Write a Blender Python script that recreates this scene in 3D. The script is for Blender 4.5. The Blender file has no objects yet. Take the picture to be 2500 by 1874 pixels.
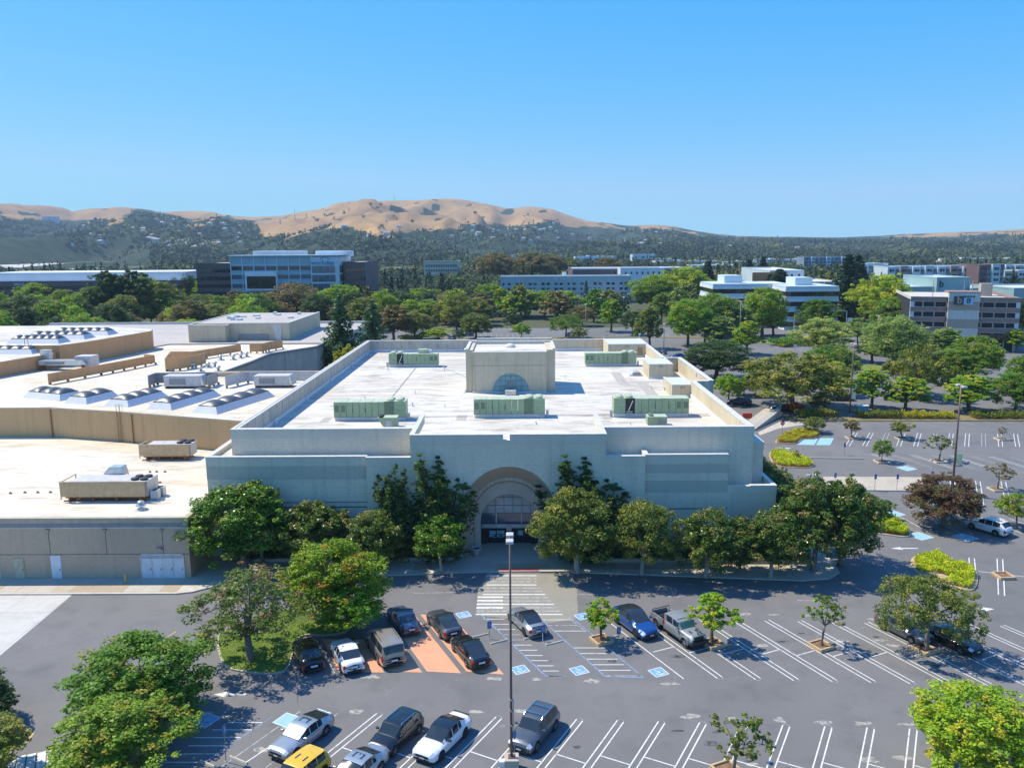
import bpy, bmesh, math, random
import numpy as np
from mathutils import Vector, Matrix, noise

S = bpy.context.scene
C = S.collection
rad = math.radians
random.seed(7)

# ------------------------------------------------------------------ camera
CAM_H, FPX = 36.0, 2011.0
PITCH, YAW, ROLL = 0.169368, 0.007637, 0.007505
cam_d = bpy.data.cameras.new('camera')
cam_d.sensor_width = 36.0
cam_d.lens = FPX / 2500.0 * 36.0
cam_d.clip_start = 0.5
cam_d.clip_end = 40000.0
cam = bpy.data.objects.new('camera', cam_d)
C.objects.link(cam)
cam.matrix_world = Matrix.Translation((0, 0, CAM_H)) @ Matrix.Rotation(YAW, 4, 'Z') @ Matrix.Rotation(math.pi / 2 - PITCH, 4, 'X') @ Matrix.Rotation(-ROLL, 4, 'Z')
S.camera = cam

# ------------------------------------------------------------------ sky, sun, exposure
SUN_TO = Vector((-0.66, 0.27, 1.0)).normalized()
W = bpy.data.worlds.new('World')
S.world = W
W.use_nodes = True
_n = W.node_tree.nodes
_bg = _n['Background']
_sky = _n.new('ShaderNodeTexSky')
_sky.sky_type = 'NISHITA'
_sky.sun_disc = False
_sky.sun_elevation = math.asin(SUN_TO.z)
_sky.sun_rotation = math.atan2(SUN_TO.x, SUN_TO.y)
_sky.altitude = 0.0
_sky.air_density = 1.0
_sky.dust_density = 0.0
_sky.ozone_density = 4.0
# grade of the whole sky: a deep even azure, as a dry summer noon shows it
_sl = W.node_tree.links
_sp = _n.new('ShaderNodeSeparateColor')
_sl.new(_sky.outputs[0], _sp.inputs[0])
_cb = _n.new('ShaderNodeCombineColor')
_mr = _n.new('ShaderNodeMapRange')
for _k, _v in (('From Min', 1.6), ('From Max', 4.9), ('To Min', 0.42), ('To Max', 2.2)):
    _mr.inputs[_k].default_value = _v
_sl.new(_sp.outputs[0], _mr.inputs['Value'])
_sl.new(_mr.outputs[0], _cb.inputs[0])
for _i, _g, _m in ((1, 0.56, 1.41), (2, 0.1, 4.81)):
    _pw = _n.new('ShaderNodeMath')
    _pw.operation = 'POWER'
    _pw.inputs[1].default_value = _g
    _sl.new(_sp.outputs[_i], _pw.inputs[0])
    _ml = _n.new('ShaderNodeMath')
    _ml.operation = 'MULTIPLY'
    _ml.inputs[1].default_value = _m
    _sl.new(_pw.outputs[0], _ml.inputs[0])
    _sl.new(_ml.outputs[0], _cb.inputs[_i])
_sl.new(_cb.outputs[0], _bg.inputs['Color'])
_bg.inputs['Strength'].default_value = 0.1

sun_d = bpy.data.lights.new('sun', 'SUN')
sun_d.energy = 3.4
sun_d.angle = rad(0.53)
sun_d.color = (1.0, 0.92, 0.77)
sun = bpy.data.objects.new('sun', sun_d)
C.objects.link(sun)
sun.rotation_euler = (-SUN_TO).to_track_quat('-Z', 'Y').to_euler()
sun.location = (0, 0, 300)

S.view_settings.view_transform = 'Standard'
S.view_settings.look = 'None'
S.view_settings.exposure = 0.82
S.view_settings.gamma = 1.0
S.view_settings.use_curve_mapping = False
S.render.engine = 'CYCLES'
S.cycles.max_bounces = 6
S.cycles.diffuse_bounces = 3
S.cycles.glossy_bounces = 3
S.cycles.transmission_bounces = 4
S.cycles.transparent_max_bounces = 6
S.cycles.volume_bounces = 0
S.cycles.caustics_reflective = False
S.cycles.caustics_refractive = False
try:
    S.cycles.use_denoising = True
    S.cycles.denoiser = 'OPENIMAGEDENOISE'
    S.cycles.denoising_prefilter = 'ACCURATE'
except Exception:
    pass

# ------------------------------------------------------------------ survey: a sight line of the camera meets a level or an upright plane
def _ray(px, py):
    u0, v0 = px - 1250.0, py - 937.0
    u = (u0 * math.cos(ROLL) - v0 * math.sin(ROLL)) / FPX
    v = (u0 * math.sin(ROLL) + v0 * math.cos(ROLL)) / FPX
    fy = math.cos(PITCH) - v * math.sin(PITCH)
    dz = -(math.sin(PITCH) + v * math.cos(PITCH))
    c, s = math.cos(YAW), math.sin(YAW)
    return Vector((u * c - fy * s, u * s + fy * c, dz))

def G(px, py, z=0.0):
    d = _ray(px, py)
    return Vector((0, 0, CAM_H)) + d * ((CAM_H - z) / -d.z)

def AT(px, py, Y):
    d = _ray(px, py)
    return Vector((0, 0, CAM_H)) + d * (Y / d.y)

def PX(x, y, z):
    c, s = math.cos(YAW), math.sin(YAW)
    dx, fy, dz = x * c + y * s, -x * s + y * c, z - CAM_H
    zc = fy * math.cos(PITCH) - dz * math.sin(PITCH)
    yc = -(fy * math.sin(PITCH) + dz * math.cos(PITCH))
    u, v = FPX * dx / zc, FPX * yc / zc
    return 1250 + u * math.cos(ROLL) + v * math.sin(ROLL), 937 - u * math.sin(ROLL) + v * math.cos(ROLL)

# ------------------------------------------------------------------ materials
MATS = {}

def newmat(name):
    m = bpy.data.materials.new(name)
    m.use_nodes = True
    MATS[name] = m
    nt = m.node_tree
    return m, nt, nt.nodes['Principled BSDF']

def N(nt, t, **kw):
    n = nt.nodes.new(t)
    for k, v in kw.items():
        if k in n.inputs and not hasattr(n, k):
            n.inputs[k].default_value = v
        else:
            setattr(n, k, v)
    return n

def L(nt, a, b):
    nt.links.new(a, b)

def col(c):
    return (c[0], c[1], c[2], 1.0)

def pos(nt, sx=1, sy=1, sz=1, obj=False):
    if obj:
        g = N(nt, 'ShaderNodeTexCoord').outputs['Object']
    else:
        g = N(nt, 'ShaderNodeNewGeometry').outputs['Position']
    if (sx, sy, sz) == (1, 1, 1):
        return g
    mp = N(nt, 'ShaderNodeMapping')
    mp.inputs['Scale'].default_value = (sx, sy, sz)
    L(nt, g, mp.inputs['Vector'])
    return mp.outputs[0]

def noise_fac(nt, vec, scale, detail=4, lo=0.35, hi=0.65, rough=0.55):
    t = N(nt, 'ShaderNodeTexNoise')
    t.inputs['Scale'].default_value = scale
    t.inputs['Detail'].default_value = detail
    t.inputs['Roughness'].default_value = rough
    L(nt, vec, t.inputs['Vector'])
    r = N(nt, 'ShaderNodeMapRange')
    r.inputs['From Min'].default_value = lo
    r.inputs['From Max'].default_value = hi
    L(nt, t.outputs['Fac'], r.inputs['Value'])
    return r.outputs[0]

def mix(nt, fac, a, b, mode='MIX', amount=None):
    m = N(nt, 'ShaderNodeMix', data_type='RGBA', blend_type=mode)
    if hasattr(fac, 'links') or not isinstance(fac, (int, float)):
        if amount is not None:
            k = N(nt, 'ShaderNodeMath', operation='MULTIPLY')
            L(nt, fac, k.inputs[0])
            k.inputs[1].default_value = amount
            fac = k.outputs[0]
        L(nt, fac, m.inputs[0])
    else:
        m.inputs[0].default_value = fac
    for v, i in ((a, 6), (b, 7)):
        if isinstance(v, tuple):
            m.inputs[i].default_value = col(v)
        else:
            L(nt, v, m.inputs[i])
    return m.outputs[2]

def bump(nt, p, height, strength=0.3, dist=0.02):
    b = N(nt, 'ShaderNodeBump')
    b.inputs['Strength'].default_value = strength
    b.inputs['Distance'].default_value = dist
    L(nt, height, b.inputs['Height'])
    L(nt, b.outputs[0], p.inputs['Normal'])

def plain(name, c, rough=0.6, metal=0.0, coat=0.0, vary=0.12, scale=1.5, spec=0.5):
    m, nt, p = newmat(name)
    v = pos(nt, obj=True)
    f = noise_fac(nt, v, scale, 3)
    d = tuple(x * (1 - vary) for x in c)
    e = tuple(min(1, x * (1 + vary * 0.7)) for x in c)
    L(nt, mix(nt, f, d, e), p.inputs['Base Color'])
    p.inputs['Roughness'].default_value = rough
    p.inputs['Metallic'].default_value = metal
    p.inputs['Coat Weight'].default_value = coat
    p.inputs['Coat Roughness'].default_value = 0.05
    p.inputs['Specular IOR Level'].default_value = spec
    return m

def weathered(name, c, dirt, rough=0.8, s1=0.15, s2=1.6, amt=0.6, streak=0.0, fine=0.15):
    m, nt, p = newmat(name)
    v = pos(nt)
    base = mix(nt, noise_fac(nt, v, s1, 5, 0.42, 0.72), c, dirt, amount=amt)
    base = mix(nt, noise_fac(nt, v, s2, 5, 0.45, 0.75), base, tuple(x * 0.75 for x in dirt), amount=amt * 0.5)
    if streak:
        vs = pos(nt, 2.2, 2.2, 0.12)
        base = mix(nt, noise_fac(nt, vs, 1.0, 4, 0.5, 0.75), base, tuple(x * 0.55 for x in dirt), amount=streak)
    base = mix(nt, noise_fac(nt, v, 14, 2, 0.3, 0.7), base, tuple(x * 0.6 for x in c), amount=fine)
    L(nt, base, p.inputs['Base Color'])
    p.inputs['Roughness'].default_value = rough
    bump(nt, p, noise_fac(nt, v, 9, 3), 0.2, 0.02)
    return m

def roof_mat(name, c, d1, d2, amt1=0.5, amt2=0.5, sy=1.0):
    m, nt, p = newmat(name)
    v = pos(nt)
    vs = pos(nt, 0.35, 1.0 * sy, 1)
    base = mix(nt, noise_fac(nt, vs, 0.12, 6, 0.45, 0.68, 0.62), c, d1, amount=amt1)
    base = mix(nt, noise_fac(nt, vs, 0.5, 7, 0.5, 0.68, 0.68), base, d2, amount=amt2)
    base = mix(nt, noise_fac(nt, pos(nt, 0.15, 1, 1), 1.6, 5, 0.56, 0.66, 0.7), base, tuple(x * 0.8 for x in d2), amount=amt2 * 0.8)
    br = N(nt, 'ShaderNodeTexBrick')
    br.inputs['Scale'].default_value = 1.0
    br.inputs['Brick Width'].default_value = 9.0
    br.inputs['Row Height'].default_value = 2.4
    br.inputs['Mortar Size'].default_value = 0.03
    br.inputs['Color1'].default_value = (0, 0, 0, 1)
    br.inputs['Color2'].default_value = (0, 0, 0, 1)
    br.inputs['Mortar'].default_value = (1, 1, 1, 1)
    L(nt, v, br.inputs['Vector'])
    base = mix(nt, br.outputs['Color'], base, d2, amount=0.45)
    L(nt, base, p.inputs['Base Color'])
    p.inputs['Roughness'].default_value = 0.75
    return m

def brick_mat(name, c1, c2, mortar, bw=0.41, rh=0.2, msz=0.02, stain=0.25):
    m, nt, p = newmat(name)
    g = N(nt, 'ShaderNodeNewGeometry')
    s = N(nt, 'ShaderNodeSeparateXYZ')
    L(nt, g.outputs['Position'], s.inputs[0])
    a = N(nt, 'ShaderNodeMath', operation='ADD')
    L(nt, s.outputs[0], a.inputs[0])
    L(nt, s.outputs[1], a.inputs[1])
    cb = N(nt, 'ShaderNodeCombineXYZ')
    L(nt, a.outputs[0], cb.inputs[0])
    L(nt, s.outputs[2], cb.inputs[1])
    br = N(nt, 'ShaderNodeTexBrick')
    br.inputs['Scale'].default_value = 1.0
    br.inputs['Brick Width'].default_value = bw
    br.inputs['Row Height'].default_value = rh
    br.inputs['Mortar Size'].default_value = msz
    br.inputs['Color1'].default_value = col(c1)
    br.inputs['Color2'].default_value = col(c2)
    br.inputs['Mortar'].default_value = col(mortar)
    L(nt, cb.outputs[0], br.inputs['Vector'])
    v = g.outputs['Position']
    base = mix(nt, noise_fac(nt, v, 0.25, 5, 0.4, 0.75), br.outputs['Color'], tuple(x * 0.72 for x in c1), amount=stain)
    vs = N(nt, 'ShaderNodeMapping')
    vs.inputs['Scale'].default_value = (1.5, 1.5, 0.1)
    L(nt, v, vs.inputs['Vector'])
    base = mix(nt, noise_fac(nt, vs.outputs[0], 1.0, 4, 0.52, 0.75), base, tuple(x * 0.6 for x in c1), amount=stain)
    L(nt, base, p.inputs['Base Color'])
    p.inputs['Roughness'].default_value = 0.85
    bump(nt, p, br.outputs['Fac'], -0.4, 0.015)
    return m

def ribbed(name, c, dirt, pitch=0.3, stain=0.3):
    m, nt, p = newmat(name)
    g = N(nt, 'ShaderNodeNewGeometry')
    s = N(nt, 'ShaderNodeSeparateXYZ')
    L(nt, g.outputs['Position'], s.inputs[0])
    a = N(nt, 'ShaderNodeMath', operation='ADD')
    L(nt, s.outputs[0], a.inputs[0])
    L(nt, s.outputs[1], a.inputs[1])
    k = N(nt, 'ShaderNodeMath', operation='MULTIPLY')
    L(nt, a.outputs[0], k.inputs[0])
    k.inputs[1].default_value = 2 * math.pi / pitch
    w = N(nt, 'ShaderNodeMath', operation='SINE')
    L(nt, k.outputs[0], w.inputs[0])
    v = g.outputs['Position']
    base = mix(nt, noise_fac(nt, v, 0.2, 5, 0.4, 0.7), c, dirt, amount=stain)
    vs = N(nt, 'ShaderNodeMapping')
    vs.inputs['Scale'].default_value = (1.1, 1.1, 0.06)
    L(nt, v, vs.inputs['Vector'])
    base = mix(nt, noise_fac(nt, vs.outputs[0], 1.0, 4, 0.5, 0.72), base, tuple(x * 0.6 for x in dirt), amount=stain * 1.2)
    L(nt, base, p.inputs['Base Color'])
    p.inputs['Roughness'].default_value = 0.8
    bump(nt, p, w.outputs[0], 0.5, 0.03)
    return m

def asphalt_mat(name, c, light, dark):
    m, nt, p = newmat(name)
    v = pos(nt)
    base = mix(nt, noise_fac(nt, v, 0.045, 6, 0.38, 0.66, 0.6), c, light, amount=0.7)
    base = mix(nt, noise_fac(nt, v, 0.3, 6, 0.5, 0.72, 0.65), base, dark, amount=0.55)
    base = mix(nt, noise_fac(nt, pos(nt, 0.25, 1, 1), 0.8, 6, 0.6, 0.74, 0.7), base, light, amount=0.6)
    base = mix(nt, noise_fac(nt, v, 7, 3, 0.62, 0.74), base, tuple(x * 1.6 for x in light), amount=0.35)
    base = mix(nt, noise_fac(nt, v, 25, 2, 0.25, 0.75), base, dark, amount=0.3)
    # worn pale patches
    base = mix(nt, noise_fac(nt, v, 0.55, 5, 0.69, 0.72, 0.6), base, (0.36, 0.33, 0.28), amount=0.35)
    # sealed cracks
    vo = N(nt, 'ShaderNodeTexVoronoi', feature='DISTANCE_TO_EDGE')
    vo.inputs['Scale'].default_value = 0.07
    wn = N(nt, 'ShaderNodeTexNoise')
    wn.inputs['Scale'].default_value = 0.25
    wn.inputs['Detail'].default_value = 5
    L(nt, v, wn.inputs['Vector'])
    ad = N(nt, 'ShaderNodeVectorMath', operation='MULTIPLY_ADD')
    L(nt, wn.outputs['Color'], ad.inputs[0])
    ad.inputs[1].default_value = (6, 6, 0)
    L(nt, v, ad.inputs[2])
    L(nt, ad.outputs[0], vo.inputs['Vector'])
    r = N(nt, 'ShaderNodeMapRange')
    r.inputs['From Min'].default_value = 0.0006
    r.inputs['From Max'].default_value = 0.0022
    r.inputs['To Min'].default_value = 1.0
    r.inputs['To Max'].default_value = 0.0
    L(nt, vo.outputs['Distance'], r.inputs['Value'])
    base = mix(nt, r.outputs[0], base, tuple(x * 1.4 for x in light), amount=0.22)
    L(nt, base, p.inputs['Base Color'])
    p.inputs['Roughness'].default_value = 0.85
    bump(nt, p, noise_fac(nt, v, 30, 2), 0.25, 0.01)
    return m

def worn_paint(name, c, under, wear=0.55, scale=3.0):
    m, nt, p = newmat(name)
    v = pos(nt)
    f = noise_fac(nt, v, scale, 6, wear, wear + 0.12, 0.7)
    base = mix(nt, f, c, under)
    base = mix(nt, noise_fac(nt, v, 0.7, 4), base, tuple(x * 0.8 for x in c), amount=0.3)
    L(nt, base, p.inputs['Base Color'])
    p.inputs['Roughness'].default_value = 0.7
    return m

def glass_mat(name, c, rough=0.05, spec=0.8):
    m, nt, p = newmat(name)
    v = pos(nt)
    L(nt, mix(nt, noise_fac(nt, v, 0.35, 3), c, tuple(x * 0.6 for x in c)), p.inputs['Base Color'])
    p.inputs['Roughness'].default_value = rough
    p.inputs['Specular IOR Level'].default_value = spec
    return m

def leaf_mat(name, c1, c2, c3=None, alt=0.25, trans=0.35, gloss=0.45):
    """c1 dark, c2 light leaf, c3 a tinge some clumps have"""
    m, nt, p = newmat(name)
    at = N(nt, 'ShaderNodeAttribute', attribute_name='tint')
    base = mix(nt, at.outputs['Fac'], c1, c2)
    if c3:
        a2 = N(nt, 'ShaderNodeAttribute', attribute_name='tinge')
        r = N(nt, 'ShaderNodeMapRange')
        r.inputs['From Min'].default_value = 1 - alt - 0.08
        r.inputs['From Max'].default_value = 1 - alt + 0.08
        L(nt, a2.outputs['Fac'], r.inputs['Value'])
        base = mix(nt, r.outputs[0], base, c3)
    oi = N(nt, 'ShaderNodeObjectInfo')
    hs = N(nt, 'ShaderNodeHueSaturation')
    mr = N(nt, 'ShaderNodeMapRange')
    mr.inputs['To Min'].default_value = 0.49
    mr.inputs['To Max'].default_value = 0.52
    L(nt, oi.outputs['Random'], mr.inputs['Value'])
    L(nt, mr.outputs[0], hs.inputs['Hue'])
    mv = N(nt, 'ShaderNodeMapRange')
    mv.inputs['To Min'].default_value = 1.15
    mv.inputs['To Max'].default_value = 0.85
    L(nt, oi.outputs['Random'], mv.inputs['Value'])
    L(nt, mv.outputs[0], hs.inputs['Value'])
    L(nt, base, hs.inputs['Color'])
    L(nt, hs.outputs[0], p.inputs['Base Color'])
    p.inputs['Roughness'].default_value = gloss
    p.inputs['Specular IOR Level'].default_value = 0.22
    tr = N(nt, 'ShaderNodeBsdfTranslucent')
    L(nt, hs.outputs[0], tr.inputs['Color'])
    mx = N(nt, 'ShaderNodeMixShader')
    mx.inputs[0].default_value = trans
    L(nt, p.outputs[0], mx.inputs[1])
    L(nt, tr.outputs[0], mx.inputs[2])
    L(nt, mx.outputs[0], nt.nodes['Material Output'].inputs['Surface'])
    return m

def M(n):
    return MATS[n]

# ------------------------------------------------------------------ mesh helpers
class MB:
    def __init__(s):
        s.v, s.f, s.m = [], [], []
    def add(s, vs, fs, mi=0):
        o = len(s.v)
        s.v += [tuple(q) for q in vs]
        s.f += [tuple(i + o for i in f) for f in fs]
        s.m += [mi] * len(fs)
        return s
    def box(s, x0, x1, y0, y1, z0, z1, mi=0):
        return s.add([(x0, y0, z0), (x1, y0, z0), (x1, y1, z0), (x0, y1, z0), (x0, y0, z1), (x1, y0, z1), (x1, y1, z1), (x0, y1, z1)],
                     [(3, 2, 1, 0), (4, 5, 6, 7), (0, 1, 5, 4), (1, 2, 6, 5), (2, 3, 7, 6), (3, 0, 4, 7)], mi)
    def cbox(s, c, d, mi=0, rz=0.0):
        hx, hy, hz = d[0] / 2, d[1] / 2, d[2] / 2
        R = Matrix.Rotation(rz, 3, 'Z')
        vs = [Vector(c) + R @ Vector((a * hx, b * hy, e * hz)) for e in (-1, 1) for a, b in ((-1, -1), (1, -1), (1, 1), (-1, 1))]
        return s.add(vs, [(3, 2, 1, 0), (4, 5, 6, 7), (0, 1, 5, 4), (1, 2, 6, 5), (2, 3, 7, 6), (3, 0, 4, 7)], mi)
    def bar(s, a, b, w, h=None, mi=0):
        """square bar from a to b"""
        a, b = Vector(a), Vector(b)
        d = (b - a).normalized()
        up = Vector((0, 0, 1)) if abs(d.z) < 0.95 else Vector((0, 1, 0))
        sx = d.cross(up).normalized() * (w / 2)
        sy = sx.cross(d).normalized() * ((h or w) / 2)
        vs = [p + i * sx + j * sy for p in (a, b) for i, j in ((-1, -1), (1, -1), (1, 1), (-1, 1))]
        return s.add(vs, [(0, 1, 2, 3), (7, 6, 5, 4), (0, 4, 5, 1), (1, 5, 6, 2), (2, 6, 7, 3), (3, 7, 4, 0)], mi)
    def tube(s, pts, rs, seg=8, mi=0, cap=True):
        pts = [Vector(p) for p in pts]
        o = len(s.v)
        up0 = Vector((0.13, 0.21, 1)).normalized()
        for i, p in enumerate(pts):
            d = (pts[min(i + 1, len(pts) - 1)] - pts[max(i - 1, 0)]).normalized()
            ref = up0 if abs(d.dot(up0)) < 0.93 else Vector((1, 0.1, 0))
            u = d.cross(ref).normalized()
            w = d.cross(u)
            r = rs[i] if isinstance(rs, (list, tuple)) else rs
            for k in range(seg):
                a = 2 * math.pi * k / seg
                s.v.append(tuple(p + u * (r * math.cos(a)) + w * (r * math.sin(a))))
        for i in range(len(pts) - 1):
            for k in range(seg):
                k2 = (k + 1) % seg
                s.f.append((o + i * seg + k, o + i * seg + k2, o + (i + 1) * seg + k2, o + (i + 1) * seg + k))
                s.m.append(mi)
        if cap:
            s.f.append(tuple(o + k for k in range(seg)))
            s.f.append(tuple(o + (len(pts) - 1) * seg + k for k in reversed(range(seg))))
            s.m += [mi, mi]
        return s
    def lathe(s, prof, seg=16, c=(0, 0, 0), axis='Z', mi=0):
        o = len(s.v)
        for r, z in prof:
            for k in range(seg):
                a = 2 * math.pi * k / seg
                p = (r * math.cos(a), r * math.sin(a), z)
                if axis == 'X':
                    p = (z, r * math.cos(a), r * math.sin(a))
                s.v.append((p[0] + c[0], p[1] + c[1], p[2] + c[2]))
        for i in range(len(prof) - 1):
            for k in range(seg):
                k2 = (k + 1) % seg
                s.f.append((o + i * seg + k, o + i * seg + k2, o + (i + 1) * seg + k2, o + (i + 1) * seg + k))
                s.m.append(mi)
        s.f.append(tuple(o + k for k in reversed(range(seg))))
        s.f.append(tuple(o + (len(prof) - 1) * seg + k for k in range(seg)))
        s.m += [mi, mi]
        return s
    def prism(s, poly, z0, z1, mi=0, mtop=None):
        n = len(poly)
        o = len(s.v)
        s.v += [(p[0], p[1], z0) for p in poly] + [(p[0], p[1], z1) for p in poly]
        for i in range(n):
            j = (i + 1) % n
            s.f.append((o + i, o + j, o + n + j, o + n + i))
            s.m.append(mi)
        s.f.append(tuple(o + n + i for i in range(n)))
        s.m.append(mi if mtop is None else mtop)
        s.f.append(tuple(o + i for i in reversed(range(n))))
        s.m.append(mi)
        return s
    def mesh(s, name, mats, smooth=False):
        me = bpy.data.meshes.new(name)
        me.from_pydata(s.v, [], s.f)
        for m in mats:
            me.materials.append(M(m) if isinstance(m, str) else m)
        if len(mats) > 1:
            me.polygons.foreach_set('material_index', s.m)
        if smooth:
            me.polygons.foreach_set('use_smooth', [True] * len(me.polygons))
        bm = bmesh.new()
        bm.from_mesh(me)
        bmesh.ops.recalc_face_normals(bm, faces=bm.faces)
        bm.to_mesh(me)
        bm.free()
        me.update()
        return me
    def build(s, name, mats, parent=None, smooth=False, **kw):
        return obj(name, s.mesh(name, mats if isinstance(mats, (list, tuple)) else [mats], smooth), parent, **kw)

def obj(name, me, parent=None, label=None, cat=None, group=None, kind=None, loc=None, rz=None, scale=None):
    o = bpy.data.objects.new(name, me)
    C.objects.link(o)
    if parent:
        o.parent = parent
    tag(o, label, cat, group, kind)
    if loc is not None:
        o.location = loc
    if rz is not None:
        o.rotation_euler = (0, 0, rz)
    if scale is not None:
        o.scale = scale
    return o

def tag(o, label=None, cat=None, group=None, kind=None):
    for k, v in (('label', label), ('category', cat), ('group', group), ('kind', kind)):
        if v:
            o[k] = v
    return o

def thing(name, label, cat, loc=(0, 0, 0), rz=0.0, group=None):
    o = obj(name, None, None, label, cat, group, None, loc, rz)
    o.empty_display_size = 0.3
    return o

def copy_thing(root, loc, rz, label=None, group=None, scale=None):
    def cp(o, par):
        c = o.copy()
        C.objects.link(c)
        c.parent = par
        for ch in o.children:
            cp(ch, c)
        return c
    r = cp(root, None)
    r.location = loc
    r.rotation_euler = (0, 0, rz)
    if scale:
        r.scale = scale
    if label:
        r['label'] = label
    if group:
        r['group'] = group
    return r

def bevel(o, w, seg=2):
    m = o.modifiers.new('bevel', 'BEVEL')
    m.width = w
    m.segments = seg
    m.limit_method = 'ANGLE'
    return o

def text_mesh(txt, size, depth=0.0, bold=0.0):
    cu = bpy.data.curves.new('lettering', 'FONT')
    cu.body = txt
    cu.size = size
    cu.extrude = depth
    cu.offset = bold
    cu.align_x = 'CENTER'
    cu.align_y = 'CENTER'
    cu.resolution_u = 3
    o = bpy.data.objects.new('lettering', cu)
    C.objects.link(o)
    dg = bpy.context.evaluated_depsgraph_get()
    me = bpy.data.meshes.new_from_object(o.evaluated_get(dg))
    bpy.data.objects.remove(o)
    bpy.data.curves.remove(cu)
    return me

def lettering(txt, size, loc, mat, parent, depth=0.02, rot=(math.pi / 2, 0, 0), name='lettering', bold=0.0):
    me = text_mesh(txt, size, depth, bold)
    me.materials.clear()
    me.materials.append(M(mat))
    o = obj(name, me, parent)
    o.location = loc
    o.rotation_euler = rot
    return o

# ------------------------------------------------------------------ the palette
asphalt_mat('asphalt', (0.155, 0.15, 0.145), (0.215, 0.205, 0.195), (0.095, 0.093, 0.092))
asphalt_mat('asphalt_old', (0.15, 0.148, 0.145), (0.22, 0.21, 0.2), (0.1, 0.1, 0.1))
asphalt_mat('patch_asphalt', (0.26, 0.245, 0.2), (0.33, 0.31, 0.25), (0.2, 0.19, 0.16))
weathered('concrete', (0.5, 0.44, 0.35), (0.34, 0.29, 0.22), 0.85, 0.4, 2.5)
weathered('apron_concrete', (0.55, 0.53, 0.48), (0.42, 0.39, 0.34), 0.85, 0.3, 1.5, 0.6)
weathered('walk_concrete', (0.52, 0.46, 0.37), (0.4, 0.35, 0.28), 0.85, 0.5, 3.0)
weathered('kerb', (0.58, 0.53, 0.44), (0.4, 0.35, 0.28), 0.8, 0.8, 4)
weathered('kerb_ochre', (0.6, 0.44, 0.26), (0.4, 0.27, 0.15), 0.8, 0.9, 4)
plain('red_pad', (0.55, 0.13, 0.11), 0.8)
worn_paint('white_line', (0.7, 0.69, 0.66), (0.2, 0.195, 0.19), 0.55, 2.6)
worn_paint('faded_line', (0.45, 0.45, 0.44), (0.16, 0.16, 0.165), 0.47, 2.5)
worn_paint('blue_line', (0.2, 0.32, 0.5), (0.15, 0.16, 0.17), 0.5, 2.5)
worn_paint('blue_square', (0.16, 0.36, 0.62), (0.3, 0.4, 0.5), 0.62, 4)
worn_paint('pale_blue_square', (0.3, 0.52, 0.6), (0.3, 0.38, 0.42), 0.55, 2)
worn_paint('yellow_line', (0.55, 0.38, 0.12), (0.2, 0.18, 0.15), 0.55, 3)
worn_paint('orange_paint', (0.72, 0.34, 0.19), (0.55, 0.24, 0.13), 0.56, 0.9)
worn_paint('patch_paint', (0.4, 0.37, 0.31), (0.14, 0.139, 0.14), 0.46, 2.6)
brick_mat('brick', (0.7, 0.62, 0.48), (0.6, 0.53, 0.41), (0.82, 0.74, 0.59), 0.41, 0.2, 0.026, 0.35)
brick_mat('brick_dark', (0.5, 0.47, 0.39), (0.46, 0.43, 0.36), (0.56, 0.53, 0.45))
brick_mat('brick_smooth', (0.66, 0.61, 0.5), (0.64, 0.59, 0.48), (0.68, 0.63, 0.515), 0.8, 0.4, 0.02, 0.35)
brick_mat('brick_tan', (0.58, 0.44, 0.31), (0.53, 0.4, 0.275), (0.52, 0.41, 0.3), 0.4, 0.2, 0.012, 0.45)
weathered('stucco', (0.62, 0.53, 0.38), (0.5, 0.41, 0.28), 0.85, 0.3, 2, 0.5, 0.35)
weathered('stucco_grey', (0.55, 0.51, 0.43), (0.36, 0.33, 0.28), 0.85, 0.3, 2, 0.5, 0.65)
weathered('arch_stone', (0.54, 0.43, 0.34), (0.33, 0.26, 0.21), 0.8, 0.5, 3, 0.4)
weathered('arch_stone_light', (0.63, 0.53, 0.44), (0.4, 0.34, 0.29), 0.8, 0.5, 3, 0.4)
plain('coping', (0.6, 0.58, 0.53), 0.6)
plain('coping_tan', (0.48, 0.4, 0.29), 0.6)
plain('dark_seam', (0.09, 0.08, 0.07), 0.8)
roof_mat('roof_white', (0.66, 0.62, 0.54), (0.48, 0.41, 0.32), (0.31, 0.275, 0.23), 0.85, 0.9)
roof_mat('roof_cream', (0.72, 0.67, 0.56), (0.55, 0.43, 0.26), (0.36, 0.27, 0.17), 0.7, 0.6)
roof_mat('roof_grey', (0.46, 0.42, 0.38), (0.38, 0.34, 0.3), (0.32, 0.29, 0.26), 0.6, 0.5)
plain('roof_bright', (0.6, 0.61, 0.62), 0.55, vary=0.05)
plain('roof_patch', (0.42, 0.38, 0.33), 0.85)
plain('flashing', (0.68, 0.68, 0.67), 0.6, vary=0.08)
ribbed('ribbed_tan', (0.58, 0.38, 0.19), (0.5, 0.31, 0.16))
ribbed('ribbed_brown', (0.6, 0.33, 0.15), (0.5, 0.27, 0.13))
plain('screen_tan', (0.55, 0.39, 0.22), 0.7)
plain('rust', (0.3, 0.13, 0.06), 0.85)
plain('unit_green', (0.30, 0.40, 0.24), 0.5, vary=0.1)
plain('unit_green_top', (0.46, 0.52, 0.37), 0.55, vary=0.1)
plain('unit_green_dark', (0.14, 0.2, 0.12), 0.6)
plain('unit_grey', (0.5, 0.5, 0.5), 0.5, vary=0.12)
plain('unit_grey_dark', (0.25, 0.26, 0.27), 0.55)
plain('unit_top', (0.55, 0.52, 0.52), 0.5)
plain('galvanised', (0.6, 0.64, 0.64), 0.35, 0.6)
plain('black_grille', (0.025, 0.03, 0.035), 0.6)
plain('smoke_dome', (0.075, 0.08, 0.09), 0.42, 0.0, 0.15, 0.1)
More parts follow.
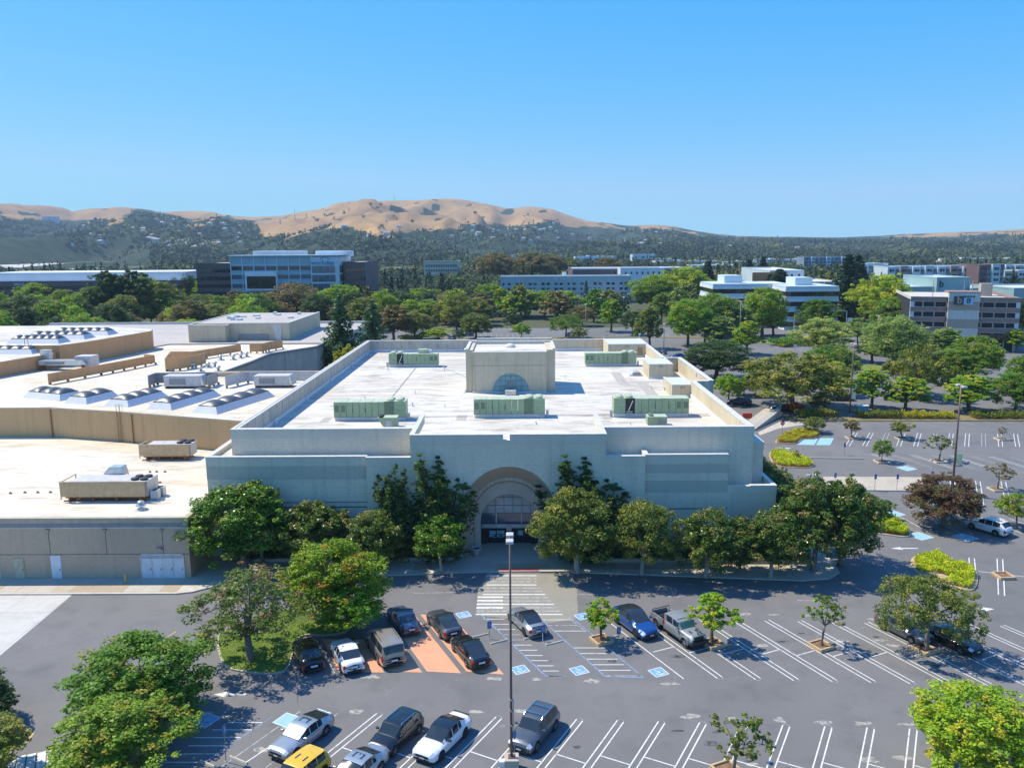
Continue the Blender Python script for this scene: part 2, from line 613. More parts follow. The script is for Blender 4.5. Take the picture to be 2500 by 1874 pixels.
plain('metal_grey', (0.35, 0.35, 0.36), 0.4, 0.5)
plain('pole_brown', (0.16, 0.10, 0.085), 0.5)
plain('pole_grey', (0.32, 0.3, 0.28), 0.5)
plain('lamp_head', (0.5, 0.48, 0.45), 0.45)
plain('lamp_lens', (0.82, 0.82, 0.8), 0.25)
plain('sign_blue', (0.03, 0.13, 0.36), 0.4)
plain('sign_white', (0.8, 0.8, 0.79), 0.5)
plain('sign_yellow', (0.78, 0.72, 0.4), 0.5)
plain('sign_post', (0.5, 0.38, 0.16), 0.6)
plain('post_white', (0.72, 0.72, 0.72), 0.5)
plain('barrier_red', (0.72, 0.06, 0.03), 0.5)
plain('stop_red', (0.6, 0.04, 0.04), 0.5)
plain('bollard_yellow', (0.65, 0.5, 0.1), 0.6)
plain('door_white', (0.72, 0.75, 0.77), 0.5, vary=0.08)
plain('door_beige', (0.52, 0.47, 0.33), 0.6)
plain('door_brown', (0.34, 0.23, 0.1), 0.6)
plain('pot', (0.5, 0.48, 0.44), 0.8)
plain('bark', (0.14, 0.10, 0.07), 0.9, vary=0.3, scale=6)
plain('bark_pale', (0.42, 0.37, 0.31), 0.85, vary=0.3, scale=6)
plain('bark_grey', (0.2, 0.17, 0.14), 0.9, vary=0.3, scale=6)
plain('soil', (0.22, 0.12, 0.06), 0.95, vary=0.35, scale=3)
plain('soil_pale', (0.42, 0.3, 0.18), 0.95, vary=0.3, scale=2)
glass_mat('store_glass', (0.3, 0.46, 0.52), 0.12)
glass_mat('door_glass', (0.012, 0.02, 0.025))
worn_paint('oil_stain', (0.05, 0.048, 0.047), (0.15, 0.146, 0.142), 0.47, 2.2)
glass_mat('blue_glass', (0.07, 0.14, 0.2), 0.08)
glass_mat('dark_glass', (0.02, 0.025, 0.03), 0.06)
plain('mullion', (0.12, 0.2, 0.23), 0.4, 0.4)
plain('teal_panel', (0.16, 0.33, 0.36), 0.4)
HAZE = 0.00009
# ------------------------------------------------------------------ terrain: plain and hills
SIL = [(-400, 500), (0, 495), (60, 496), (130, 498), (165, 505), (180, 513), (210, 506), (235, 502), (265, 503), (290, 501), (345, 506), (400, 516), (430, 513), (480, 510), (520, 512),
       (545, 520), (600, 525), (640, 526), (690, 525), (740, 515), (800, 505), (825, 493), (870, 487), (900, 484), (960, 484), (1010, 486), (1040, 487), (1090, 482), (1110, 481),
       (1150, 486), (1200, 498), (1225, 505), (1250, 507), (1285, 503), (1310, 504), (1350, 510), (1400, 528), (1430, 537), (1480, 542), (1530, 548), (1600, 547), (1650, 552),
       (1700, 563), (1750, 570), (1800, 575), (1900, 577), (2050, 579), (2150, 575), (2200, 571), (2300, 566), (2400, 563), (2500, 556), (2900, 552)]
WOOD = [(-400, 540), (0, 538), (100, 542), (200, 538), (300, 536), (340, 512), (440, 528), (470, 545), (520, 540), (560, 522), (620, 540), (645, 582), (700, 582), (760, 563), (860, 553), (900, 566),
        (1000, 576), (1050, 562), (1100, 554), (1200, 552), (1280, 556), (1350, 540), (1420, 548), (1500, 552), (1600, 560), (1700, 566), (1800, 574), (2500, 570), (2900, 560)]
_sx, _sy = [a for a, b in SIL], [b for a, b in SIL]
_wx, _wy = [a for a, b in WOOD], [b for a, b in WOOD]
Y0H, YDH = 1250.0, 4200.0

def hill_z(px, Y):
    zr = AT(px, float(np.interp(px, _sx, _sy)), YDH).z
    if Y <= YDH:
        t = max(0.0, (Y - Y0H) / (YDH - Y0H))
        s = t ** 1.35
        X = (px - 1263) / 2011.0 * 0.986 * Y
        a = noise.fractal(Vector((X / 620.0, Y / 900.0, 3.3)), 0.9, 2.1, 4)
        b = 1.0 - abs(noise.fractal(Vector((X / 420.0 + 9, Y / 1300.0, 1.7)), 0.8, 2.0, 3)) * 1.6 - 0.35 * abs(noise.fractal(Vector((X / 130.0, Y / 420.0, 5.7)), 0.8, 2.0, 3))
        env = 4 * t * (1 - t)
        z = zr * s + env * (zr * 0.24 * a + zr * 0.3 * (b - 0.6))
        lim = 36 + (zr - 36) * Y / YDH - 2.0 * env
        return min(z, max(lim, 0.0)) if t > 0 else 0.0
    return zr * max(0.05, 1 - ((Y - YDH) / 2600.0) ** 1.2)

def wooded(px, Y, z):
    X = (px - 1263) / 2011.0 * 0.986 * Y
    _, y = PX(X, Y, z)
    n = noise.fractal(Vector((X / 260.0, Y / 420.0, 8.1)), 0.9, 2.1, 4)
    return y - (float(np.interp(px, _wx, _wy)) + 16 * n)

def build_hills():
    xs = [-420 + 10 * i for i in range(333)]
    ys = [Y0H - 80 + 2950.0 * (j / 74.0) for j in range(75)] + [YDH + 220 * k for k in range(1, 5)]
    V, wd = [], []
    for Y in ys:
        for px in xs:
            z = hill_z(px, Y) - (2.0 if Y < Y0H else 0.0)
            V.append(((px - 1263) / 2011.0 * 0.986 * Y, Y, z))
            w = wooded(px, Y, z) if Y <= YDH + 50 else -20
            X = V[-1][0]
            g = noise.fractal(Vector((X / 110.0, Y / 420.0, 2.2)), 0.85, 2.2, 5)
            wd.append(min(1.0, max(0.0, max(w / 5.0 + 0.5, (g - 0.34) * 5.0))))
    n = len(xs)
    F = [(j * n + i, j * n + i + 1, (j + 1) * n + i + 1, (j + 1) * n + i) for j in range(len(ys) - 1) for i in range(n - 1)]
    me = bpy.data.meshes.new('hills')
    me.from_pydata(V, [], F)
    at = me.attributes.new('wood', 'FLOAT', 'POINT')
    at.data.foreach_set('value', wd)
    me.polygons.foreach_set('use_smooth', [True] * len(F))
    m, nt, p = newmat('hill_land')
    v = pos(nt)
    gold = mix(nt, noise_fac(nt, v, 0.0022, 6, 0.35, 0.65), (0.47, 0.3, 0.125), (0.33, 0.2, 0.105))
    gold = mix(nt, noise_fac(nt, v, 0.012, 8, 0.4, 0.7, 0.65), gold, (0.24, 0.14, 0.07), amount=0.55)
    gold = mix(nt, noise_fac(nt, pos(nt, 1, 0.4, 1), 0.05, 6, 0.5, 0.75, 0.65), gold, (0.2, 0.13, 0.07), amount=0.5)
    wood = mix(nt, noise_fac(nt, v, 0.03, 5, 0.35, 0.65), (0.02, 0.038, 0.022), (0.05, 0.07, 0.035))
    a = N(nt, 'ShaderNodeAttribute', attribute_name='wood')
    s = N(nt, 'ShaderNodeMapRange')
    s.inputs['From Min'].default_value = 0.35
    s.inputs['From Max'].default_value = 0.65
    ad = N(nt, 'ShaderNodeMath', operation='ADD')
    L(nt, a.outputs['Fac'], ad.inputs[0])
    nf = noise_fac(nt, v, 0.02, 5, 0.0, 1.0)
    k = N(nt, 'ShaderNodeMath', operation='MULTIPLY_ADD')
    L(nt, nf, k.inputs[0])
    k.inputs[1].default_value = 1.0
    k.inputs[2].default_value = -0.5
    L(nt, k.outputs[0], ad.inputs[1])
    L(nt, ad.outputs[0], s.inputs['Value'])
    L(nt, mix(nt, s.outputs[0], gold, wood), p.inputs['Base Color'])
    p.inputs['Roughness'].default_value = 0.95
    p.inputs['Specular IOR Level'].default_value = 0.1
    me.materials.append(m)
    return obj('hills', me, kind='structure')
build_hills()

m, nt, p = newmat('plain_ground')
v = pos(nt)
b = mix(nt, noise_fac(nt, v, 0.01, 6), (0.05, 0.065, 0.025), (0.09, 0.09, 0.04))
b = mix(nt, noise_fac(nt, v, 0.03, 5, 0.62, 0.7), b, (0.2, 0.17, 0.11), amount=0.6)
L(nt, b, p.inputs['Base Color'])
p.inputs['Roughness'].default_value = 0.95
gb = MB()
gb.add([(-9000, -300, 0), (9000, -300, 0), (9000, 9000, 0), (-9000, 9000, 0)], [(0, 1, 2, 3)])
ground = gb.build('ground', 'plain_ground', kind='structure')
ground.location.z = -0.06

# ------------------------------------------------------------------ parking lot sheet
lb = MB()
lb.add([(-140, 12, 0), (340, 12, 0), (340, 352, 0), (-140, 352, 0)], [(0, 1, 2, 3)])
lot = lb.build('parking_lot', 'asphalt', kind='structure')

def sheet(name, pts, mat, z=0.004, parent=None):
    b = MB()
    b.add([(q[0], q[1], 0) for q in pts], [tuple(range(len(pts)))])
    o = b.build(name, mat, parent or lot)
    o.location.z = z
    return o

def lines(name, segs, w, mat, z=0.008, parent=None):
    """painted strokes of one marking"""
    b = MB()
    for a, c in segs:
        a, c = Vector((a[0], a[1], 0)), Vector((c[0], c[1], 0))
        d = (c - a).normalized()
        n = Vector((-d.y, d.x, 0)) * (w / 2)
        b.add([a - n, c - n, c + n, a + n], [(0, 1, 2, 3)])
    o = b.build(name, mat, parent or lot)
    o.location.z = z
    return o

def arc_segs(c, r, a0, a1, n):
    q = [(c[0] + r * math.cos(a0 + (a1 - a0) * i / n), c[1] + r * math.sin(a0 + (a1 - a0) * i / n)) for i in range(n + 1)]
    return list(zip(q[:-1], q[1:]))

def hairpin(e, d, length, gap=0.5, w=0.1, both=True, mat='white_line', cross=None):
    """a stall line pair: rounded end at e, running along d"""
    e, d = Vector((e[0], e[1])), Vector((d[0], d[1])).normalized()
    n = Vector((-d.y, d.x)) * (gap / 2)
    r = gap / 2
    s0 = e + d * r
    segs = [(s0 + n, s0 + n + d * length), (s0 - n, s0 - n + d * length)]
    a = math.atan2(n.y, n.x)
    o = lines('stall_line', segs, w, mat)
    b = lines('stall_line', arc_segs(s0, r, a, a + math.pi, 7), w * 0.35, 'faded_line', 0.0075)
    if cross:
        p1 = s0 + d * cross
        side = Vector((-d.y, d.x))
        if side.x > 0:
            side = -side
        lines('stall_line', [(p1 + side * r, p1 + side * (2.74 - r))], w, mat)
    return o

LOW_D = (-0.472, -0.8816)
UP_D = (-0.43, 0.903)
for k in range(-8, 18):
    x = 7.56 + 3.1 * k
    y = 57.8 - 0.056 * (x - 7.56)
    if k in (-7, -8):
        lines('stall_line', [((x, y), (x + LOW_D[0] * 8, y + LOW_D[1] * 8))], 0.09, 'faded_line')
        continue
    hairpin((x + 0.2, y + 0.1), LOW_D, 13.2, cross=6.0)
for k in range(0, 18):
    x = 16.85 + 3.12 * k
    y = 63.75 - 0.06 * (x - 17.05)
    hairpin((x, y), UP_D, 12.6, cross=6.1)
lines('stall_line', [(G(1669, 1656), G(1490, 1520))], 0.1, 'white_line')

# crosswalk, patch of paler asphalt, kerb pads
sheet('pale_asphalt_patch', [G(1190, 1399), G(1396, 1402), G(1408, 1440), G(1412, 1508), G(1340, 1520), G(1225, 1507), G(1163, 1500), G(1167, 1440)], 'patch_asphalt', 0.004)
for i in range(13):
    y = 1404.5 + i * 7.4 + i * i * 0.04
    xl = 1196 - i * 2.9
    xr = 1310 + max(0, i - 3) * 7.0
    lines('crosswalk_bar', [(G(xl, y), G(xr, y))], 0.22 + 0.0 * i, 'faded_line' if i % 3 else 'white_line', 0.009)
for i in range(4):
    y = 1457 + i * 8.6
    lines('crosswalk_bar', [(G(1166 - i, y), G(1228, y))], 0.36, 'white_line', 0.012)

# accessible stalls: hatched aisles and symbols
def zz8(x, y):
    return G(1150 + x / 2.765, 1450 + y / 2.765)
for i in range(13):
    t = i / 12.0
    y = 132 + 420 * t
    xl, xr = 45 + 480 * t, 190 + 440 * t
    lines('hatch_line', [(zz8(xl, y), zz8(xr, y))], 0.1, 'faded_line' if i in (0, 4, 5, 12) else 'white_line')
for i in range(11):
    t = i / 10.0
    y = 172 + 378 * t
    xl, xr = 480 + 420 * t, 690 + 430 * t
    if y < 250 or y > 340:
        lines('hatch_line', [(zz8(xl, y), zz8(xr, y))], 0.1, 'faded_line' if i in (1, 10) else 'white_line')
lines('blue_border_line', [(zz8(40, 110), zz8(505, 552)), (zz8(505, 552), zz8(640, 554))], 0.12, 'blue_line')
lines('blue_border_line', [(zz8(470, 165), zz8(905, 555)), (zz8(905, 555), zz8(1160, 562))], 0.12, 'blue_line')
lines('blue_border_line', [(zz8(690, 165), zz8(1165, 562))], 0.1, 'blue_line', 0.0085)
lines('stall_line', [(zz8(655, 152), zz8(760, 240))], 0.1, 'faded_line')

def isa(px, py, size=1.35, ang=0.44, mat='blue_square', full=True):
    c = G(px, py)
    b = MB()
    h = size / 2
    b.add([(-h, -h, 0), (h, -h, 0), (h, h, 0), (-h, h, 0)], [(0, 1, 2, 3)])
    o = b.build('accessible_symbol', mat, lot)
    o.location = (c.x, c.y, 0.011)
    o.rotation_euler = (0, 0, ang)
    s = h * 0.93
    brd = [((-s, -s), (s, -s)), ((s, -s), (s, s)), ((s, s), (-s, s)), ((-s, s), (-s, -s))]
    e = lines('symbol_border', brd, 0.08, 'white_line', 0.004, o)
    if full:
        sg = arc_segs((-0.02 * size, -0.12 * size), 0.2 * size, rad(-200), rad(20), 10) + [((-0.05 * size, 0.2 * size), (-0.03 * size, -0.06 * size)),
             ((-0.03 * size, -0.06 * size), (0.16 * size, -0.06 * size)), ((0.16 * size, -0.06 * size), (0.24 * size, -0.27 * size)), ((0.24 * size, -0.27 * size), (0.33 * size, -0.24 * size)), ((-0.05 * size, 0.08 * size), (0.13 * size, 0.08 * size))]
        lines('wheelchair_figure', sg, 0.075 * size, 'white_line', 0.004, o)
        lines('wheelchair_head', arc_segs((-0.06 * size, 0.29 * size), 0.035 * size, 0, 2 * math.pi, 8), 0.07 * size, 'white_line', 0.004, o)
    return o
for q in ((1270, 1634), (1414, 1636), (1607.5, 1640)):
    isa(*q)
isa(1422, 1504, 1.3)
isa(1132, 1500, 1.3)
isa(503, 1757, 1.6, -0.49)
isa(701, 1757, 1.6, -0.49, 'pale_blue_square', False)
for q, m_ in (((2246, 1308), 0), ((2180, 1253), 1), ((2356, 1311), 0), ((2213, 1143), 1)):
    isa(q[0], q[1], 2.3, 0.44, 'pale_blue_square', False)

# lower-left accessible hatch
def zz6(x, y):
    return G(x / 3.456, 1550 + y / 3.456)
for i, (a, c, y) in enumerate(((1920, 2230, 735), (1790, 2135, 797), (1640, 2030, 862), (1590, 1930, 931), (1480, 1825, 1000), (1350, 1730, 1070))):
    lines('hatch_line', [(zz6(a, y), zz6(c, y))], 0.1, 'white_line')
lines('blue_border_line', [(zz6(2290, 690), zz6(1760, 1050))], 0.1, 'blue_line')
lines('stall_line', [(G(600, 1860), G(668, 1815))], 0.1, 'white_line')

# orange stalls
def zz7(x, y):
    return G(600 + x / 3.403, 1450 + y / 3.403)
for a, c, ln in (((775, 645), (1150, 648), 6.6), ((1190, 640), (1465, 648), 6.6), ((1505, 640), (1790, 655), 12.2), ((1835, 640), (2145, 665), 12.2)):
    A, B = zz7(*a), zz7(*c)
    d = Vector((UP_D[0], UP_D[1], 0)) * ln
    sheet('orange_stall', [A, B, B + d, A + d], 'orange_paint', 0.005)
lines('stall_line', [(zz7(740, 650), zz7(590, 400))], 0.1, 'faded_line')

# arrows on the aisles
def arrow(px, py, ang, ln=3.6):
    c = G(px, py)
    b = MB()
    b.add([(-ln / 2, -0.13, 0), (ln * 0.12, -0.13, 0), (ln * 0.12, 0.13, 0), (-ln / 2, 0.13, 0)], [(0, 1, 2, 3)])
    b.add([(ln * 0.1, -0.45, 0), (ln / 2, 0, 0), (ln * 0.1, 0.45, 0)], [(0, 1, 2)])
    o = b.build('lane_arrow', 'white_line', lot)
    o.location = (c.x, c.y, 0.009)
    o.rotation_euler = (0, 0, ang)
arrow(561, 1694, math.pi, 2.6)
arrow(2395, 1486, 0.0, 2.6)
arrow(2208, 1338, math.pi, 3.2)
arrow(1915, 1094, 0.0, 2.6)
arrow(1985, 1158, 0.0, 2.2)
for (a, c) in (((263, 1440), (0, 0)),):
    pass
lines('yellow_dash', [(G(405, 1556), G(430, 1541))], 0.12, 'yellow_line')
lines('yellow_dash', [(G(63, 1815), G(82, 1788))], 0.14, 'yellow_line')
for a, c in (((1010, 1447), (1155, 1445)), ((1405, 1450), (1482, 1451)), ((1617, 1455), (1660, 1456)), ((1945, 1465), (2000, 1466))):
    lines('lane_line', [(G(*a), G(*c))], 0.1, 'faded_line')
for i in range(6):
    x = 25 + 24.5 * i
    lines('crosswalk_bar', [(G(x - 3 + i * 0.6, 1874 + 6), G(x + 4, 1848 - i * 4.6))], 0.55, 'white_line', 0.009)

# pale worn patches of old paint on the aisles
rp = random.Random(5)
for (px, py) in ((1685, 1748), (1790, 1753), (1905, 1757), (2010, 1762), (2110, 1765), (2218, 1767), (1195, 1623), (1311, 1657), (1445, 1661), (1640, 1668), (1165, 1737), (1275, 1735), (870, 1735), (905, 1652),
                 (1812, 1498), (1890, 1500), (1970, 1502), (2130, 1510), (2210, 1850), (2120, 1853), (2145, 1562), (2180, 1575), (2055, 1565), (462, 1478), (1205, 1656), (700, 1775), (640, 1830), (1860, 1575), (1835, 1865), (500, 1740), (540, 1748)):
    c = G(px, py)
    n = 11
    L1, L2 = rp.uniform(0.5, 1.0), rp.uniform(0.22, 0.45)
    pts = []
    for i in range(n):
        a = 2 * math.pi * i / n
        r = rp.uniform(0.5, 1.15)
        pts.append((c.x + L1 * r * math.cos(a), c.y + L2 * r * math.sin(a)))
    sheet('worn_patch', pts, 'patch_paint', 0.0045)
# oil drips in the bays
for i in range(34):
    lo = i % 2
    k_ = rp.randint(-4, 15)
    x = (7.56 if lo else 16.85) + 3.1 * k_ + 1.55 + rp.uniform(-.3, .3)
    t_ = rp.uniform(1.0, 4.6)
    bx, by = (x + LOW_D[0] * t_, 57.8 - 0.056 * (x - 7.56) + LOW_D[1] * t_) if lo else (x + UP_D[0] * (t_ + rp.choice((0, 6.5))), 63.75 - 0.06 * (x - 17) + UP_D[1] * t_ + rp.choice((0, 5.6)))
    r1, r2 = rp.uniform(.25, .8), rp.uniform(.15, .4)
    sheet('oil_stain', [(bx + r1 * rp.uniform(.6, 1.1) * math.cos(2 * math.pi * j / 10), by + r2 * rp.uniform(.6, 1.1) * math.sin(2 * math.pi * j / 10)) for j in range(10)], 'oil_stain', 0.0042)

# ------------------------------------------------------------------ kerbs, walks, islands
def smooth_poly(pts, n=5):
    q = [Vector((p[0], p[1])) for p in pts]
    out = []
    m_ = len(q)
    for i in range(m_):
        p0, p1, p2, p3 = q[i - 1], q[i], q[(i + 1) % m_], q[(i + 2) % m_]
        for k in range(n):
            t = k / n
            out.append(0.5 * ((2 * p1) + (-p0 + p2) * t + (2 * p0 - 5 * p1 + 4 * p2 - p3) * t * t + (-p0 + 3 * p1 - 3 * p2 + p3) * t ** 3))
    return out

def inset(poly, d):
    n = len(poly)
    area = sum(poly[i][0] * poly[(i + 1) % n][1] - poly[(i + 1) % n][0] * poly[i][1] for i in range(n))
    sg = 1 if area > 0 else -1
    out = []
    for i in range(n):
        t = (Vector(poly[(i + 1) % n]) - Vector(poly[i - 1])).normalized()
        out.append(Vector(poly[i]) + Vector((-t.y, t.x)) * d * sg)
    return out

def island(pts, top='grass', kerb='kerb', h=0.15, sm=4, name='kerb_island'):
    poly = smooth_poly(pts, sm) if sm else [Vector((p[0], p[1])) for p in pts]
    b = MB()
    b.prism(poly, 0.0, h)
    o = b.build(name, kerb, kind='structure')
    ins = inset(poly, 0.17)
    b2 = MB()
    b2.prism(ins, 0.0, h + 0.03)
    b2.build('island_top', top, o)
    return poly

m, nt, p = newmat('grass')
v = pos(nt)
b = mix(nt, noise_fac(nt, v, 0.5, 5), (0.13, 0.25, 0.025), (0.25, 0.33, 0.05))
b = mix(nt, noise_fac(nt, v, 2.2, 5, 0.5, 0.7), b, (0.36, 0.3, 0.1), amount=0.6)
b = mix(nt, noise_fac(nt, v, 18, 3, 0.4, 0.65), b, (0.04, 0.07, 0.012), amount=0.5)
L(nt, b, p.inputs['Base Color'])
p.inputs['Roughness'].default_value = 0.9
bump(nt, p, noise_fac(nt, v, 22, 3), 0.8, 0.06)
m, nt, p = newmat('dry_grass')
v = pos(nt)
b = mix(nt, noise_fac(nt, v, 0.3, 5), (0.26, 0.19, 0.08), (0.14, 0.14, 0.05))
b = mix(nt, noise_fac(nt, v, 6, 4), b, (0.2, 0.15, 0.07), amount=0.5)
L(nt, b, p.inputs['Base Color'])
p.inputs['Roughness'].default_value = 0.95

def slab_row(x0, x1, y0, y1, step, mats, parent, z=0.153, slope=0.0, r=None):
    r = r or random.Random(3)
    mesh = {}
    k = 0
    x = x0
    while x < x1 - 0.05:
        for m_ in [r.choice(mats)]:
            key = m_
            if key not in mesh:
                b = MB()
                b.box(0, step - 0.025, 0, y1 - y0 - 0.025, -0.05, 0)
                mesh[key] = b.mesh('slab', [m_])
            o = obj('slab', mesh[key], parent)
            o.location = (x + 0.012, y0 + 0.012 + slope * (x - x0), z + r.uniform(-0.002, 0.002))
        x += step
        k += 1

weathered('slab_b', (0.5, 0.41, 0.3), (0.38, 0.3, 0.2), 0.85, 0.5, 3.0)
weathered('slab_c', (0.44, 0.34, 0.23), (0.36, 0.28, 0.18), 0.85, 0.5, 3.0)
SL = ['walk_concrete', 'walk_concrete', 'slab_b', 'slab_c']
wb = MB()
wb.prism([(-130, 81.25), (-36, 81.05), (-34.4, 81.5), (-32.5, 83.0), (-31.2, 85.0), (-31.2, 85.3), (-31.2, 93), (-36, 93), (-36, 85.6), (-130, 85.6)], 0, 0.14)
walk1 = wb.build('sidewalk', 'kerb', kind='structure')
slab_row(-76, -36.2, 81.45, 83.4, 1.9, SL, walk1)
slab_row(-76, -36.2, 83.4, 85.2, 1.9, SL[:2], walk1)
KF = [(-31.0, 85.25), (-13.2, 85.75), (-6, 86.45), (4, 86.6), (9.5, 86.0), (30.5, 83.8), (33.5, 84.3), (35.2, 86), (35.6, 89), (35.6, 135)]
wb = MB()
wb.prism(KF + [(31.2, 135), (31.2, 94), (28, 94.3), (-31.2, 94.3)], 0, 0.14)
walk2 = wb.build('sidewalk', 'kerb', kind='structure')
slab_row(-30.8, 30, 86.9, 88.8, 1.9, SL, walk2)
slab_row(-30.8, 30, 88.8, 90.8, 1.9, SL[:2], walk2)
wb = MB()
wb.box(-7.2, 5.1, 90.85, 96, 0.02, 0.165)
wb.build('entrance_floor', 'concrete', walk2)
wb = MB()
wb.box(-2.35, 2.15, 86.62, 87.35, 0.1, 0.166)
wb.build('tactile_pad', 'red_pad', walk2)
wb = MB()
wb.box(2.2, 8.6, 86.45, 87.3, 0.1, 0.163)
wb.build('kerb_pad', 'walk_concrete', walk2)
# low planter walls along the facade
for x0, x1 in ((-30.5, -7.6), (9.4, 20.8), (21.0, 33.0)):
    wb = MB()
    yy = 89.6 if x0 < 0 else (89.0 if x0 < 15 else 88.4)
    wb.box(x0, x1, yy, yy + 0.3, 0.1, 0.55)
    wb.build('planter_wall', 'walk_concrete', walk2)
    wb = MB()
    wb.box(x0, x1, yy + 0.3, yy + 2.2, 0.1, 0.4)
    wb.build('planting_bed', 'soil', walk2)

# concrete apron in panels
ap = sheet('service_apron', [(-140, 67.8), (-46.5, 68.2), (-46.9, 81.1), (-140, 81.2)], 'apron_concrete', 0.004)
for i in range(5):
    for j in range(3):
        b = MB()
        b.box(0.02, 4.58, 0.02, 4.28, -0.02, 0)
        o = b.build('concrete_panel', random.choice(['apron_concrete', 'apron_concrete', 'concrete']), ap)
        o.location = (-46.9 - 4.6 * (i + 1), 68.3 + 4.3 * j, 0.012)

# tree islands in the near lot
ISL = {}
ISL['t3'] = island([G(530, 1560), G(560, 1535), G(660, 1500), G(745, 1487), G(820, 1505), G(850, 1540), G(800, 1552), G(740, 1553), G(720, 1580), G(695, 1640), G(600, 1642), G(545, 1622)], 'grass')
ISL['t1'] = island([G(250, 1790), G(365, 1752), G(440, 1744), G(465, 1752), G(430, 1790), G(370, 1850), G(330, 1900), G(200, 1930), G(160, 1860)], 'soil_pale')
ISL['tl'] = island([G(-60, 1720), G(20, 1730), G(40, 1800), G(-10, 1900), G(-120, 1900)], 'grass')
ISL['kidney'] = island([G(2226, 1385), G(2232, 1360), G(2290, 1352), G(2325, 1372), G(2380, 1392), G(2386, 1425), G(2370, 1443), G(2320, 1433), G(2262, 1418)], 'soil_pale', 'kerb_ochre')
ISL['bed1'] = island([G(2120, 1270), G(2150, 1258), G(2190, 1272), G(2222, 1300), G(2214, 1312), G(2160, 1306), G(2115, 1298)], 'soil')
ISL['bed2'] = island([G(1893, 1078), G(1925, 1056), G(1975, 1052), G(2005, 1062), G(1985, 1072), G(1960, 1073), G(1945, 1083), G(1910, 1083)], 'soil', 'kerb_ochre')
ISL['bed3'] = island([G(1880, 1105), G(1930, 1108), G(1985, 1130), G(1978, 1142), G(1930, 1142), G(1890, 1135)], 'soil', 'kerb_ochre')
sheet('concrete_stalls', [G(2010, 1163), G(2268, 1164), G(2292, 1190), G(2255, 1199), G(2075, 1197), G(1990, 1196)], 'concrete', 0.005)
for a, c in (((2010, 1196), (2270, 1200)), ((1945, 1118), (2110, 1120))):
    b = MB()
    A, B = G(*a), G(*c)
    b.bar((A.x, A.y, 0.08), (B.x, B.y, 0.08), 0.2, 0.16)
    b.build('kerb_edge', 'kerb', kind='structure')
# far side hedge strip with kerb, between the lots
HEDGE = [G(1935, 1022), G(2060, 1018), G(2520, 1022)]
hb = MB()
P0, P1 = G(1930, 1029), G(2700, 1028)
hb.add([(P0.x, P0.y, 0), (P1.x, P1.y, 0), (P1.x, P1.y + 5.2, 0), (P0.x, P0.y + 5.2, 0), (P0.x, P0.y, 0.16), (P1.x, P1.y, 0.16), (P1.x, P1.y + 5.2, 0.16), (P0.x, P0.y + 5.2, 0.16)],
       [(4, 5, 6, 7), (0, 1, 5, 4), (1, 2, 6, 5), (2, 3, 7, 6), (3, 0, 4, 7)])
hb.build('kerb_island', 'dry_grass', kind='structure')

# right lot: hairpins
for i in range(13):
    e = G(2050 + i * 39, 1055 + i * 0.3)
    f = G(2028 + i * 41.5, 1087 + i * 0.2)
    if i == 0:
        continue
    d = Vector((f.x - e.x, f.y - e.y))
    hairpin(e, d, d.length, gap=0.62, w=0.11, mat='white_line' if i % 3 else 'faded_line')
for i in range(9):
    a, c = G(2130 + i * 48, 1108 + i), G(2230 + i * 50, 1142 + i)
    d = Vector((c.x - a.x, c.y - a.y)).normalized()
    n = Vector((-d.y, d.x)) * 0.3
    A, B = Vector((a.x, a.y)), Vector((c.x, c.y))
    lines('stall_line', [(A + n, B + n), (A - n, B - n)], 0.1, 'faded_line' if i % 2 else 'white_line')
for i in range(9):
    a, c = G(2000 + i * 56, 1027), G(2070 + i * 58, 1044)
    lines('stall_line', [(a, c)], 0.1, 'faded_line')
for i in range(4):
    a, c = G(2325 + i * 62, 1172 + i), G(2330 + i * 66, 1230 + i)
    d = Vector((c.x - a.x, c.y - a.y))
    hairpin(a, d, d.length, gap=0.6, w=0.11)
for (x, y) in ((2372, 1360), (2441, 1362)):
    a, c = G(x, y), G(x + 4, y + (46 if x < 2400 else 88))
    d = Vector((c.x - a.x, c.y - a.y))
    hairpin(a, d, d.length, gap=0.55, w=0.11)
lines('stall_line', [(G(2388, 1394), G(2500, 1407))], 0.1, 'white_line')
for i in range(7):
    a, c = G(2185 + i * 70, 1254 + i * 3), G(2265 + i * 78, 1297 + i * 2)
    lines('stall_line', [(a, c)], 0.1, 'faded_line' if i == 2 else 'white_line')
for i in range(8):
    t = i / 7
    a, c = G(2165 + 70 * t, 1265 + 40 * t), G(2190 + 95 * t, 1265 + 42 * t)
    lines('hatch_line', [(a, c)], 0.09, 'faded_line')
b = MB()
sheet('pale_bay', [G(1945, 1085), G(1960, 1069), G(1998, 1069), G(1988, 1086)], 'pale_blue_square', 0.006)
sheet('pale_bay', [G(1992, 1086), G(2002, 1069), G(2036, 1069), G(2027, 1086)], 'pale_blue_square', 0.006)

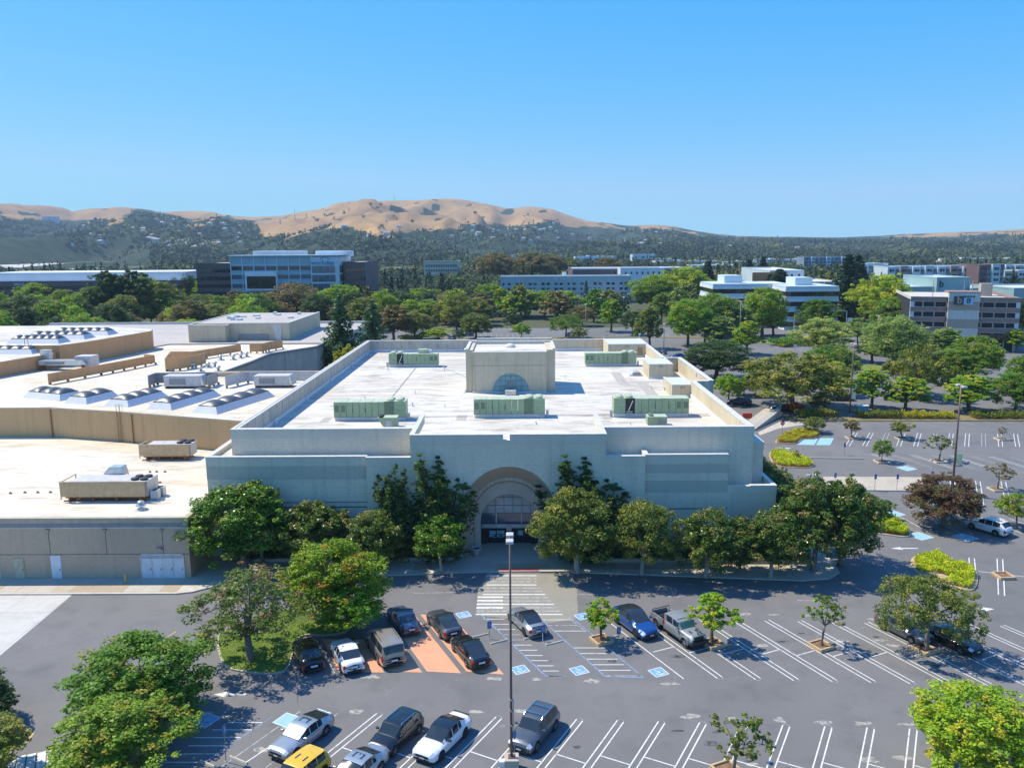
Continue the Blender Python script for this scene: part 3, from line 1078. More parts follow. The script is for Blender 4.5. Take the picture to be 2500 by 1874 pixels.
# far lots: stall lines and lanes
for r0, (x0, y0, nx, sx, dx, dy) in enumerate(((1960, 985, 9, 0, 60, 0), )):
    pass
for base, n, step, vec in (((1905, 990), 8, (6, -7.5), (62, 1)), ((2090, 975), 9, (4, -7), (70, 4)), ((2230, 980), 8, (12, -7), (60, 6)), ((2380, 945), 8, (6, -6), (46, 0)), ((1790, 905), 6, (8, -6), (46, -2))):
    for i in range(n):
        a = G(base[0] + step[0] * i, base[1] + step[1] * i)
        c = G(base[0] + step[0] * i + vec[0], base[1] + step[1] * i + vec[1])
        lines('stall_line', [(a, c)], 0.13, 'white_line' if i % 2 else 'faded_line')
for base, n, step, vec in (((1120, 812), 12, (13, 0.3), (3, 8)), ((1500, 812), 10, (14, 0.3), (8, 8)), ((1100, 796), 12, (13, 0.3), (3, 5))):
    for i in range(n):
        a = G(base[0] + step[0] * i, base[1] + step[1] * i)
        c = G(base[0] + step[0] * i + vec[0], base[1] + step[1] * i + vec[1])
        lines('stall_line', [(a, c)], 0.13, 'faded_line')
# the ring road beyond the lots, with paler surface, and its verges
sheet('ring_road', [(-60, 318), (60, 322), (130, 300), (190, 262), (240, 240), (330, 222), (330, 240), (250, 256), (200, 280), (140, 318), (62, 340), (-60, 336)], 'asphalt_old', 0.006)
sheet('cross_road', [(122, 306), (138, 300), (190, 420), (172, 430)], 'asphalt_old', 0.007)
for pts, top in (([(10, 312), (40, 314), (70, 310), (70, 316), (10, 317)], 'dry_grass'), ([(72, 296), (92, 290), (112, 280), (110, 292), (90, 300), (74, 303)], 'grass'),
                 ([(95, 232), (110, 226), (118, 231), (108, 238), (96, 238)], 'grass'), ([(60, 204), (76, 198), (84, 202), (80, 209), (62, 210)], 'grass'), ([(118, 200), (134, 196), (142, 200), (136, 206), (120, 206)], 'dry_grass'),
                 ([(150, 226), (185, 212), (196, 216), (190, 224), (160, 236)], 'dry_grass'), ([(-60, 300), (-20, 305), (8, 306), (8, 312), (-60, 312)], 'dry_grass')):
    island(pts, top, 'kerb', 0.16, 3)
for i in range(7):
    lines('lane_line', [((150 + i * 10 - 2, 296 - i * 7.6), (154 + i * 10, 293.4 - i * 7.6))], 0.25, 'white_line', 0.012)
# ------------------------------------------------------------------ department store
store = thing('department_store', 'pale brick department store with arched entrance and flat white roof', 'building', (0, 0, 0))
RZ, TZ = 12.1, 14.6
XL, XR, YF, YB = -33.8, 27.55, 94.2, 183.8

def part(name, mat, boxes, parent=store, bev=0.0, smooth=False):
    b = MB()
    for q in boxes:
        b.box(*q)
    o = b.build(name, mat, parent, smooth)
    if bev:
        bevel(o, bev)
    return o

TW = 0.7
part('front_wall', 'brick', [(XL, -12.3, YF, YF + TW, 0, TZ - 1.05)])
part('front_wall', 'brick', [(9.9, XR, YF, YF + TW, 0, TZ - 1.05)])
part('front_wall_band', 'brick_smooth', [(XL - 0.04, -12.3, YF - 0.04, YF + TW + 0.04, TZ - 1.05, TZ)])
part('front_wall_band', 'brick_smooth', [(9.9, XR + 0.04, YF - 0.04, YF + TW + 0.04, TZ - 1.05, TZ)])
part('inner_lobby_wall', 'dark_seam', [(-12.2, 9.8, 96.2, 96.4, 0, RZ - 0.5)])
part('side_wall', 'stucco_grey', [(XL, XL + TW, YF + TW, YB, 0, TZ)])
part('back_wall', 'stucco_grey', [(XL + TW, -9.2, YB - TW, YB, 0, TZ), (-9.2, 7.6, YB - TW + 0.6, YB + 0.6, 0, TZ + 0.3)])
part('back_wall', 'stucco', [(7.6, XR, YB - TW, YB, 0, TZ)])
part('side_wall', 'stucco', [(XR - TW, XR, YF + TW, 126.9, 0, TZ)])
part('side_wall', 'stucco', [(XR - TW, XR, 153.2, YB - TW, 0, TZ)])
part('bay_wall', 'stucco', [(30.5 - TW, 30.5, 126.9, 153.2, 0, TZ), (XR - TW, 30.5 - TW, 152.5, 153.2, 0, TZ)])
part('bay_front_wall', 'brick', [(XR, 30.5 - TW, 126.9, 127.6, 0, TZ)])
cw = 0.06
part('coping', 'coping', [(XL - cw, XL + TW + cw, YF - cw, YB + cw, TZ, TZ + 0.1), (XL + TW + cw, -9.2, YB - TW - cw, YB + cw, TZ, TZ + 0.1), (-9.2, 7.6, YB - TW + 0.5, YB + 0.7, TZ + 0.3, TZ + 0.4),
     (7.6, XR + cw, YB - TW - cw, YB + cw, TZ, TZ + 0.1), (XR - TW - cw, XR + cw, YF - cw, 126.9, TZ, TZ + 0.1), (XR - TW - cw, XR + cw, 153.26, YB - TW - cw, TZ, TZ + 0.1),
     (30.5 - TW - cw, 30.5 + cw, 126.84, 153.26, TZ, TZ + 0.1), (XR - TW - cw, 30.5 - TW - cw, 152.44, 153.26, TZ, TZ + 0.1),
     (XL + TW + cw, -12.3, YF - cw, YF + TW + cw, TZ, TZ + 0.1), (9.9, XR - TW - cw, YF - cw, YF + TW + cw, TZ, TZ + 0.1)])
part('coping_dark_line', 'dark_seam', [(XL + 0.33, XL + 0.42, YF + 0.5, YB - 0.5, TZ + 0.09, TZ + 0.112)])  # thin dark strip along the top of the left coping
# parapet panel joints on the left wall's inner side and back wall
r = random.Random(2)
for y in np.arange(YF + 4, YB - 2, 3.0):
    part('panel_joint', 'dark_seam', [(XL + TW, XL + TW + 0.012, y, y + 0.05, RZ + 0.6, TZ)])
part('roof', 'roof_white', [(XL + TW, XR - TW, YF + TW, YB - TW, RZ - 0.4, RZ), (XR - TW, 30.5 - TW, 127.6, 152.5, RZ - 0.4, RZ - 0.004)])
for q in ((XL + TW, XL + TW + 0.14, YF + TW, YB - TW, RZ, RZ + 0.6), (XL + TW + 0.14, -9, YB - TW - 0.14, YB - TW, RZ, RZ + 0.6), (7.5, XR - TW, YB - TW - 0.14, YB - TW, RZ, RZ + 0.6),
     (XR - TW - 0.14, XR - TW, YF + TW, 126.9, RZ, RZ + 0.6), (XR - TW - 0.14, XR - TW, 153.2, YB - TW - 0.14, RZ, RZ + 0.6)):
    part('roof_flashing', 'flashing', [q])
for y in (108, 125, 142, 160, 176):
    part('roof_drain_box', 'flashing', [(XL + TW + 0.14, XL + TW + 0.55, y, y + 0.5, RZ, RZ + 0.5)])
for (x, y) in ((-20.5, 183), (-18.2, 183), (-15.9, 183), (-11, 183)):
    part('vent_pipe', 'metal_grey', [(x, x + 0.25, y - 0.3, y - 0.1, RZ + 0.9, RZ + 1.5)])
# walkway pads and roof patches
for q in ((17.2, 19.0, 138, 152), (20.4, 22.2, 128, 141), (11.6, 12.9, 110.5, 114.6), (-27.2, -26, 109.6, 113), (-8.6, -7.2, 110.5, 114), (-27.5, -26.2, 158.5, 161.5), (24.2, 27, 112, 114.2), (-8.9, -8.45, 131, 139)):
    part('walkway_pad', 'roof_patch', [(q[0], q[1], q[2], q[3], RZ, RZ + 0.012)])

rv = random.Random(14)
for i in range(26):
    x, y = rv.uniform(-31, 25), rv.uniform(100, 180)
    if -10 < x < 8 and 126 < y < 146:
        continue
    b = MB(); rr0 = rv.uniform(.06, .14); b.lathe([(rr0 * 2.2, RZ), (rr0 * 1.4, RZ + .12), (rr0, RZ + .15), (rr0, RZ + rv.uniform(.35, .8))], 8, (x, y, 0)); b.build('roof_pipe', 'flashing', store)
for a, c in (((-15.2, 112.6), (-6.3, 112.6)), ((3.8, 113.0), (13.0, 113.0)), ((-20, 160), (-20, 114.5)), ((18, 159), (18, 115)), ((-15.5, 161), (-8.5, 145))):
    b = MB(); b.tube([(a[0], a[1], RZ + .12), (c[0], c[1], RZ + .12)], .05, 5); b.build('conduit', 'unit_grey', store)
# wings, flanks, low block
def wing(x0, x1, y0, y1, top, roof, mat='brick', rows=()):
    part('wing_wall', mat, [(x0, x1, y0, y1, 0, roof)])
    part('wing_parapet', 'brick_smooth', [(x0 - 0.04, x1 + 0.0, y0 - 0.04, y0 + 0.45, top - 1.0, top), (x0 - 0.04, x0 + 0.45, y0 + 0.45, y1, roof - 0.2, top)])
    part('wing_coping', 'coping', [(x0 - 0.09, x1, y0 - 0.09, y0 + 0.5, top, top + 0.09), (x0 - 0.09, x0 + 0.5, y0 + 0.5, y1, top, top + 0.09)])
    part('wing_roof', 'roof_white', [(x0 + 0.45, x1, y0 + 0.45, y1, roof, roof + 0.02)])
    for (z0, z1, mm) in rows:
        part('wall_band', mm, [(x0 - 0.02, x1 + 0.02, y0 - 0.03, y0, z0, z1)])
wing(-35.9, -17.4, 91.5, YF, 12.0, 11.55, rows=((9.4, 10.9, 'brick_dark'), (6.0, 6.1, 'dark_seam'), (6.6, 6.66, 'dark_seam')))
part('wing_parapet', 'brick_smooth', [(-35.9 - 0.04, -35.45, YF, 113, 11.3, 12.0)])
part('wing_wall', 'brick', [(-35.9, XL, YF, 113, 0, 11.3)])
part('wing_coping', 'coping', [(-35.99, -35.4, YF, 113, 12.0, 12.09)])
part('wing_roof', 'roof_white', [(-35.45, XL, YF, 113, 11.3, 11.56)])
wing(14.4, 24.0, 91.5, YF, 12.0, 11.55, rows=((9.9, 10.9, 'brick_dark'), (7.6, 9.0, 'brick_dark'), (5.6, 5.68, 'dark_seam')))
for x0, x1 in ((-17.4, -12.3), (9.9, 14.4)):
    part('flank_wall', 'brick', [(x0, x1, 90.9, YF, 0, 11.55)])
    part('flank_parapet', 'brick_smooth', [(x0 - 0.03, x1, 90.86, 91.35, 11.0, 12.0)])
    part('flank_coping', 'coping', [(x0 - 0.05, x1, 90.82, 91.4, 12.0, 12.09)])
    part('flank_roof', 'roof_white', [(x0, x1, 91.35, YF, 11.55, 11.57)])
part('low_block', 'brick', [(24.0, 29.6, 91.5, 92.0, 0, 8.3), (29.2, 29.6, 92.0, 110, 0, 8.3)])
part('low_block_band', 'brick_smooth', [(23.98, 29.64, 91.46, 91.5, 7.3, 8.3)])
part('low_block_coping', 'coping', [(26.6, 29.66, 91.44, 92.06, 8.3, 8.38), (29.14, 29.66, 92.06, 110, 8.3, 8.38)])
part('low_roof', 'roof_white', [(24.0, 29.2, 92.0, YF, 7.5, 7.55), (27.6, 29.2, YF, 110, 7.5, 7.55)])
part('corner_pier', 'brick', [(XR, 29.1, 95.4, 112, 0, 11.6)])
part('corner_pier_cap', 'brick_smooth', [(XR + 0.02, 29.14, 95.36, 112, 11.6, 12.4)])
part('corner_coping', 'coping', [(XR + 0.02, 29.2, 95.3, 112, 12.4, 12.5)])
part('right_low_wall', 'brick', [(XR, 29.0, 112, 126.9, 0, 9.0)])

# centre block with the arched opening
AX, AZ, AR = -1.15, 5.6, 5.3
def arch_pts(r, zc, xc=AX, n=28):
    q = [(xc - r, 0.0)] + [(xc - r * math.cos(math.pi * i / n), zc + r * math.sin(math.pi * i / n)) for i in range(n + 1)] + [(xc + r, 0.0)]
    return q
b = MB()
yf = 90.9
pts = arch_pts(AR, AZ)
zt = TZ - 1.05
for (x0, z0), (x1, z1) in zip(pts[:-1], pts[1:]):
    if abs(x1 - x0) > 1e-6:
        b.add([(x0, yf, z0), (x1, yf, z1), (x1, yf, zt), (x0, yf, zt)], [(0, 1, 2, 3)])
b.add([(-12.3, yf, 0), (AX - AR, yf, 0), (AX - AR, yf, zt), (-12.3, yf, zt)], [(0, 1, 2, 3)])
b.add([(AX + AR, yf, 0), (9.9, yf, 0), (9.9, yf, zt), (AX + AR, yf, zt)], [(0, 1, 2, 3)])
b.add([(-12.3, yf, 0), (-12.3, YF, 0), (-12.3, YF, TZ), (-12.3, yf, TZ)], [(0, 1, 2, 3)])
b.add([(9.9, yf, 0), (9.9, YF, 0), (9.9, YF, TZ), (9.9, yf, TZ)], [(0, 1, 2, 3)])
b.build('entrance_wall', 'brick', store)
nx0, nx1 = -1.75, -1.0
part('entrance_parapet', 'brick_smooth', [(-12.3, nx0, yf - 0.05, yf + 0.4, zt, TZ), (nx1, 9.9, yf - 0.05, yf + 0.4, zt, TZ), (nx0, nx1, yf - 0.05, yf + 0.4, zt, TZ - 0.62),
     (-12.35, -11.9, yf + 0.4, YF + 8, zt, TZ), (9.5, 9.95, yf + 0.4, YF + 8, zt, TZ)])
part('entrance_coping', 'coping', [(-12.4, nx0, yf - 0.1, yf + 0.46, TZ, TZ + 0.09), (nx1, 10.0, yf - 0.1, yf + 0.46, TZ, TZ + 0.09), (-12.4, -11.84, yf + 0.46, YF + 8.05, TZ, TZ + 0.09), (9.44, 10.0, yf + 0.46, YF + 8.05, TZ, TZ + 0.09)])
part('scupper_spout', 'flashing', [(nx0 - 0.02, nx1 + 0.02, yf - 0.16, yf + 0.44, TZ - 0.62, TZ - 0.56)])
part('entrance_roof', 'roof_white', [(-11.9, 9.5, yf + 0.4, YF + TW + 0.3, RZ - 0.1, RZ + 0.006)])

def arch_strip(name, mat, r0, z0, y0, r1, z1, y1, smooth=True):
    a, c = arch_pts(r0, z0), arch_pts(r1, z1)
    b = MB()
    n = len(a)
    b.v += [(x, y0, z) for x, z in a] + [(x, y1, z) for x, z in c]
    for i in range(n - 1):
        b.f.append((i, i + 1, n + i + 1, n + i))
        b.m.append(0)
    return b.build(name, mat, store, False)
arch_strip('arch_splay', 'arch_stone', AR, AZ, 90.86, 4.5, 4.55, 92.9)
arch_strip('arch_ring', 'arch_stone_light', 4.5, 4.55, 92.9, 4.28, 4.4, 92.9)
arch_strip('arch_reveal', 'arch_stone', 4.28, 4.4, 92.9, 4.1, 4.2, 93.6)
arch_strip('arch_ring', 'arch_stone_light', 4.1, 4.2, 93.6, 3.42, 3.35, 93.75)
arch_strip('arch_reveal', 'arch_stone', 3.42, 3.35, 93.75, 3.42, 3.35, 95.1)
# arch joints: voussoir lines
for i in range(1, 24):
    a = math.pi * i / 24
    b = MB()
    p0 = (AX - 4.5 * math.cos(a), 92.88, 4.55 + 4.5 * math.sin(a))
    p1 = (AX - 4.29 * math.cos(a), 92.88, 4.41 + 4.29 * math.sin(a))
    b.bar(p0, p1, 0.03)
    b.build('arch_joint', 'dark_seam', store)

# glazing: panes within the arch
YG = 95.0
GX, GR, GZ = AX, 3.42, 3.35
xs = [GX - 3.42, -3.84, -2.85, -1.8, -0.72, 0.37, 1.36, GX + 3.42]
zs = [4.04, 5.01, 6.02, 6.8]
def ztop(x):
    d = GR * GR - (x - GX) ** 2
    return GZ + math.sqrt(max(0, d))
def pane(x0, x1, z0, z1, mat, y=YG, g=0.05, name='window_pane'):
    n = 6
    top = []
    for i in range(n + 1):
        x = x0 + g + (x1 - x0 - 2 * g) * i / n
        top.append((x, min(z1 - g, ztop(x) - 0.03)))
    top = [t for t in top if t[1] > z0 + g + 0.02]
    if len(top) < 2:
        return
    b = MB()
    f = [(top[0][0], z0 + g), (top[-1][0], z0 + g)] + top[::-1]
    m_ = len(f)
    b.v += [(x, y, z) for x, z in f] + [(x, y + 0.03, z) for x, z in f]
    b.f += [tuple(range(m_)), tuple(range(2 * m_ - 1, m_ - 1, -1))]
    b.m += [0, 0]
    for i in range(m_):
        j = (i + 1) % m_
        b.f.append((i, m_ + i, m_ + j, j))
        b.m.append(0)
    b.build(name, mat, store)
for i in range(7):
    for j in range(3):
        pane(xs[i], xs[i + 1], zs[j], zs[j + 1], 'store_glass')
for x0, x1 in ((GX - 3.42, -2.75), (-2.75, 0.3), (0.3, GX + 3.42)):
    pane(x0, x1, 2.75, 4.04, 'blue_glass')
b = MB()
for x in xs[1:-1]:
    b.box(x - 0.05, x + 0.05, YG - 0.03, YG + 0.06, 4.0, ztop(x) - 0.01)
for z in (4.04, 5.01, 6.02):
    w_ = math.sqrt(GR * GR - (z - GZ) ** 2)
    b.box(GX - w_, GX + w_, YG - 0.028, YG + 0.058, z - 0.05, z + 0.05)
b.build('window_mullions', 'mullion', store)
b = MB()
b.add([(GX - 3.42, YG + 0.07, 0), (GX + 3.42, YG + 0.07, 0), (GX + 3.42, YG + 0.07, 6.9), (GX - 3.42, YG + 0.07, 6.9)], [(0, 1, 2, 3)])
b.build('window_backing', 'black_grille', store)
part('window_post', 'coping', [(-2.82, -2.68, YG - 0.05, YG + 0.02, 2.75, 4.0), (0.23, 0.37, YG - 0.05, YG + 0.02, 2.75, 4.0)])
b = MB()
b.tube([(GX - 3.42, YG - 0.25, 2.5), (GX + 3.42, YG - 0.25, 2.5)], 0.28, 14)
b.build('entrance_beam', 'coping', store, True)
part('entrance_lamp', 'lamp_head', [(-1.5, -0.9, YG - 0.75, YG - 0.4, 2.05, 2.75)], bev=0.05)
for i in range(7):
    x0 = GX - 3.4 + i * 6.8 / 7
    d = part('glass_door', 'door_glass', [(x0 + 0.03, x0 + 6.8 / 7 - 0.03, YG, YG + 0.04, 0.17, 2.2)])
part('door_rail', 'metal_grey', [(-3.9, -1.5, YG - 0.06, YG - 0.02, 0.2, 0.27), (-0.9, 1.4, YG - 0.06, YG - 0.02, 0.2, 0.27)])
part('door_leaflet', 'pale_blue_square', [(-0.15, 0.45, YG - 0.03, YG - 0.01, 1.25, 1.85)])
plain('letter_blue', (0.35, 0.7, 0.85), 0.5)
for t, x, z in (('OR', -3.2, 1.62), ('DER', -2.22, 1.62), ('PIC', -3.2, 1.16), ('KUP', -2.22, 1.16)):
    lettering(t, 0.52, (x, YG - 0.02, z), 'letter_blue', store, 0.006, bold=0.008)
part('letter_panel', 'teal_panel', [(-3.58, -2.82, YG - 0.012, YG - 0.005, 1.42, 1.84), (-2.66, -1.8, YG - 0.012, YG - 0.005, 1.42, 1.84)])

# rooftop tower with the half-round window
part('tower_wall', 'stucco', [(-7.3, 4.6, 131.2, 142.5, RZ, 18.7)])
part('tower_pier', 'stucco', [(-8.45, -7.3, 131.9, 142.5, RZ, 19.0), (4.6, 6.0, 131.9, 142.5, RZ, 19.0)])
part('tower_joint', 'dark_seam', [(-7.32, 4.62, 131.185, 131.2, 16.55, 16.59)])
part('tower_coping', 'coping', [(-8.5, -8.0, 131.85, 142.5, 19.0, 19.25), (5.6, 6.05, 131.85, 142.5, 19.0, 19.25), (-8.0, 5.6, 142.0, 142.55, 19.0, 19.3), (-7.35, 4.65, 131.15, 131.6, 18.7, 18.8)])
part('tower_roof', 'roof_white', [(-7.3, 4.6, 131.6, 142.0, 18.7, 18.74)])
b = MB()
b.lathe([(0.85, 18.74), (0.85, 19.0), (0.7, 19.2), (0.35, 19.35), (0.02, 19.4)], 16, (-1.3, 137.5, 0))
b.build('tower_vent', 'flashing', store, True)
b = MB()
wn = 20
cx, rr = -1.2, 2.95
b.v += [(cx - rr * math.cos(math.pi * i / wn), 131.17, RZ + 0.25 + rr * math.sin(math.pi * i / wn)) for i in range(wn + 1)]
b.f.append(tuple(range(wn + 1)))
b.m.append(0)
b.build('half_round_window', 'teal_panel', store)
b = MB()
for x in (-2.9, -2.05, -1.2, -0.35, 0.5):
    b.box(x - 0.03, x + 0.03, 131.12, 131.165, RZ + 0.25, RZ + 0.25 + math.sqrt(max(0.1, rr * rr - (x - cx) ** 2)))
for z in (0.9, 1.8, 2.5):
    w_ = math.sqrt(rr * rr - z * z)
    b.box(cx - w_, cx + w_, 131.125, 131.16, RZ + 0.22 + z, RZ + 0.28 + z)
b.build('half_round_mullions', 'mullion', store)
part('half_round_door', 'unit_grey_dark', [(-1.65, -0.75, 131.1, 131.16, RZ + 0.3, RZ + 1.9)])
part('roof_hatch', 'roof_white', [(-2.1, -0.35, 128.9, 130.6, RZ, RZ + 0.75)])
part('tower_flashing', 'flashing', [(-8.6, -8.45, 131.8, 142.5, RZ, RZ + 0.5), (6.0, 6.15, 131.8, 142.5, RZ, RZ + 0.5), (-7.4, 4.7, 131.05, 131.2, RZ, RZ + 0.22)])
# penthouses
for (x0, x1, y0, y1, t, dr) in ((23.2, 27.4, 144.3, 152.0, 14.6, 'side'), (23.9, 27.25, 126.3, 134.0, 14.0, 'side'), (19.0, 27.0, 172.5, 183.0, 14.75, 'front')):
    part('penthouse_wall', 'stucco', [(x0, x1, y0, y1, RZ, t)])
    part('penthouse_coping', 'coping', [(x0 - 0.05, x1 + 0.05, y0 - 0.05, y0 + 0.3, t, t + 0.14), (x0 - 0.05, x0 + 0.3, y0 + 0.3, y1, t, t + 0.14), (x1 - 0.3, x1 + 0.05, y0 + 0.3, y1, t, t + 0.14)])
    part('penthouse_roof', 'roof_bright', [(x0 + 0.3, x1 - 0.3, y0 + 0.3, y1, t, t + 0.05)])
    part('penthouse_flashing', 'flashing', [(x0 - 0.1, x1, y0 - 0.1, y0, RZ, RZ + 0.35)])
    part('wall_lamp', 'metal_grey', [((x0 + x1) / 2 - 0.3, (x0 + x1) / 2 + 0.3, y0 - 0.2, y0 - 0.01, t - 0.45, t - 0.3)])
    if dr == 'side':
        part('penthouse_door', 'door_beige', [(x0 - 0.03, x0 - 0.01, y0 + 1.2, y0 + 2.2, RZ + 0.1, RZ + 2.0)])
    else:
        part('penthouse_door', 'door_brown', [(25.2, 26.3, y0 - 0.03, y0 - 0.01, RZ + 0.1, RZ + 2.1)])
part('wall_scupper', 'flashing', [(30.5 - TW - 0.2, 30.5 - TW - 0.01, 136, 136.5, TZ - 0.7, TZ - 0.2)])
part('ladder_box', 'stucco', [(26.4, 26.85, 97.6, 98.2, RZ, RZ + 1.2), (25.0, 25.35, 97.0, 97.3, RZ, RZ + 1.2)])

# ------------------------------------------------------------------ rooftop units
def fan(b, x, y, z, r, mi):
    b.lathe([(r, z), (r, z + 0.22), (r * 0.86, z + 0.24)], 14, (x, y, 0), 'Z', mi)
def green_unit(label, x, y, L_=9.9, flip=False, open_=False, hood=False):
    t = thing('rooftop_unit', label, 'rooftop unit', (x, y, RZ), 0.0, 'large green units on the store roof')
    D, H = 2.3, 2.15
    def X(a, c):
        return (L_ - c, L_ - a) if flip else (a, c)
    def bx(name, mat, a, c, y0, y1, z0, z1, bv=0.0):
        b = MB()
        x0, x1 = X(a, c)
        b.box(x0, x1, y0, y1, z0, z1)
        o = b.build(name, mat, t)
        if bv:
            bevel(o, bv)
        return o
    bx('kerb_base', 'flashing', 0.1, L_ - 0.05, 0.1, D - 0.1, 0, 0.42)
    bx('base_rail', 'unit_grey', 0.0, L_, 0.0, D, 0.42, 0.52)
    n = 8
    w_ = (L_ - 2.9) / n
    for i in range(n):
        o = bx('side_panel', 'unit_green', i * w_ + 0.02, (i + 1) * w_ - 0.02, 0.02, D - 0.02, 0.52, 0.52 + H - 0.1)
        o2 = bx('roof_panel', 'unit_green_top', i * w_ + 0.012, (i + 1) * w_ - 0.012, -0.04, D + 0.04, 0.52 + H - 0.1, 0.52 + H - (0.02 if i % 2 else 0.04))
    for i in (0, 1):
        bx('intake_grille', 'unit_green_dark', i * w_ + 0.16, (i + 1) * w_ - 0.16, 0.0, 0.02, 1.25, 2.15)
    for i in (3, 5):
        bx('door_handle', 'black_grille', i * w_ - 0.05, i * w_ + 0.02, -0.02, 0.02, 1.2, 1.9)
    xa = n * w_
    if open_:
        bx('coil_cavity', 'black_grille', xa, xa + 1.3, 0.25, D - 0.1, 0.52, 0.52 + H - 0.1)
        b = MB()
        q0, q1 = X(xa + 0.25, xa + 0.95)
        b.bar((q0, 0.15, 0.7), (q1, 0.15, 0.5 + H - 0.3), 0.12)
        b.build('fallen_strut', 'galvanised', t)
        bx('fallen_panel', 'unit_grey_dark', xa + 0.3, xa + 1.2, 0.02, 0.1, 0.3, 0.9)
    else:
        bx('coil_grille', 'unit_green_dark', xa, xa + 1.3, 0.06, D - 0.1, 0.52, 0.52 + H - 0.1)
        b = MB()
        for i in range(6):
            q0, q1 = X(xa + 0.1 + i * 0.21, xa + 0.14 + i * 0.21)
            b.box(q0, q1, 0.02, 0.06, 0.6, 0.45 + H)
        b.build('coil_bars', 'unit_green', t)
    bx('end_cabinet', 'unit_green', xa + 1.3, L_ - 0.02, 0.02, D - 0.02, 0.52, 0.52 + H)
    bx('cabinet_seam', 'unit_green_dark', xa + 1.34, L_ - 0.06, 0.0, 0.02, 1.5, 1.53)
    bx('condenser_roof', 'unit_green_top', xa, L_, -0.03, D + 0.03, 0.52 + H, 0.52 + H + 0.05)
    for i in range(2):
        for j in range(2):
            b = MB()
            q0, q1 = X(xa + 0.35 + i * 1.3, xa + 1.15 + i * 1.3)
            fan(b, (q0 + q1) / 2, 0.6 + j * 1.1, 0.57 + H, 0.5, 0)
            f = b.build('fan_guard', 'unit_green_top', t, True)
            b = MB()
            b.lathe([(0.42, 0.57 + H + 0.2), (0.02, 0.57 + H + 0.205)], 12, ((q0 + q1) / 2, 0.6 + j * 1.1, 0))
            b.build('fan_well', 'soil_pale', t)
    if hood:
        bx('hood_box', 'unit_green_top', 2.2, 4.0, 0.9, 2.3, 0.52 + H, 0.52 + H + 0.7)
        bx('relief_vent', 'flashing', 1.4, 2.0, 1.2, 2.0, 0.52 + H, 0.52 + H + 0.6)
    bx('condensate_box', 'unit_grey', L_ + 0.15 if not flip else L_ + 0.1, L_ + 0.5, 0.2, 0.6, 0.0, 0.95)
    b = MB()
    b.tube([(0.2, -0.08, 0.47), (L_ - 0.2, -0.08, 0.47)], 0.045, 6)
    b.build('pipe', 'flashing', t)
    return t
green_unit('large green rooftop unit at front left of the store roof', -25.3, 110.4)
green_unit('large green rooftop unit in front of the roof tower', -6.2, 111.9)
green_unit('large green rooftop unit with open bay at front right of the store roof', 13.2, 111.8, 10.4, True, True)
green_unit('large green rooftop unit with a roof hood at the back left of the roof', -25.4, 160.0, 9.7, True, True, True)
green_unit('large green rooftop unit beside the back right penthouse', 13.1, 159.3, 10.0)
t = thing('rooftop_unit', 'small green slant-ended unit in front of the front left unit', 'rooftop unit', (-18.6, 105.9, RZ), 0.0)
b = MB(); b.add([(0, 0, 1.35), (0.8, 0, 0.15), (2.6, 0, 0.15), (2.6, 0, 1.35), (0, 1.6, 1.35), (0.8, 1.6, 0.15), (2.6, 1.6, 0.15), (2.6, 1.6, 1.35)], [(0, 1, 2, 3), (7, 6, 5, 4), (0, 3, 7, 4), (0, 4, 5, 1), (1, 5, 6, 2), (2, 6, 7, 3)])
b.build('cabinet', 'unit_green', t)
for nm, mt, q in (('roof_panel', 'unit_green_top', (0.85, 2.65, -0.05, 1.65, 1.35, 1.42)), ('louvre', 'unit_grey', (1.15, 1.95, -0.03, 0.0, 0.2, 1.0)), ('kerb_base', 'flashing', (0.8, 2.6, 0.05, 1.55, 0, 0.15))):
    b = MB(); b.box(*q); b.build(nm, mt, t)
for j in (0.4, 1.1):
    b = MB(); fan(b, 0.45, j, 1.36, 0.3, 0); b.build('fan_guard', 'black_grille', t)
t = thing('rooftop_unit', 'small green box unit in front of the front right unit', 'rooftop unit', (17.0, 106.1, RZ), 0.0)
for nm, mt, q in (('cabinet', 'unit_green', (0, 2.55, 0, 1.7, 0.15, 1.2)), ('roof_panel', 'unit_green_top', (-0.04, 2.6, -0.04, 1.74, 1.2, 1.28)), ('louvre', 'unit_grey_dark', (1.5, 2.4, -0.03, 0.0, 0.3, 0.9)), ('seam', 'unit_green_dark', (1.35, 1.4, -0.02, 0, 0.2, 1.2)), ('kerb_base', 'flashing', (0.1, 2.45, 0.1, 1.6, 0, 0.15))):
    b = MB(); b.box(*q); b.build(nm, mt, t)
for j in (0.5, 1.2):
    b = MB(); fan(b, 0.5, j, 1.28, 0.3, 0); b.build('fan_guard', 'unit_green_dark', t)
t = thing('smoke_hatch', 'grey arched hatch on the store roof beside a penthouse', 'roof hatch', (20.2, 147.2, RZ))
b = MB()
for i in range(9):
    a0 = math.pi * i / 8
    b.v += [(1.1 - 1.1 * math.cos(a0), 0, 0.15 + 0.7 * math.sin(a0)), (1.1 - 1.1 * math.cos(a0), 2.6, 0.15 + 0.7 * math.sin(a0))]
for i in range(8):
    b.f.append((2 * i, 2 * i + 2, 2 * i + 3, 2 * i + 1)); b.m.append(0)
b.f += [tuple(range(0, 18, 2)), tuple(range(17, 0, -2))]; b.m += [0, 0]
b.build('dome', 'unit_grey', t, True)
b = MB(); b.box(-0.1, 2.3, -0.1, 2.7, 0, 0.2); b.build('kerb_base', 'flashing', t)
b = MB(); b.box(0.5, 1.9, -0.06, -0.01, 0.2, 0.65); b.build('louvre', 'unit_grey_dark', t)
t = thing('roof_vent', 'pair of grey mushroom vents by the roof tower back wall', 'roof vent', (-11.5, 180, RZ))
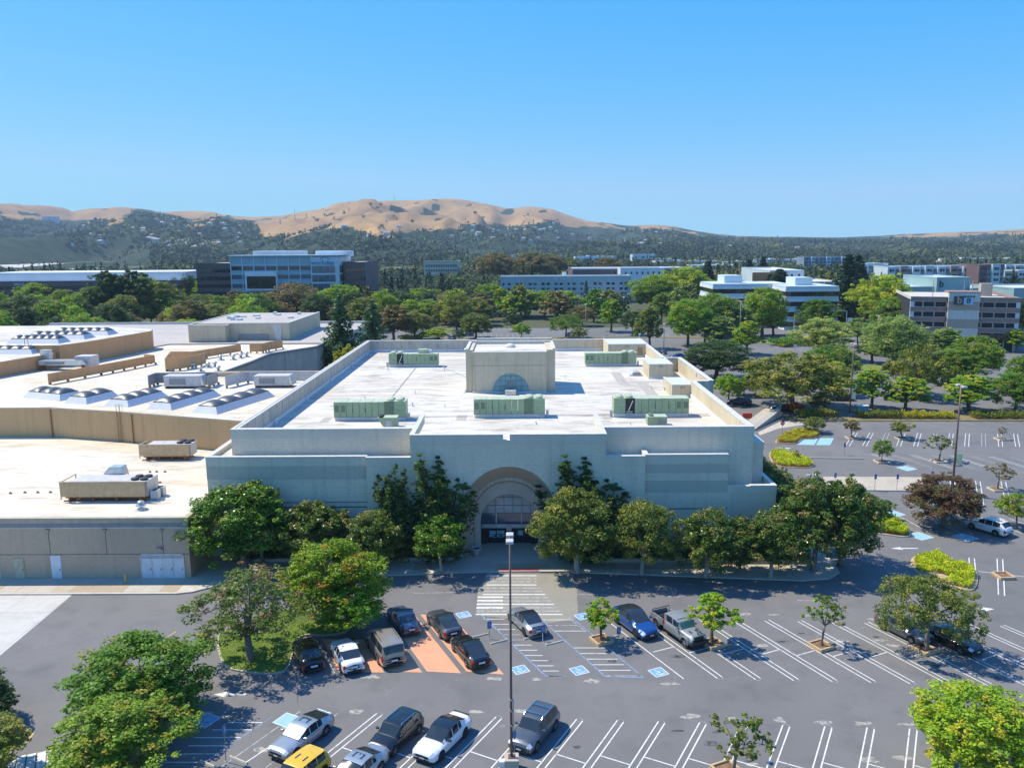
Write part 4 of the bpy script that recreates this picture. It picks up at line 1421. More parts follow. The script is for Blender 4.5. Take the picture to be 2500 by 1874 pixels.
for x in (0, 1.2):
    b = MB(); b.lathe([(0.18, 0), (0.18, 0.7), (0.4, 0.75), (0.4, 1.0), (0.1, 1.15)], 12, (x, 0, 0)); b.build('vent_cap', 'galvanised', t, True)
t = thing('weather_mast', 'white instrument post on the back right corner of the store parapet', 'mast', (27.2, 183.3, TZ + 0.1))
b = MB(); b.tube([(0, 0, 0), (0, 0, 1.0)], 0.05, 6); b.build('post', 'post_white', t)
b = MB(); b.box(-0.3, 0.3, -0.06, 0.06, 0.9, 1.15); b.build('bracket', 'post_white', t)

# entrance pots
for (px, py, lb) in ((1163, 1358, 'stone planter pot left of the arched entrance'), (1316, 1355, 'stone planter pot right of the arched entrance')):
    g = G(px, py)
    t = thing('planter_pot', lb, 'planter pot', (g.x, 91.3, 0.14), 0.0, 'entrance pots')
    b = MB(); b.lathe([(0.32, 0), (0.42, 0.5), (0.5, 0.75), (0.62, 0.8), (0.62, 0.95), (0.5, 0.95), (0.46, 0.8)], 18); b.build('bowl', 'pot', t, True)
    b = MB(); b.lathe([(0.46, 0.82), (0.01, 0.84)], 14); b.build('soil_fill', 'black_grille', t)
# ------------------------------------------------------------------ mall buildings on the left
mall_a = thing('service_wing', 'low tan brick mall wing with service doors and white roof', 'building')
def poly_part(name, mats, poly, z0, z1, parent, mtop=1):
    b = MB()
    b.prism(poly, z0, z1, 0, mtop if len(mats) > 1 else None)
    return b.build(name, mats, parent)
PA = [(-130, 85.2), (-35.95, 85.2), (-35.95, 113.1), (-44.3, 115.95), (-60.3, 121.5), (-72.8, 124.95), (-130, 125.2)]
poly_part('wall', ['brick_tan', 'roof_cream'], PA, 0, 6.7, mall_a)
b = MB()
b.box(-130, -35.8, 85.02, 85.6, 6.48, 7.05); b.box(-36.35, -35.8, 85.6, 91.4, 6.48, 7.05)
b.build('fascia', 'coping_tan', mall_a)
b = MB(); b.box(-130, -35.88, 85.1, 85.2, 5.96, 6.48); b.box(-35.95, -35.86, 85.2, 91.4, 5.96, 6.48); b.build('dark_band', 'unit_grey_dark', mall_a)
b = MB(); b.box(-130, -35.9, 85.12, 85.2, 5.84, 5.96); b.build('drip_edge', 'coping', mall_a)
b = MB(); b.box(-130, -35.92, 85.17, 85.2, 2.86, 2.9); b.build('wall_groove', 'dark_seam', mall_a)
for x in np.arange(-76, -37, 6.2):
    b = MB(); b.box(x, x + 0.05, 85.18, 85.2, 2.9, 5.8); b.build('wall_joint', 'dark_seam', mall_a)
    b = MB(); b.box(x - 0.15, x + 0.2, 85.0, 85.2, 5.55, 5.78); b.build('overflow_spout', 'metal_grey', mall_a)
def door(x0, x1, z1, mat, nm='door'):
    b = MB(); b.box(x0, x1, 85.13, 85.2, 0.15, z1); d = b.build(nm, mat, mall_a)
    b = MB(); b.box(x1 - 0.2, x1 - 0.1, 85.05, 85.12, 1.05, 1.3); b.build('handle', 'metal_grey', d)
    return d
door(-51.2, -50.1, 2.75, 'door_white')
door(-55.3, -54.2, 2.45, 'door_beige')
door(-58.0, -56.9, 2.75, 'door_white')
for i in range(4):
    door(-41.25 + i * 1.15, -41.25 + (i + 1) * 1.15 - 0.04, 2.42, 'door_white', 'loading_door')
b = MB(); b.box(-41.25, -36.69, 85.14, 85.2, 2.46, 2.8); b.build('transom', 'unit_grey', mall_a)
b = MB()
b.box(-41.35, -41.26, 85.1, 85.2, 0.15, 2.9); b.box(-36.68, -36.59, 85.1, 85.2, 0.15, 2.9); b.box(-41.35, -36.59, 85.1, 85.2, 2.8, 2.9); b.box(-38.98, -38.95, 85.1, 85.19, 0.15, 2.8)
b.build('door_frame', 'post_white', mall_a)
b = MB(); b.box(-39.4, -38.9, 84.9, 85.2, 3.4, 3.65); b.build('wall_lamp', 'metal_grey', mall_a)

def settle(root, base):
    """bring a building's origin to its own foot"""
    d = Vector(base)
    root.location = d
    for ch in root.children:
        ch.location = ch.location - d

mall_b = thing('skylight_hall', 'tan ribbed mall hall with rows of dark domed skylights', 'building')
PB = [(-130, 125.2), (-72.8, 124.95), (-60.3, 121.5), (-44.3, 115.95), (-36.2, 113.1), (-33.82, 113.1), (-33.82, 142), (-65, 142), (-83.1, 146.4), (-87.5, 139.5), (-130, 131.5)]
poly_part('wall', ['ribbed_tan', 'roof_cream'], PB, 0, 11.2, mall_b)
b = MB()
fp = PB[:5]
for a, c in zip(fp[:-1], fp[1:]):
    b.bar((a[0], a[1] - 0.02, 11.3), (c[0], c[1] - 0.02, 11.3), 0.35, 0.24)
b.build('edge_flashing', 'coping_tan', mall_b)
for (x, y) in ((-72.6, 124.75), (-58.0, 120.55), (-37.5, 113.4)):
    b = MB(); b.tube([(x, y, 6.7), (x, y, 11.3)], 0.09, 6); b.build('downpipe', 'rust', mall_b)
b = MB()
lx, ly = -60.6, 121.3
for dx in (0, 0.6):
    b.tube([(lx + dx, ly - dx * 0.3, 6.7), (lx + dx, ly - dx * 0.3, 12.4)], 0.04, 5)
for z in np.arange(6.9, 11.3, 0.35):
    b.tube([(lx, ly, z), (lx + 0.6, ly - 0.18, z)], 0.025, 4)
for dx in (0, 0.6):
    b.tube([(lx + dx, ly - dx * 0.3, 12.4), (lx + dx, ly + 0.8 - dx * 0.3, 12.4), (lx + dx, ly + 0.8 - dx * 0.3, 11.3)], 0.03, 5)
b.build('roof_ladder', 'rust', mall_b)

def skylight(parent, a, c, w, n, z):
    a, c = Vector((a[0], a[1], 0)), Vector((c[0], c[1], 0))
    d = (c - a)
    ln = d.length
    d.normalize()
    s = Vector((d.y, -d.x, 0))
    b = MB()
    h, fl = 1.0, 0.75
    lo = [a - d * fl - s * (w / 2 + fl), a - d * fl + s * (w / 2 + fl), c + d * fl + s * (w / 2 + fl), c + d * fl - s * (w / 2 + fl)]
    hi = [a - s * (w / 2), a + s * (w / 2), c + s * (w / 2), c - s * (w / 2)]
    b.add([(q.x, q.y, z) for q in lo] + [(q.x, q.y, z + h) for q in hi], [(0, 1, 5, 4), (1, 2, 6, 5), (2, 3, 7, 6), (3, 0, 4, 7), (4, 5, 6, 7)])
    k = b.build('skylight', 'roof_bright', parent)
    st = ln / n
    for i in range(n):
        b = MB()
        o = a + d * (st * i)
        N1 = 9
        for p in range(N1 + 1):
            for q in range(N1 + 1):
                u, v_ = p / N1, q / N1
                hh = 0.62 * (math.sin(math.pi * u) ** 0.6) * (math.sin(math.pi * v_) ** 0.6)
                P = o + d * (st * (0.01 + 0.98 * u)) + s * (w * (v_ - 0.5) * 0.99)
                b.v.append((P.x, P.y, z + h + 0.1 + hh))
        for p in range(N1):
            for q in range(N1):
                i0 = p * (N1 + 1) + q
                b.f.append((i0, i0 + 1, i0 + N1 + 2, i0 + N1 + 1)); b.m.append(0)
        b.build('skylight_dome', 'smoke_dome', k, True)
    b = MB()
    b.add([(q.x, q.y, z + h) for q in hi] + [(q.x, q.y, z + h + 0.1) for q in hi], [(0, 1, 5, 4), (1, 2, 6, 5), (2, 3, 7, 6), (3, 0, 4, 7), (4, 5, 6, 7)])
    b.build('skylight_frame', 'black_grille', k)
for a, c, w_, n in (((-46.7, 120.9), (-42.75, 134.2), 3.1, 4), ((-54.9, 124.1), (-52.0, 135.0), 3.1, 4), ((-62.8, 126.8), (-60.7, 134.6), 3.2, 3), ((-70.6, 129.4), (-69.0, 135.0), 3.1, 2),
                    ((-81.0, 136.2), (-74.2, 133.4), 3.4, 3), ((-97, 134.6), (-88.6, 133.6), 3.4, 4)):
    skylight(mall_b, a, c, w_, n, 11.2)

mall_c = thing('mall_back_roof', 'wide cream mall roof behind the skylight hall', 'building')
PC = [(-150, 135.6), (-130, 131.6), (-87.5, 139.6), (-83.1, 146.5), (-65, 142.1), (-33.85, 142.1), (-33.85, 158.3), (-59, 158.3), (-57.7, 176.6), (-57.5, 189), (-49.8, 202), (-49.8, 209), (-150, 209)]
poly_part('wall', ['stucco_grey', 'roof_cream'], PC, 0, 10.9, mall_c)
b = MB()
b.box(-59, -33.9, 158.0, 158.5, 10.9, 11.75)
b.build('parapet', 'ribbed_tan', mall_c)
b = MB()
for a, c in (((-59, 158.5), (-57.7, 176.6)), ((-57.7, 176.6), (-57.5, 189)), ((-57.5, 189), (-49.8, 202)), ((-49.8, 202), (-49.8, 209))):
    b.bar((a[0], a[1], 11.0), (c[0], c[1], 11.0), 0.5, 0.55)
b.build('edge_fascia', 'unit_grey_dark', mall_c)
b = MB(); b.box(-64, -54, 157.2, 158.0, 10.9, 11.7); b.build('kerb_parapet', 'coping_tan', mall_c)

mall_d = thing('raised_hall', 'raised brown mall block with three rows of skylights at far left', 'building')
poly_part('wall', ['ribbed_brown', 'roof_white'], [(-150, 172.4), (-96.6, 171.6), (-94, 178), (-89.5, 199.6), (-91, 204), (-112, 214), (-150, 216)], 0, 15.5, mall_d)
for (x0, x1, y, n) in ((38, 150, 824, 6), (84, 212, 814, 6), (145, 269, 805, 6)):
    a, c = G(x0, y, 16.6), G(x1, y, 16.6)
    skylight(mall_d, a, c, 3.0, n, 15.5)
b = MB()
for i in range(2):
    b.tube([(-104 + i * 0.7, 172.0, 13.5), (-104 + i * 0.7, 172.0, 17)], 0.05, 5)
b.tube([(-104, 172, 17), (-103.3, 172, 17)], 0.05, 5)
b.build('roof_ladder', 'rust', mall_d)
mall_e = thing('lower_hall', 'lower brown mall block with skylights at the left edge', 'building')
poly_part('wall', ['ribbed_brown', 'roof_white'], [(-150, 148), (-104, 150), (-101.2, 158), (-97.3, 171.4), (-150, 172)], 0, 13.9, mall_e)
a, c = G(0, 849, 15.0), G(85, 849, 15.0)
skylight(mall_e, (a.x - 4, a.y), c, 3.0, 5, 13.9)
skylight(mall_e, (-118, 155), (-108, 154.6), 2.8, 3, 13.9)

mall_f = thing('anchor_store', 'beige anchor store with grey gravel roof behind the mall', 'building')
poly_part('wall', ['stucco_grey', 'roof_grey'], [(-150, 217), (-112, 214.2), (-91, 204.2), (-89.3, 209.2), (-50, 209.2), (-48, 240), (-46, 262), (-150, 262)], 0, 11.2, mall_f)
b = MB(); b.box(-150, -46, 262, 262.5, 0, 11.9); b.build('back_parapet', 'coping', mall_f)
b = MB(); b.box(-85.4, -75.8, 212.2, 250, 11.2, 15.5); b.box(-75.8, -60.2, 215.6, 250, 11.2, 15.6); b.build('upper_wall', 'stucco', mall_f)
b = MB(); b.box(-85.0, -60.6, 216, 249.6, 15.6, 15.68); b.build('upper_roof', 'roof_grey', mall_f)
b = MB(); b.box(-85.5, -75.7, 212.1, 212.6, 15.5, 15.75); b.box(-75.7, -60.1, 215.5, 216, 15.6, 15.85); b.box(-60.7, -60.1, 216, 250, 15.6, 15.85); b.box(-85.5, -85, 212.6, 250, 15.6, 15.85); b.build('upper_coping', 'coping', mall_f)
rr_ = random.Random(9)
for i in range(12):
    x, y = rr_.uniform(-82, -63), rr_.uniform(219, 246)
    b = MB(); b.box(x, x + rr_.uniform(0.8, 2), y, y + rr_.uniform(1, 2), 15.68, 15.68 + rr_.uniform(0.4, 0.9)); b.build('roof_curb_unit', 'flashing', mall_f)
b = MB(); b.box(-73.5, -65.5, 215.45, 215.6, 11.6, 12.9); b.build('louvre_opening', 'unit_grey_dark', mall_f)
b = MB(); b.add([(-63.6, 215.2, 11.2), (-62.2, 215.2, 11.2), (-62.2, 215.6, 15.4), (-64.6, 215.6, 15.4)], [(0, 1, 2, 3)]); b.build('stain_panel', 'coping', mall_f)

# roof plant on the mall: screened units
def zig(b, p0, p1, z0, z1, pitch=0.3, dep=0.05):
    p0, p1 = Vector((p0[0], p0[1], 0)), Vector((p1[0], p1[1], 0))
    ln = (p1 - p0).length
    n = max(2, int(ln / pitch) * 2)
    d = (p1 - p0) / n
    s = Vector((d.y, -d.x, 0)).normalized() * dep
    o = len(b.v)
    for i in range(n + 1):
        q = p0 + d * i + (s if (i // 1) % 2 else Vector((0, 0, 0)))
        b.v += [(q.x, q.y, z0), (q.x, q.y, z1)]
    for i in range(n):
        b.f.append((o + 2 * i, o + 2 * i + 2, o + 2 * i + 3, o + 2 * i + 1)); b.m.append(0)
    back = p0 + Vector((-s.x, -s.y, 0)), p1 + Vector((-s.x, -s.y, 0))
    return b

def screened_unit(label, x, y, L_, z, D=3.6, H=1.75, hood=True, extra=True, group='screened units on the mall roof'):
    t = thing('screened_roof_unit', label, 'rooftop unit', (x, y, z), 0.0, group)
    b = MB(); zig(b, (0, 0), (L_, 0), 0.65, 0.65 + H); zig(b, (L_, 0.06), (0, 0.06), 0.65, 0.65 + H); b.build('front_screen', 'screen_tan', t)
    b = MB(); b.box(-0.03, L_ + 0.03, -0.06, 0.1, 0.65 + H, 0.65 + H + 0.06); b.build('screen_cap', 'coping_tan', t)
    b = MB()
    for q in ((0, 0.1), (0, D)):
        b.box(q[0] - 0.05, q[0] + 0.05, q[1] - 0.05, q[1] + 0.05, 0.3, 0.65 + H)
    b.box(-0.05, 0.05, 0.1, D, 0.55 + H, 0.65 + H); b.box(-0.05, 0.05, 0.1, D, 1.5, 1.6)
    b.build('end_frame', 'screen_tan', t)
    b = MB()
    n = 4
    for i in range(n):
        xx = 0.9 + i * (L_ - 1.6) / (n - 1)
        b.box(xx - 0.08, xx + 0.08, 0.1, D, 0, 0.55)
    b.box(0.4, L_ - 0.2, 0.3, 0.45, 0.4, 0.55); b.box(0.4, L_ - 0.2, D - 0.4, D - 0.25, 0.4, 0.55); b.box(0.2, L_, 0.25, 0.4, 0.02, 0.14)
    b.build('support_rails', 'rust', t)
    for i in range(6):
        w_ = (L_ - 3.2) / 6
        b = MB(); b.box(1.0 + i * w_ + 0.01, 1.0 + (i + 1) * w_ - 0.01, 0.5, D - 0.2, 0.55, 0.62 + H); b.build('unit_panel', 'unit_top', t)
    b = MB(); b.box(L_ - 2.2, L_ + 0.1, 0.5, D - 0.2, 0.55, 0.6 + H); b.build('condenser', 'unit_grey', t)
    for i in range(2):
        for j in range(2):
            b = MB(); fan(b, L_ - 1.6 + i * 1.05, 1.15 + j * 1.2, 0.6 + H, 0.45, 0); b.build('fan_guard', 'black_grille', t, True)
    if hood:
        b = MB()
        b.add([(3.4, D - 0.2, 0.6 + H), (6.0, D - 0.2, 0.6 + H), (6.0, D + 1.8, 0.3), (3.4, D + 1.8, 0.3), (4.2, D - 0.2, 1.5 + H), (5.6, D - 0.2, 1.5 + H), (5.6, D + 1.2, 1.5 + H), (4.2, D + 1.2, 1.5 + H)],
              [(0, 1, 5, 4), (1, 2, 6, 5), (2, 3, 7, 6), (3, 0, 4, 7), (4, 5, 6, 7)])
        b.build('duct_hood', 'galvanised', t)
    if extra:
        for (dx, dy) in ((L_ + 0.4, 1.9), (L_ + 0.3, 0.6)):
            b = MB(); b.box(dx, dx + 0.85, dy, dy + 0.8, 0.15, 1.15); k = b.build('condenser_box', 'unit_grey', t)
            b = MB(); b.lathe([(0.33, 1.15), (0.33, 1.19), (0.05, 1.2)], 12, (dx + 0.42, dy + 0.4, 0)); b.build('fan_disc', 'black_grille', k)
    return t
screened_unit('screened roof unit with galvanised duct hood on the near mall roof', -53.2, 91.7, 9.9, 6.7)
screened_unit('smaller screened roof unit against the ribbed hall wall', -52.4, 110.2, 6.9, 6.7, 2.8, 1.6, False, False)

def roof_screen(label, pts, z, h, mat='ribbed_brown', group='brown roof screens'):
    p0 = pts[0]
    t = thing('roof_screen', label, 'roof screen', (p0[0], p0[1], z), 0.0, group)
    for a, c in zip(pts[:-1], pts[1:]):
        b = MB()
        b.bar((a[0] - p0[0], a[1] - p0[1], 0.35 + h / 2), (c[0] - p0[0], c[1] - p0[1], 0.35 + h / 2), 0.12, h)
        b.build('screen_panel', mat, t)
        n = max(2, int((Vector(c) - Vector(a)).length / 3))
        for i in range(n + 1):
            q = Vector(a).lerp(Vector(c), i / n)
            b = MB(); b.box(q.x - p0[0] - 0.06, q.x - p0[0] + 0.06, q.y - p0[1] + 0.1, q.y - p0[1] + 0.9, 0, 0.3); b.box(q.x - p0[0] - 0.05, q.x - p0[0] + 0.05, q.y - p0[1] + 0.08, q.y - p0[1] + 0.18, 0, h); b.build('brace', 'rust', t)
    return t
def zr(x, y, z=10.9):
    g = G(350 + x / 4.916, 750 + y / 4.916, z)
    return (g.x, g.y)
roof_screen('long brown roof screen running away across the mall roof', [(-86.5, 149), (-82.5, 160), (-78.0, 174.5), (-80.5, 175.5)], 10.9, 1.7)
roof_screen('tall L-shaped brown roof screen in the middle of the mall roof', [(zr(230, 720)[0], zr(230, 720)[1] + 4), zr(270, 770), zr(430, 760), zr(620, 730), zr(750, 690)], 10.9, 2.3)
roof_screen('long brown roof screen toward the beige anchor store', [zr(330, 640), zr(600, 640), zr(900, 590), zr(1170, 545)], 10.9, 1.7)
roof_screen('short brown roof screen beside the satellite dish', [zr(1280, 550), zr(1430, 550), zr(1500, 530), zr(1670, 500)], 10.9, 1.9)

def box_unit(label, x, y, z, sx, sy, sz, mats=('unit_grey', 'unit_top'), legs=0.4, rz=0.0, group=None):
    t = thing('rooftop_unit', label, 'rooftop unit', (x, y, z), rz, group)
    b = MB(); b.box(0, sx, 0, sy, legs, legs + sz); bevel(b.build('cabinet', mats[0], t), 0.04)
    b = MB(); b.box(-0.04, sx + 0.04, -0.04, sy + 0.04, legs + sz, legs + sz + 0.06); b.build('top_panel', mats[1], t)
    b = MB(); b.box(0.1, 0.25, 0.1, sy - 0.1, 0, legs); b.box(sx - 0.25, sx - 0.1, 0.1, sy - 0.1, 0, legs); b.build('skid', 'rust', t)
    b = MB(); b.box(sx * 0.15, sx * 0.6, -0.03, 0, legs + sz * 0.2, legs + sz * 0.8); b.build('louvre', 'unit_grey_dark', t)
    b = MB(); b.add([(sx, 0.1, legs + 0.1), (sx + 0.7, 0.1, legs + 0.1), (sx + 0.1, 0.1, legs + sz), (sx, 0.1, legs + sz), (sx, sy - 0.1, legs + 0.1), (sx + 0.7, sy - 0.1, legs + 0.1), (sx + 0.1, sy - 0.1, legs + sz), (sx, sy - 0.1, legs + sz)],
                    [(0, 1, 2, 3), (7, 6, 5, 4), (1, 5, 6, 2), (2, 6, 7, 3), (0, 4, 5, 1)]); b.build('intake_hood', 'galvanised', t)
    return t
q = zr(195, 1000, 10.9)
box_unit('grey package unit behind a brown frame above the hall skylights', q[0], 144.0, 10.9, 6.5, 2.6, 1.8)
roof_screen('dark framed screen around the grey package unit', [(q[0] - 3.2, 145.0), (q[0] - 3.2, 148.2), (q[0] + 8, 148.2), (q[0] + 8, 143.6)], 10.9, 1.9, 'unit_grey_dark', None)
box_unit('grey package unit beside the store parapet on the mall roof', -47.0, 144.2, 10.9, 6.2, 2.8, 1.7)
roof_screen('brown framed screen behind the parapet-side package unit', [(-52.0, 144.0), (-50.0, 149.5), (-36.0, 149.5)], 10.9, 1.8, 'unit_grey', None)
g = G(95, 905, 10.9)
t = box_unit('galvanised duct plant with platform at the left of the mall roof', g.x, g.y, 10.9, 9.0, 2.4, 0.9, ('galvanised', 'galvanised'), 1.1)
b = MB(); b.box(7.0, 10.5, 1.0, 4.0, 0.6, 2.8); b.build('blower_box', 'unit_top', t)
b = MB(); b.box(-0.6, 1.2, 2.0, 3.4, 2.0, 4.0); b.build('duct_riser', 'galvanised', t)
# a few cowls and curbs among the screens
vr = random.Random(21)
for i, (x, y) in enumerate(((590, 735), (690, 775), (860, 715), (930, 635), (1080, 630), (1170, 612), (1240, 596), (900, 770), (780, 725))):
    q = zr(x, y)
    t = thing('roof_cowl', 'small grey ventilation cowl among the brown roof screens', 'roof vent', (q[0], q[1], 10.9), vr.uniform(0, 6), 'ventilation cowls on the mall roof')
    b = MB(); b.lathe([(0.3, 0), (0.3, 0.7), (0.55, 0.75), (0.5, 1.05), (0.2, 1.2)], 10); b.build('cowl', 'galvanised', t, True)
    b = MB(); b.box(-0.6, 0.6, -0.5, 0.5, 0, 0.2); b.build('kerb_base', 'flashing', t)
g = zr(1412, 400)
t = thing('satellite_dish', 'white satellite dish on the mall roof by the beige wall', 'dish', (g[0], g[1], 10.9))
b = MB(); b.lathe([(0.05, 0.35), (0.6, 0.28), (1.0, 0.1), (1.25, -0.2), (1.2, -0.2), (0.6, 0.2), (0.04, 0.28)], 16, (0, 0, 0)); o = b.build('reflector', 'flashing', t, True); o.location = (0, 0, 2.2); o.rotation_euler = (rad(65), 0, rad(60))
b = MB(); b.tube([(0, 0, 0), (0, 0, 2.0)], 0.08, 8); b.build('mast', 'metal_grey', t)
for i, (x, y) in enumerate(((95, 202), (225, 195), (340, 194), (455, 193), (1440, 105), (1350, 10), (1410, 8), (1485, 8), (1300, 130))):
    g = G(x / 3.685, 1150 + y / 3.685, 6.7)
    t = thing('roof_stub', 'small dark pipe support on the near mall roof', 'roof vent', (g.x, g.y, 6.7), 0, 'pipe supports on the near mall roof')
    b = MB(); b.box(-0.14, 0.14, -0.1, 0.1, 0, 0.16); b.lathe([(0.05, 0.16), (0.05, 0.26)], 6); b.build('block', 'rust', t)
g = G(345, 1243, 6.7)
t = thing('roof_exhaust', 'grey twin-disc exhaust cap at the near mall roof edge', 'roof vent', (g.x, g.y, 6.7))
b = MB(); b.lathe([(0.45, 0), (0.5, 0.12), (0.2, 0.2), (0.2, 0.4), (0.55, 0.45), (0.55, 0.6), (0.15, 0.7), (0.15, 0.8), (0.38, 0.84), (0.3, 1.0)], 14); b.build('cap', 'galvanised', t, True)
b = MB(); b.box(-0.5, 0.5, -0.5, 0.5, 0, 0.06); b.build('kerb_base', 'flashing', t)
g = G(307, 1426)
t = thing('bollard', 'yellow steel bollard on the service walk', 'bollard', (g.x, g.y, 0.14))
b = MB(); b.lathe([(0.1, 0), (0.1, 1.0), (0.07, 1.08), (0.01, 1.1)], 12); b.build('post', 'bollard_yellow', t, True)
b = MB(); b.lathe([(0.16, 0), (0.16, 0.03)], 10); b.build('foot', 'metal_grey', t)
for root, base in ((store, (-3.1, 94.2, 0)), (mall_a, (-60, 85.2, 0)), (mall_b, (-60, 121.4, 0)), (mall_c, (-70, 142.1, 0)), (mall_d, (-100, 172, 0)), (mall_e, (-105, 150, 0)), (mall_f, (-80, 209.2, 0))):
    settle(root, base)
# ------------------------------------------------------------------ foliage
leaf_mat('lf_green', (0.079, 0.173, 0.0149), (0.257, 0.412, 0.0371), (0.336, 0.325, 0.0371), 0.18)
leaf_mat('lf_bright', (0.119, 0.251, 0.0149), (0.375, 0.565, 0.0371), (0.514, 0.478, 0.0371), 0.2)
leaf_mat('lf_lime', (0.162, 0.267, 0.0121), (0.437, 0.57, 0.0304), (0.486, 0.481, 0.0304), 0.2)
leaf_mat('lf_dark', (0.0374, 0.0829, 0.0175), (0.129, 0.196, 0.041), None)
leaf_mat('lf_magnolia', (0.0387, 0.0864, 0.00997), (0.166, 0.236, 0.0351), (0.276, 0.236, 0.06), 0.14, 0.2, 0.28)
leaf_mat('lf_magnolia_green', (0.0455, 0.117, 0.00758), (0.197, 0.317, 0.0237), (0.303, 0.334, 0.0569), 0.15, 0.2, 0.28)
leaf_mat('lf_olive', (0.0992, 0.144, 0.0236), (0.306, 0.349, 0.0586), (0.396, 0.349, 0.0652), 0.25)
leaf_mat('lf_oak', (0.0702, 0.12, 0.0169), (0.294, 0.321, 0.0423), (0.374, 0.345, 0.0509), 0.3)
leaf_mat('lf_brown', (0.0902, 0.113, 0.026), (0.252, 0.246, 0.0717), (0.36, 0.226, 0.0783), 0.35)
leaf_mat('lf_thin', (0.081, 0.144, 0.0236), (0.27, 0.328, 0.0652), (0.342, 0.205, 0.0783), 0.2)
leaf_mat('lf_red', (0.112, 0.06, 0.033), (0.27, 0.15, 0.09), (0.15, 0.15, 0.045), 0.3)
leaf_mat('lf_turning', (0.0972, 0.196, 0.0101), (0.324, 0.445, 0.0253), (0.486, 0.214, 0.0304), 0.06)
leaf_mat('lf_pale', (0.147, 0.229, 0.0433), (0.415, 0.522, 0.118), (0.494, 0.522, 0.149), 0.2)
leaf_mat('lf_yellow', (0.285, 0.27, 0.012), (0.63, 0.54, 0.0375), None)
leaf_mat('lf_conifer', (0.018, 0.045, 0.021), (0.0675, 0.12, 0.0525), None)
leaf_mat('lf_cedar', (0.0457, 0.11, 0.0366), (0.183, 0.275, 0.11), None)
leaf_mat('lf_purple', (0.045, 0.03, 0.0375), (0.105, 0.075, 0.0825), None)
leaf_mat('lf_cover', (0.216, 0.319, 0.009), (0.576, 0.672, 0.0225), (0.72, 0.672, 0.045), 0.25)
leaf_mat('lf_hedge', (0.09, 0.134, 0.0112), (0.306, 0.319, 0.0338), (0.504, 0.336, 0.0338), 0.2)
leaf_mat('lf_redhedge', (0.24, 0.045, 0.0225), (0.57, 0.135, 0.045), (0.15, 0.15, 0.03), 0.2)
leaf_mat('lf_far', (0.022, 0.045, 0.02), (0.095, 0.13, 0.04), (0.17, 0.18, 0.045), 0.22, 0.15, 0.7)

def leaf_mesh(name, c, nrm, ln, wd, tint, tinge, rng, mat='lf_green'):
    n = len(c)
    r = rng.normal(size=(n, 3))
    u = np.cross(nrm, r)
    u /= np.linalg.norm(u, axis=1, keepdims=True) + 1e-9
    v = np.cross(nrm, u)
    u *= (ln / 2)[:, None]
    v *= (wd / 2)[:, None]
    V = np.empty((n, 4, 3), np.float32)
    V[:, 0] = c - u
    V[:, 1] = c + v - nrm * (wd * 0.12)[:, None]
    V[:, 2] = c + u
    V[:, 3] = c - v - nrm * (wd * 0.12)[:, None]
    me = bpy.data.meshes.new(name)
    me.vertices.add(4 * n)
    me.vertices.foreach_set('co', V.reshape(-1))
    me.loops.add(4 * n)
    me.loops.foreach_set('vertex_index', np.arange(4 * n, dtype=np.int32))
    me.polygons.add(n)
    me.polygons.foreach_set('loop_start', np.arange(0, 4 * n, 4, dtype=np.int32))
    me.polygons.foreach_set('loop_total', np.full(n, 4, np.int32))
    a = me.attributes.new('tint', 'FLOAT', 'POINT')
    a.data.foreach_set('value', np.repeat(tint.astype(np.float32), 4))
    a = me.attributes.new('tinge', 'FLOAT', 'POINT')
    a.data.foreach_set('value', np.repeat(tinge.astype(np.float32), 4))
    me.materials.append(M(mat))
    me.update()
    me.validate()
    return me

def clumps_to_leaves(cl, rng, per, leaf, upbias=0.55, flat=1.0):
    """cl: list of (center, radius, density)"""
    C_, N_, T_, G_, Ls = [], [], [], [], []
    for (c, r, d) in cl:
        n = max(3, int(per * d))
        p = rng.normal(size=(n, 3))
        p /= np.linalg.norm(p, axis=1, keepdims=True)
        rr = rng.uniform(0.25, 1.0, n) ** 0.5
        out = p.copy()
        p = p * rr[:, None] * r
        p[:, 2] *= 0.8 * flat
        nn = out * 0.7 + rng.normal(size=(n, 3)) * 0.55
        nn[:, 2] += upbias
        nn /= np.linalg.norm(nn, axis=1, keepdims=True)
        C_.append(np.asarray(c)[None] + p)
        N_.append(nn)
        ct = rng.uniform(0.2, 0.8)
        T_.append(np.clip(ct + rng.normal(size=n) * 0.2, 0, 1))
        g = rng.uniform(0, 1)
        G_.append(np.full(n, g))
        Ls.append(leaf * rng.uniform(0.65, 1.3, n))
    return np.concatenate(C_), np.concatenate(N_), np.concatenate(Ls), np.concatenate(T_), np.concatenate(G_)

def limb_tubes(b, start, ends, r0, rng, seg=6):
    for e in ends:
        s, e = Vector(start), Vector(e)
        m1 = s.lerp(e, 0.45) + Vector((rng.uniform(-.2, .2), rng.uniform(-.2, .2), (e - s).length * 0.1))
        b.tube([s, m1, e], [r0, r0 * 0.6, r0 * 0.18], seg)

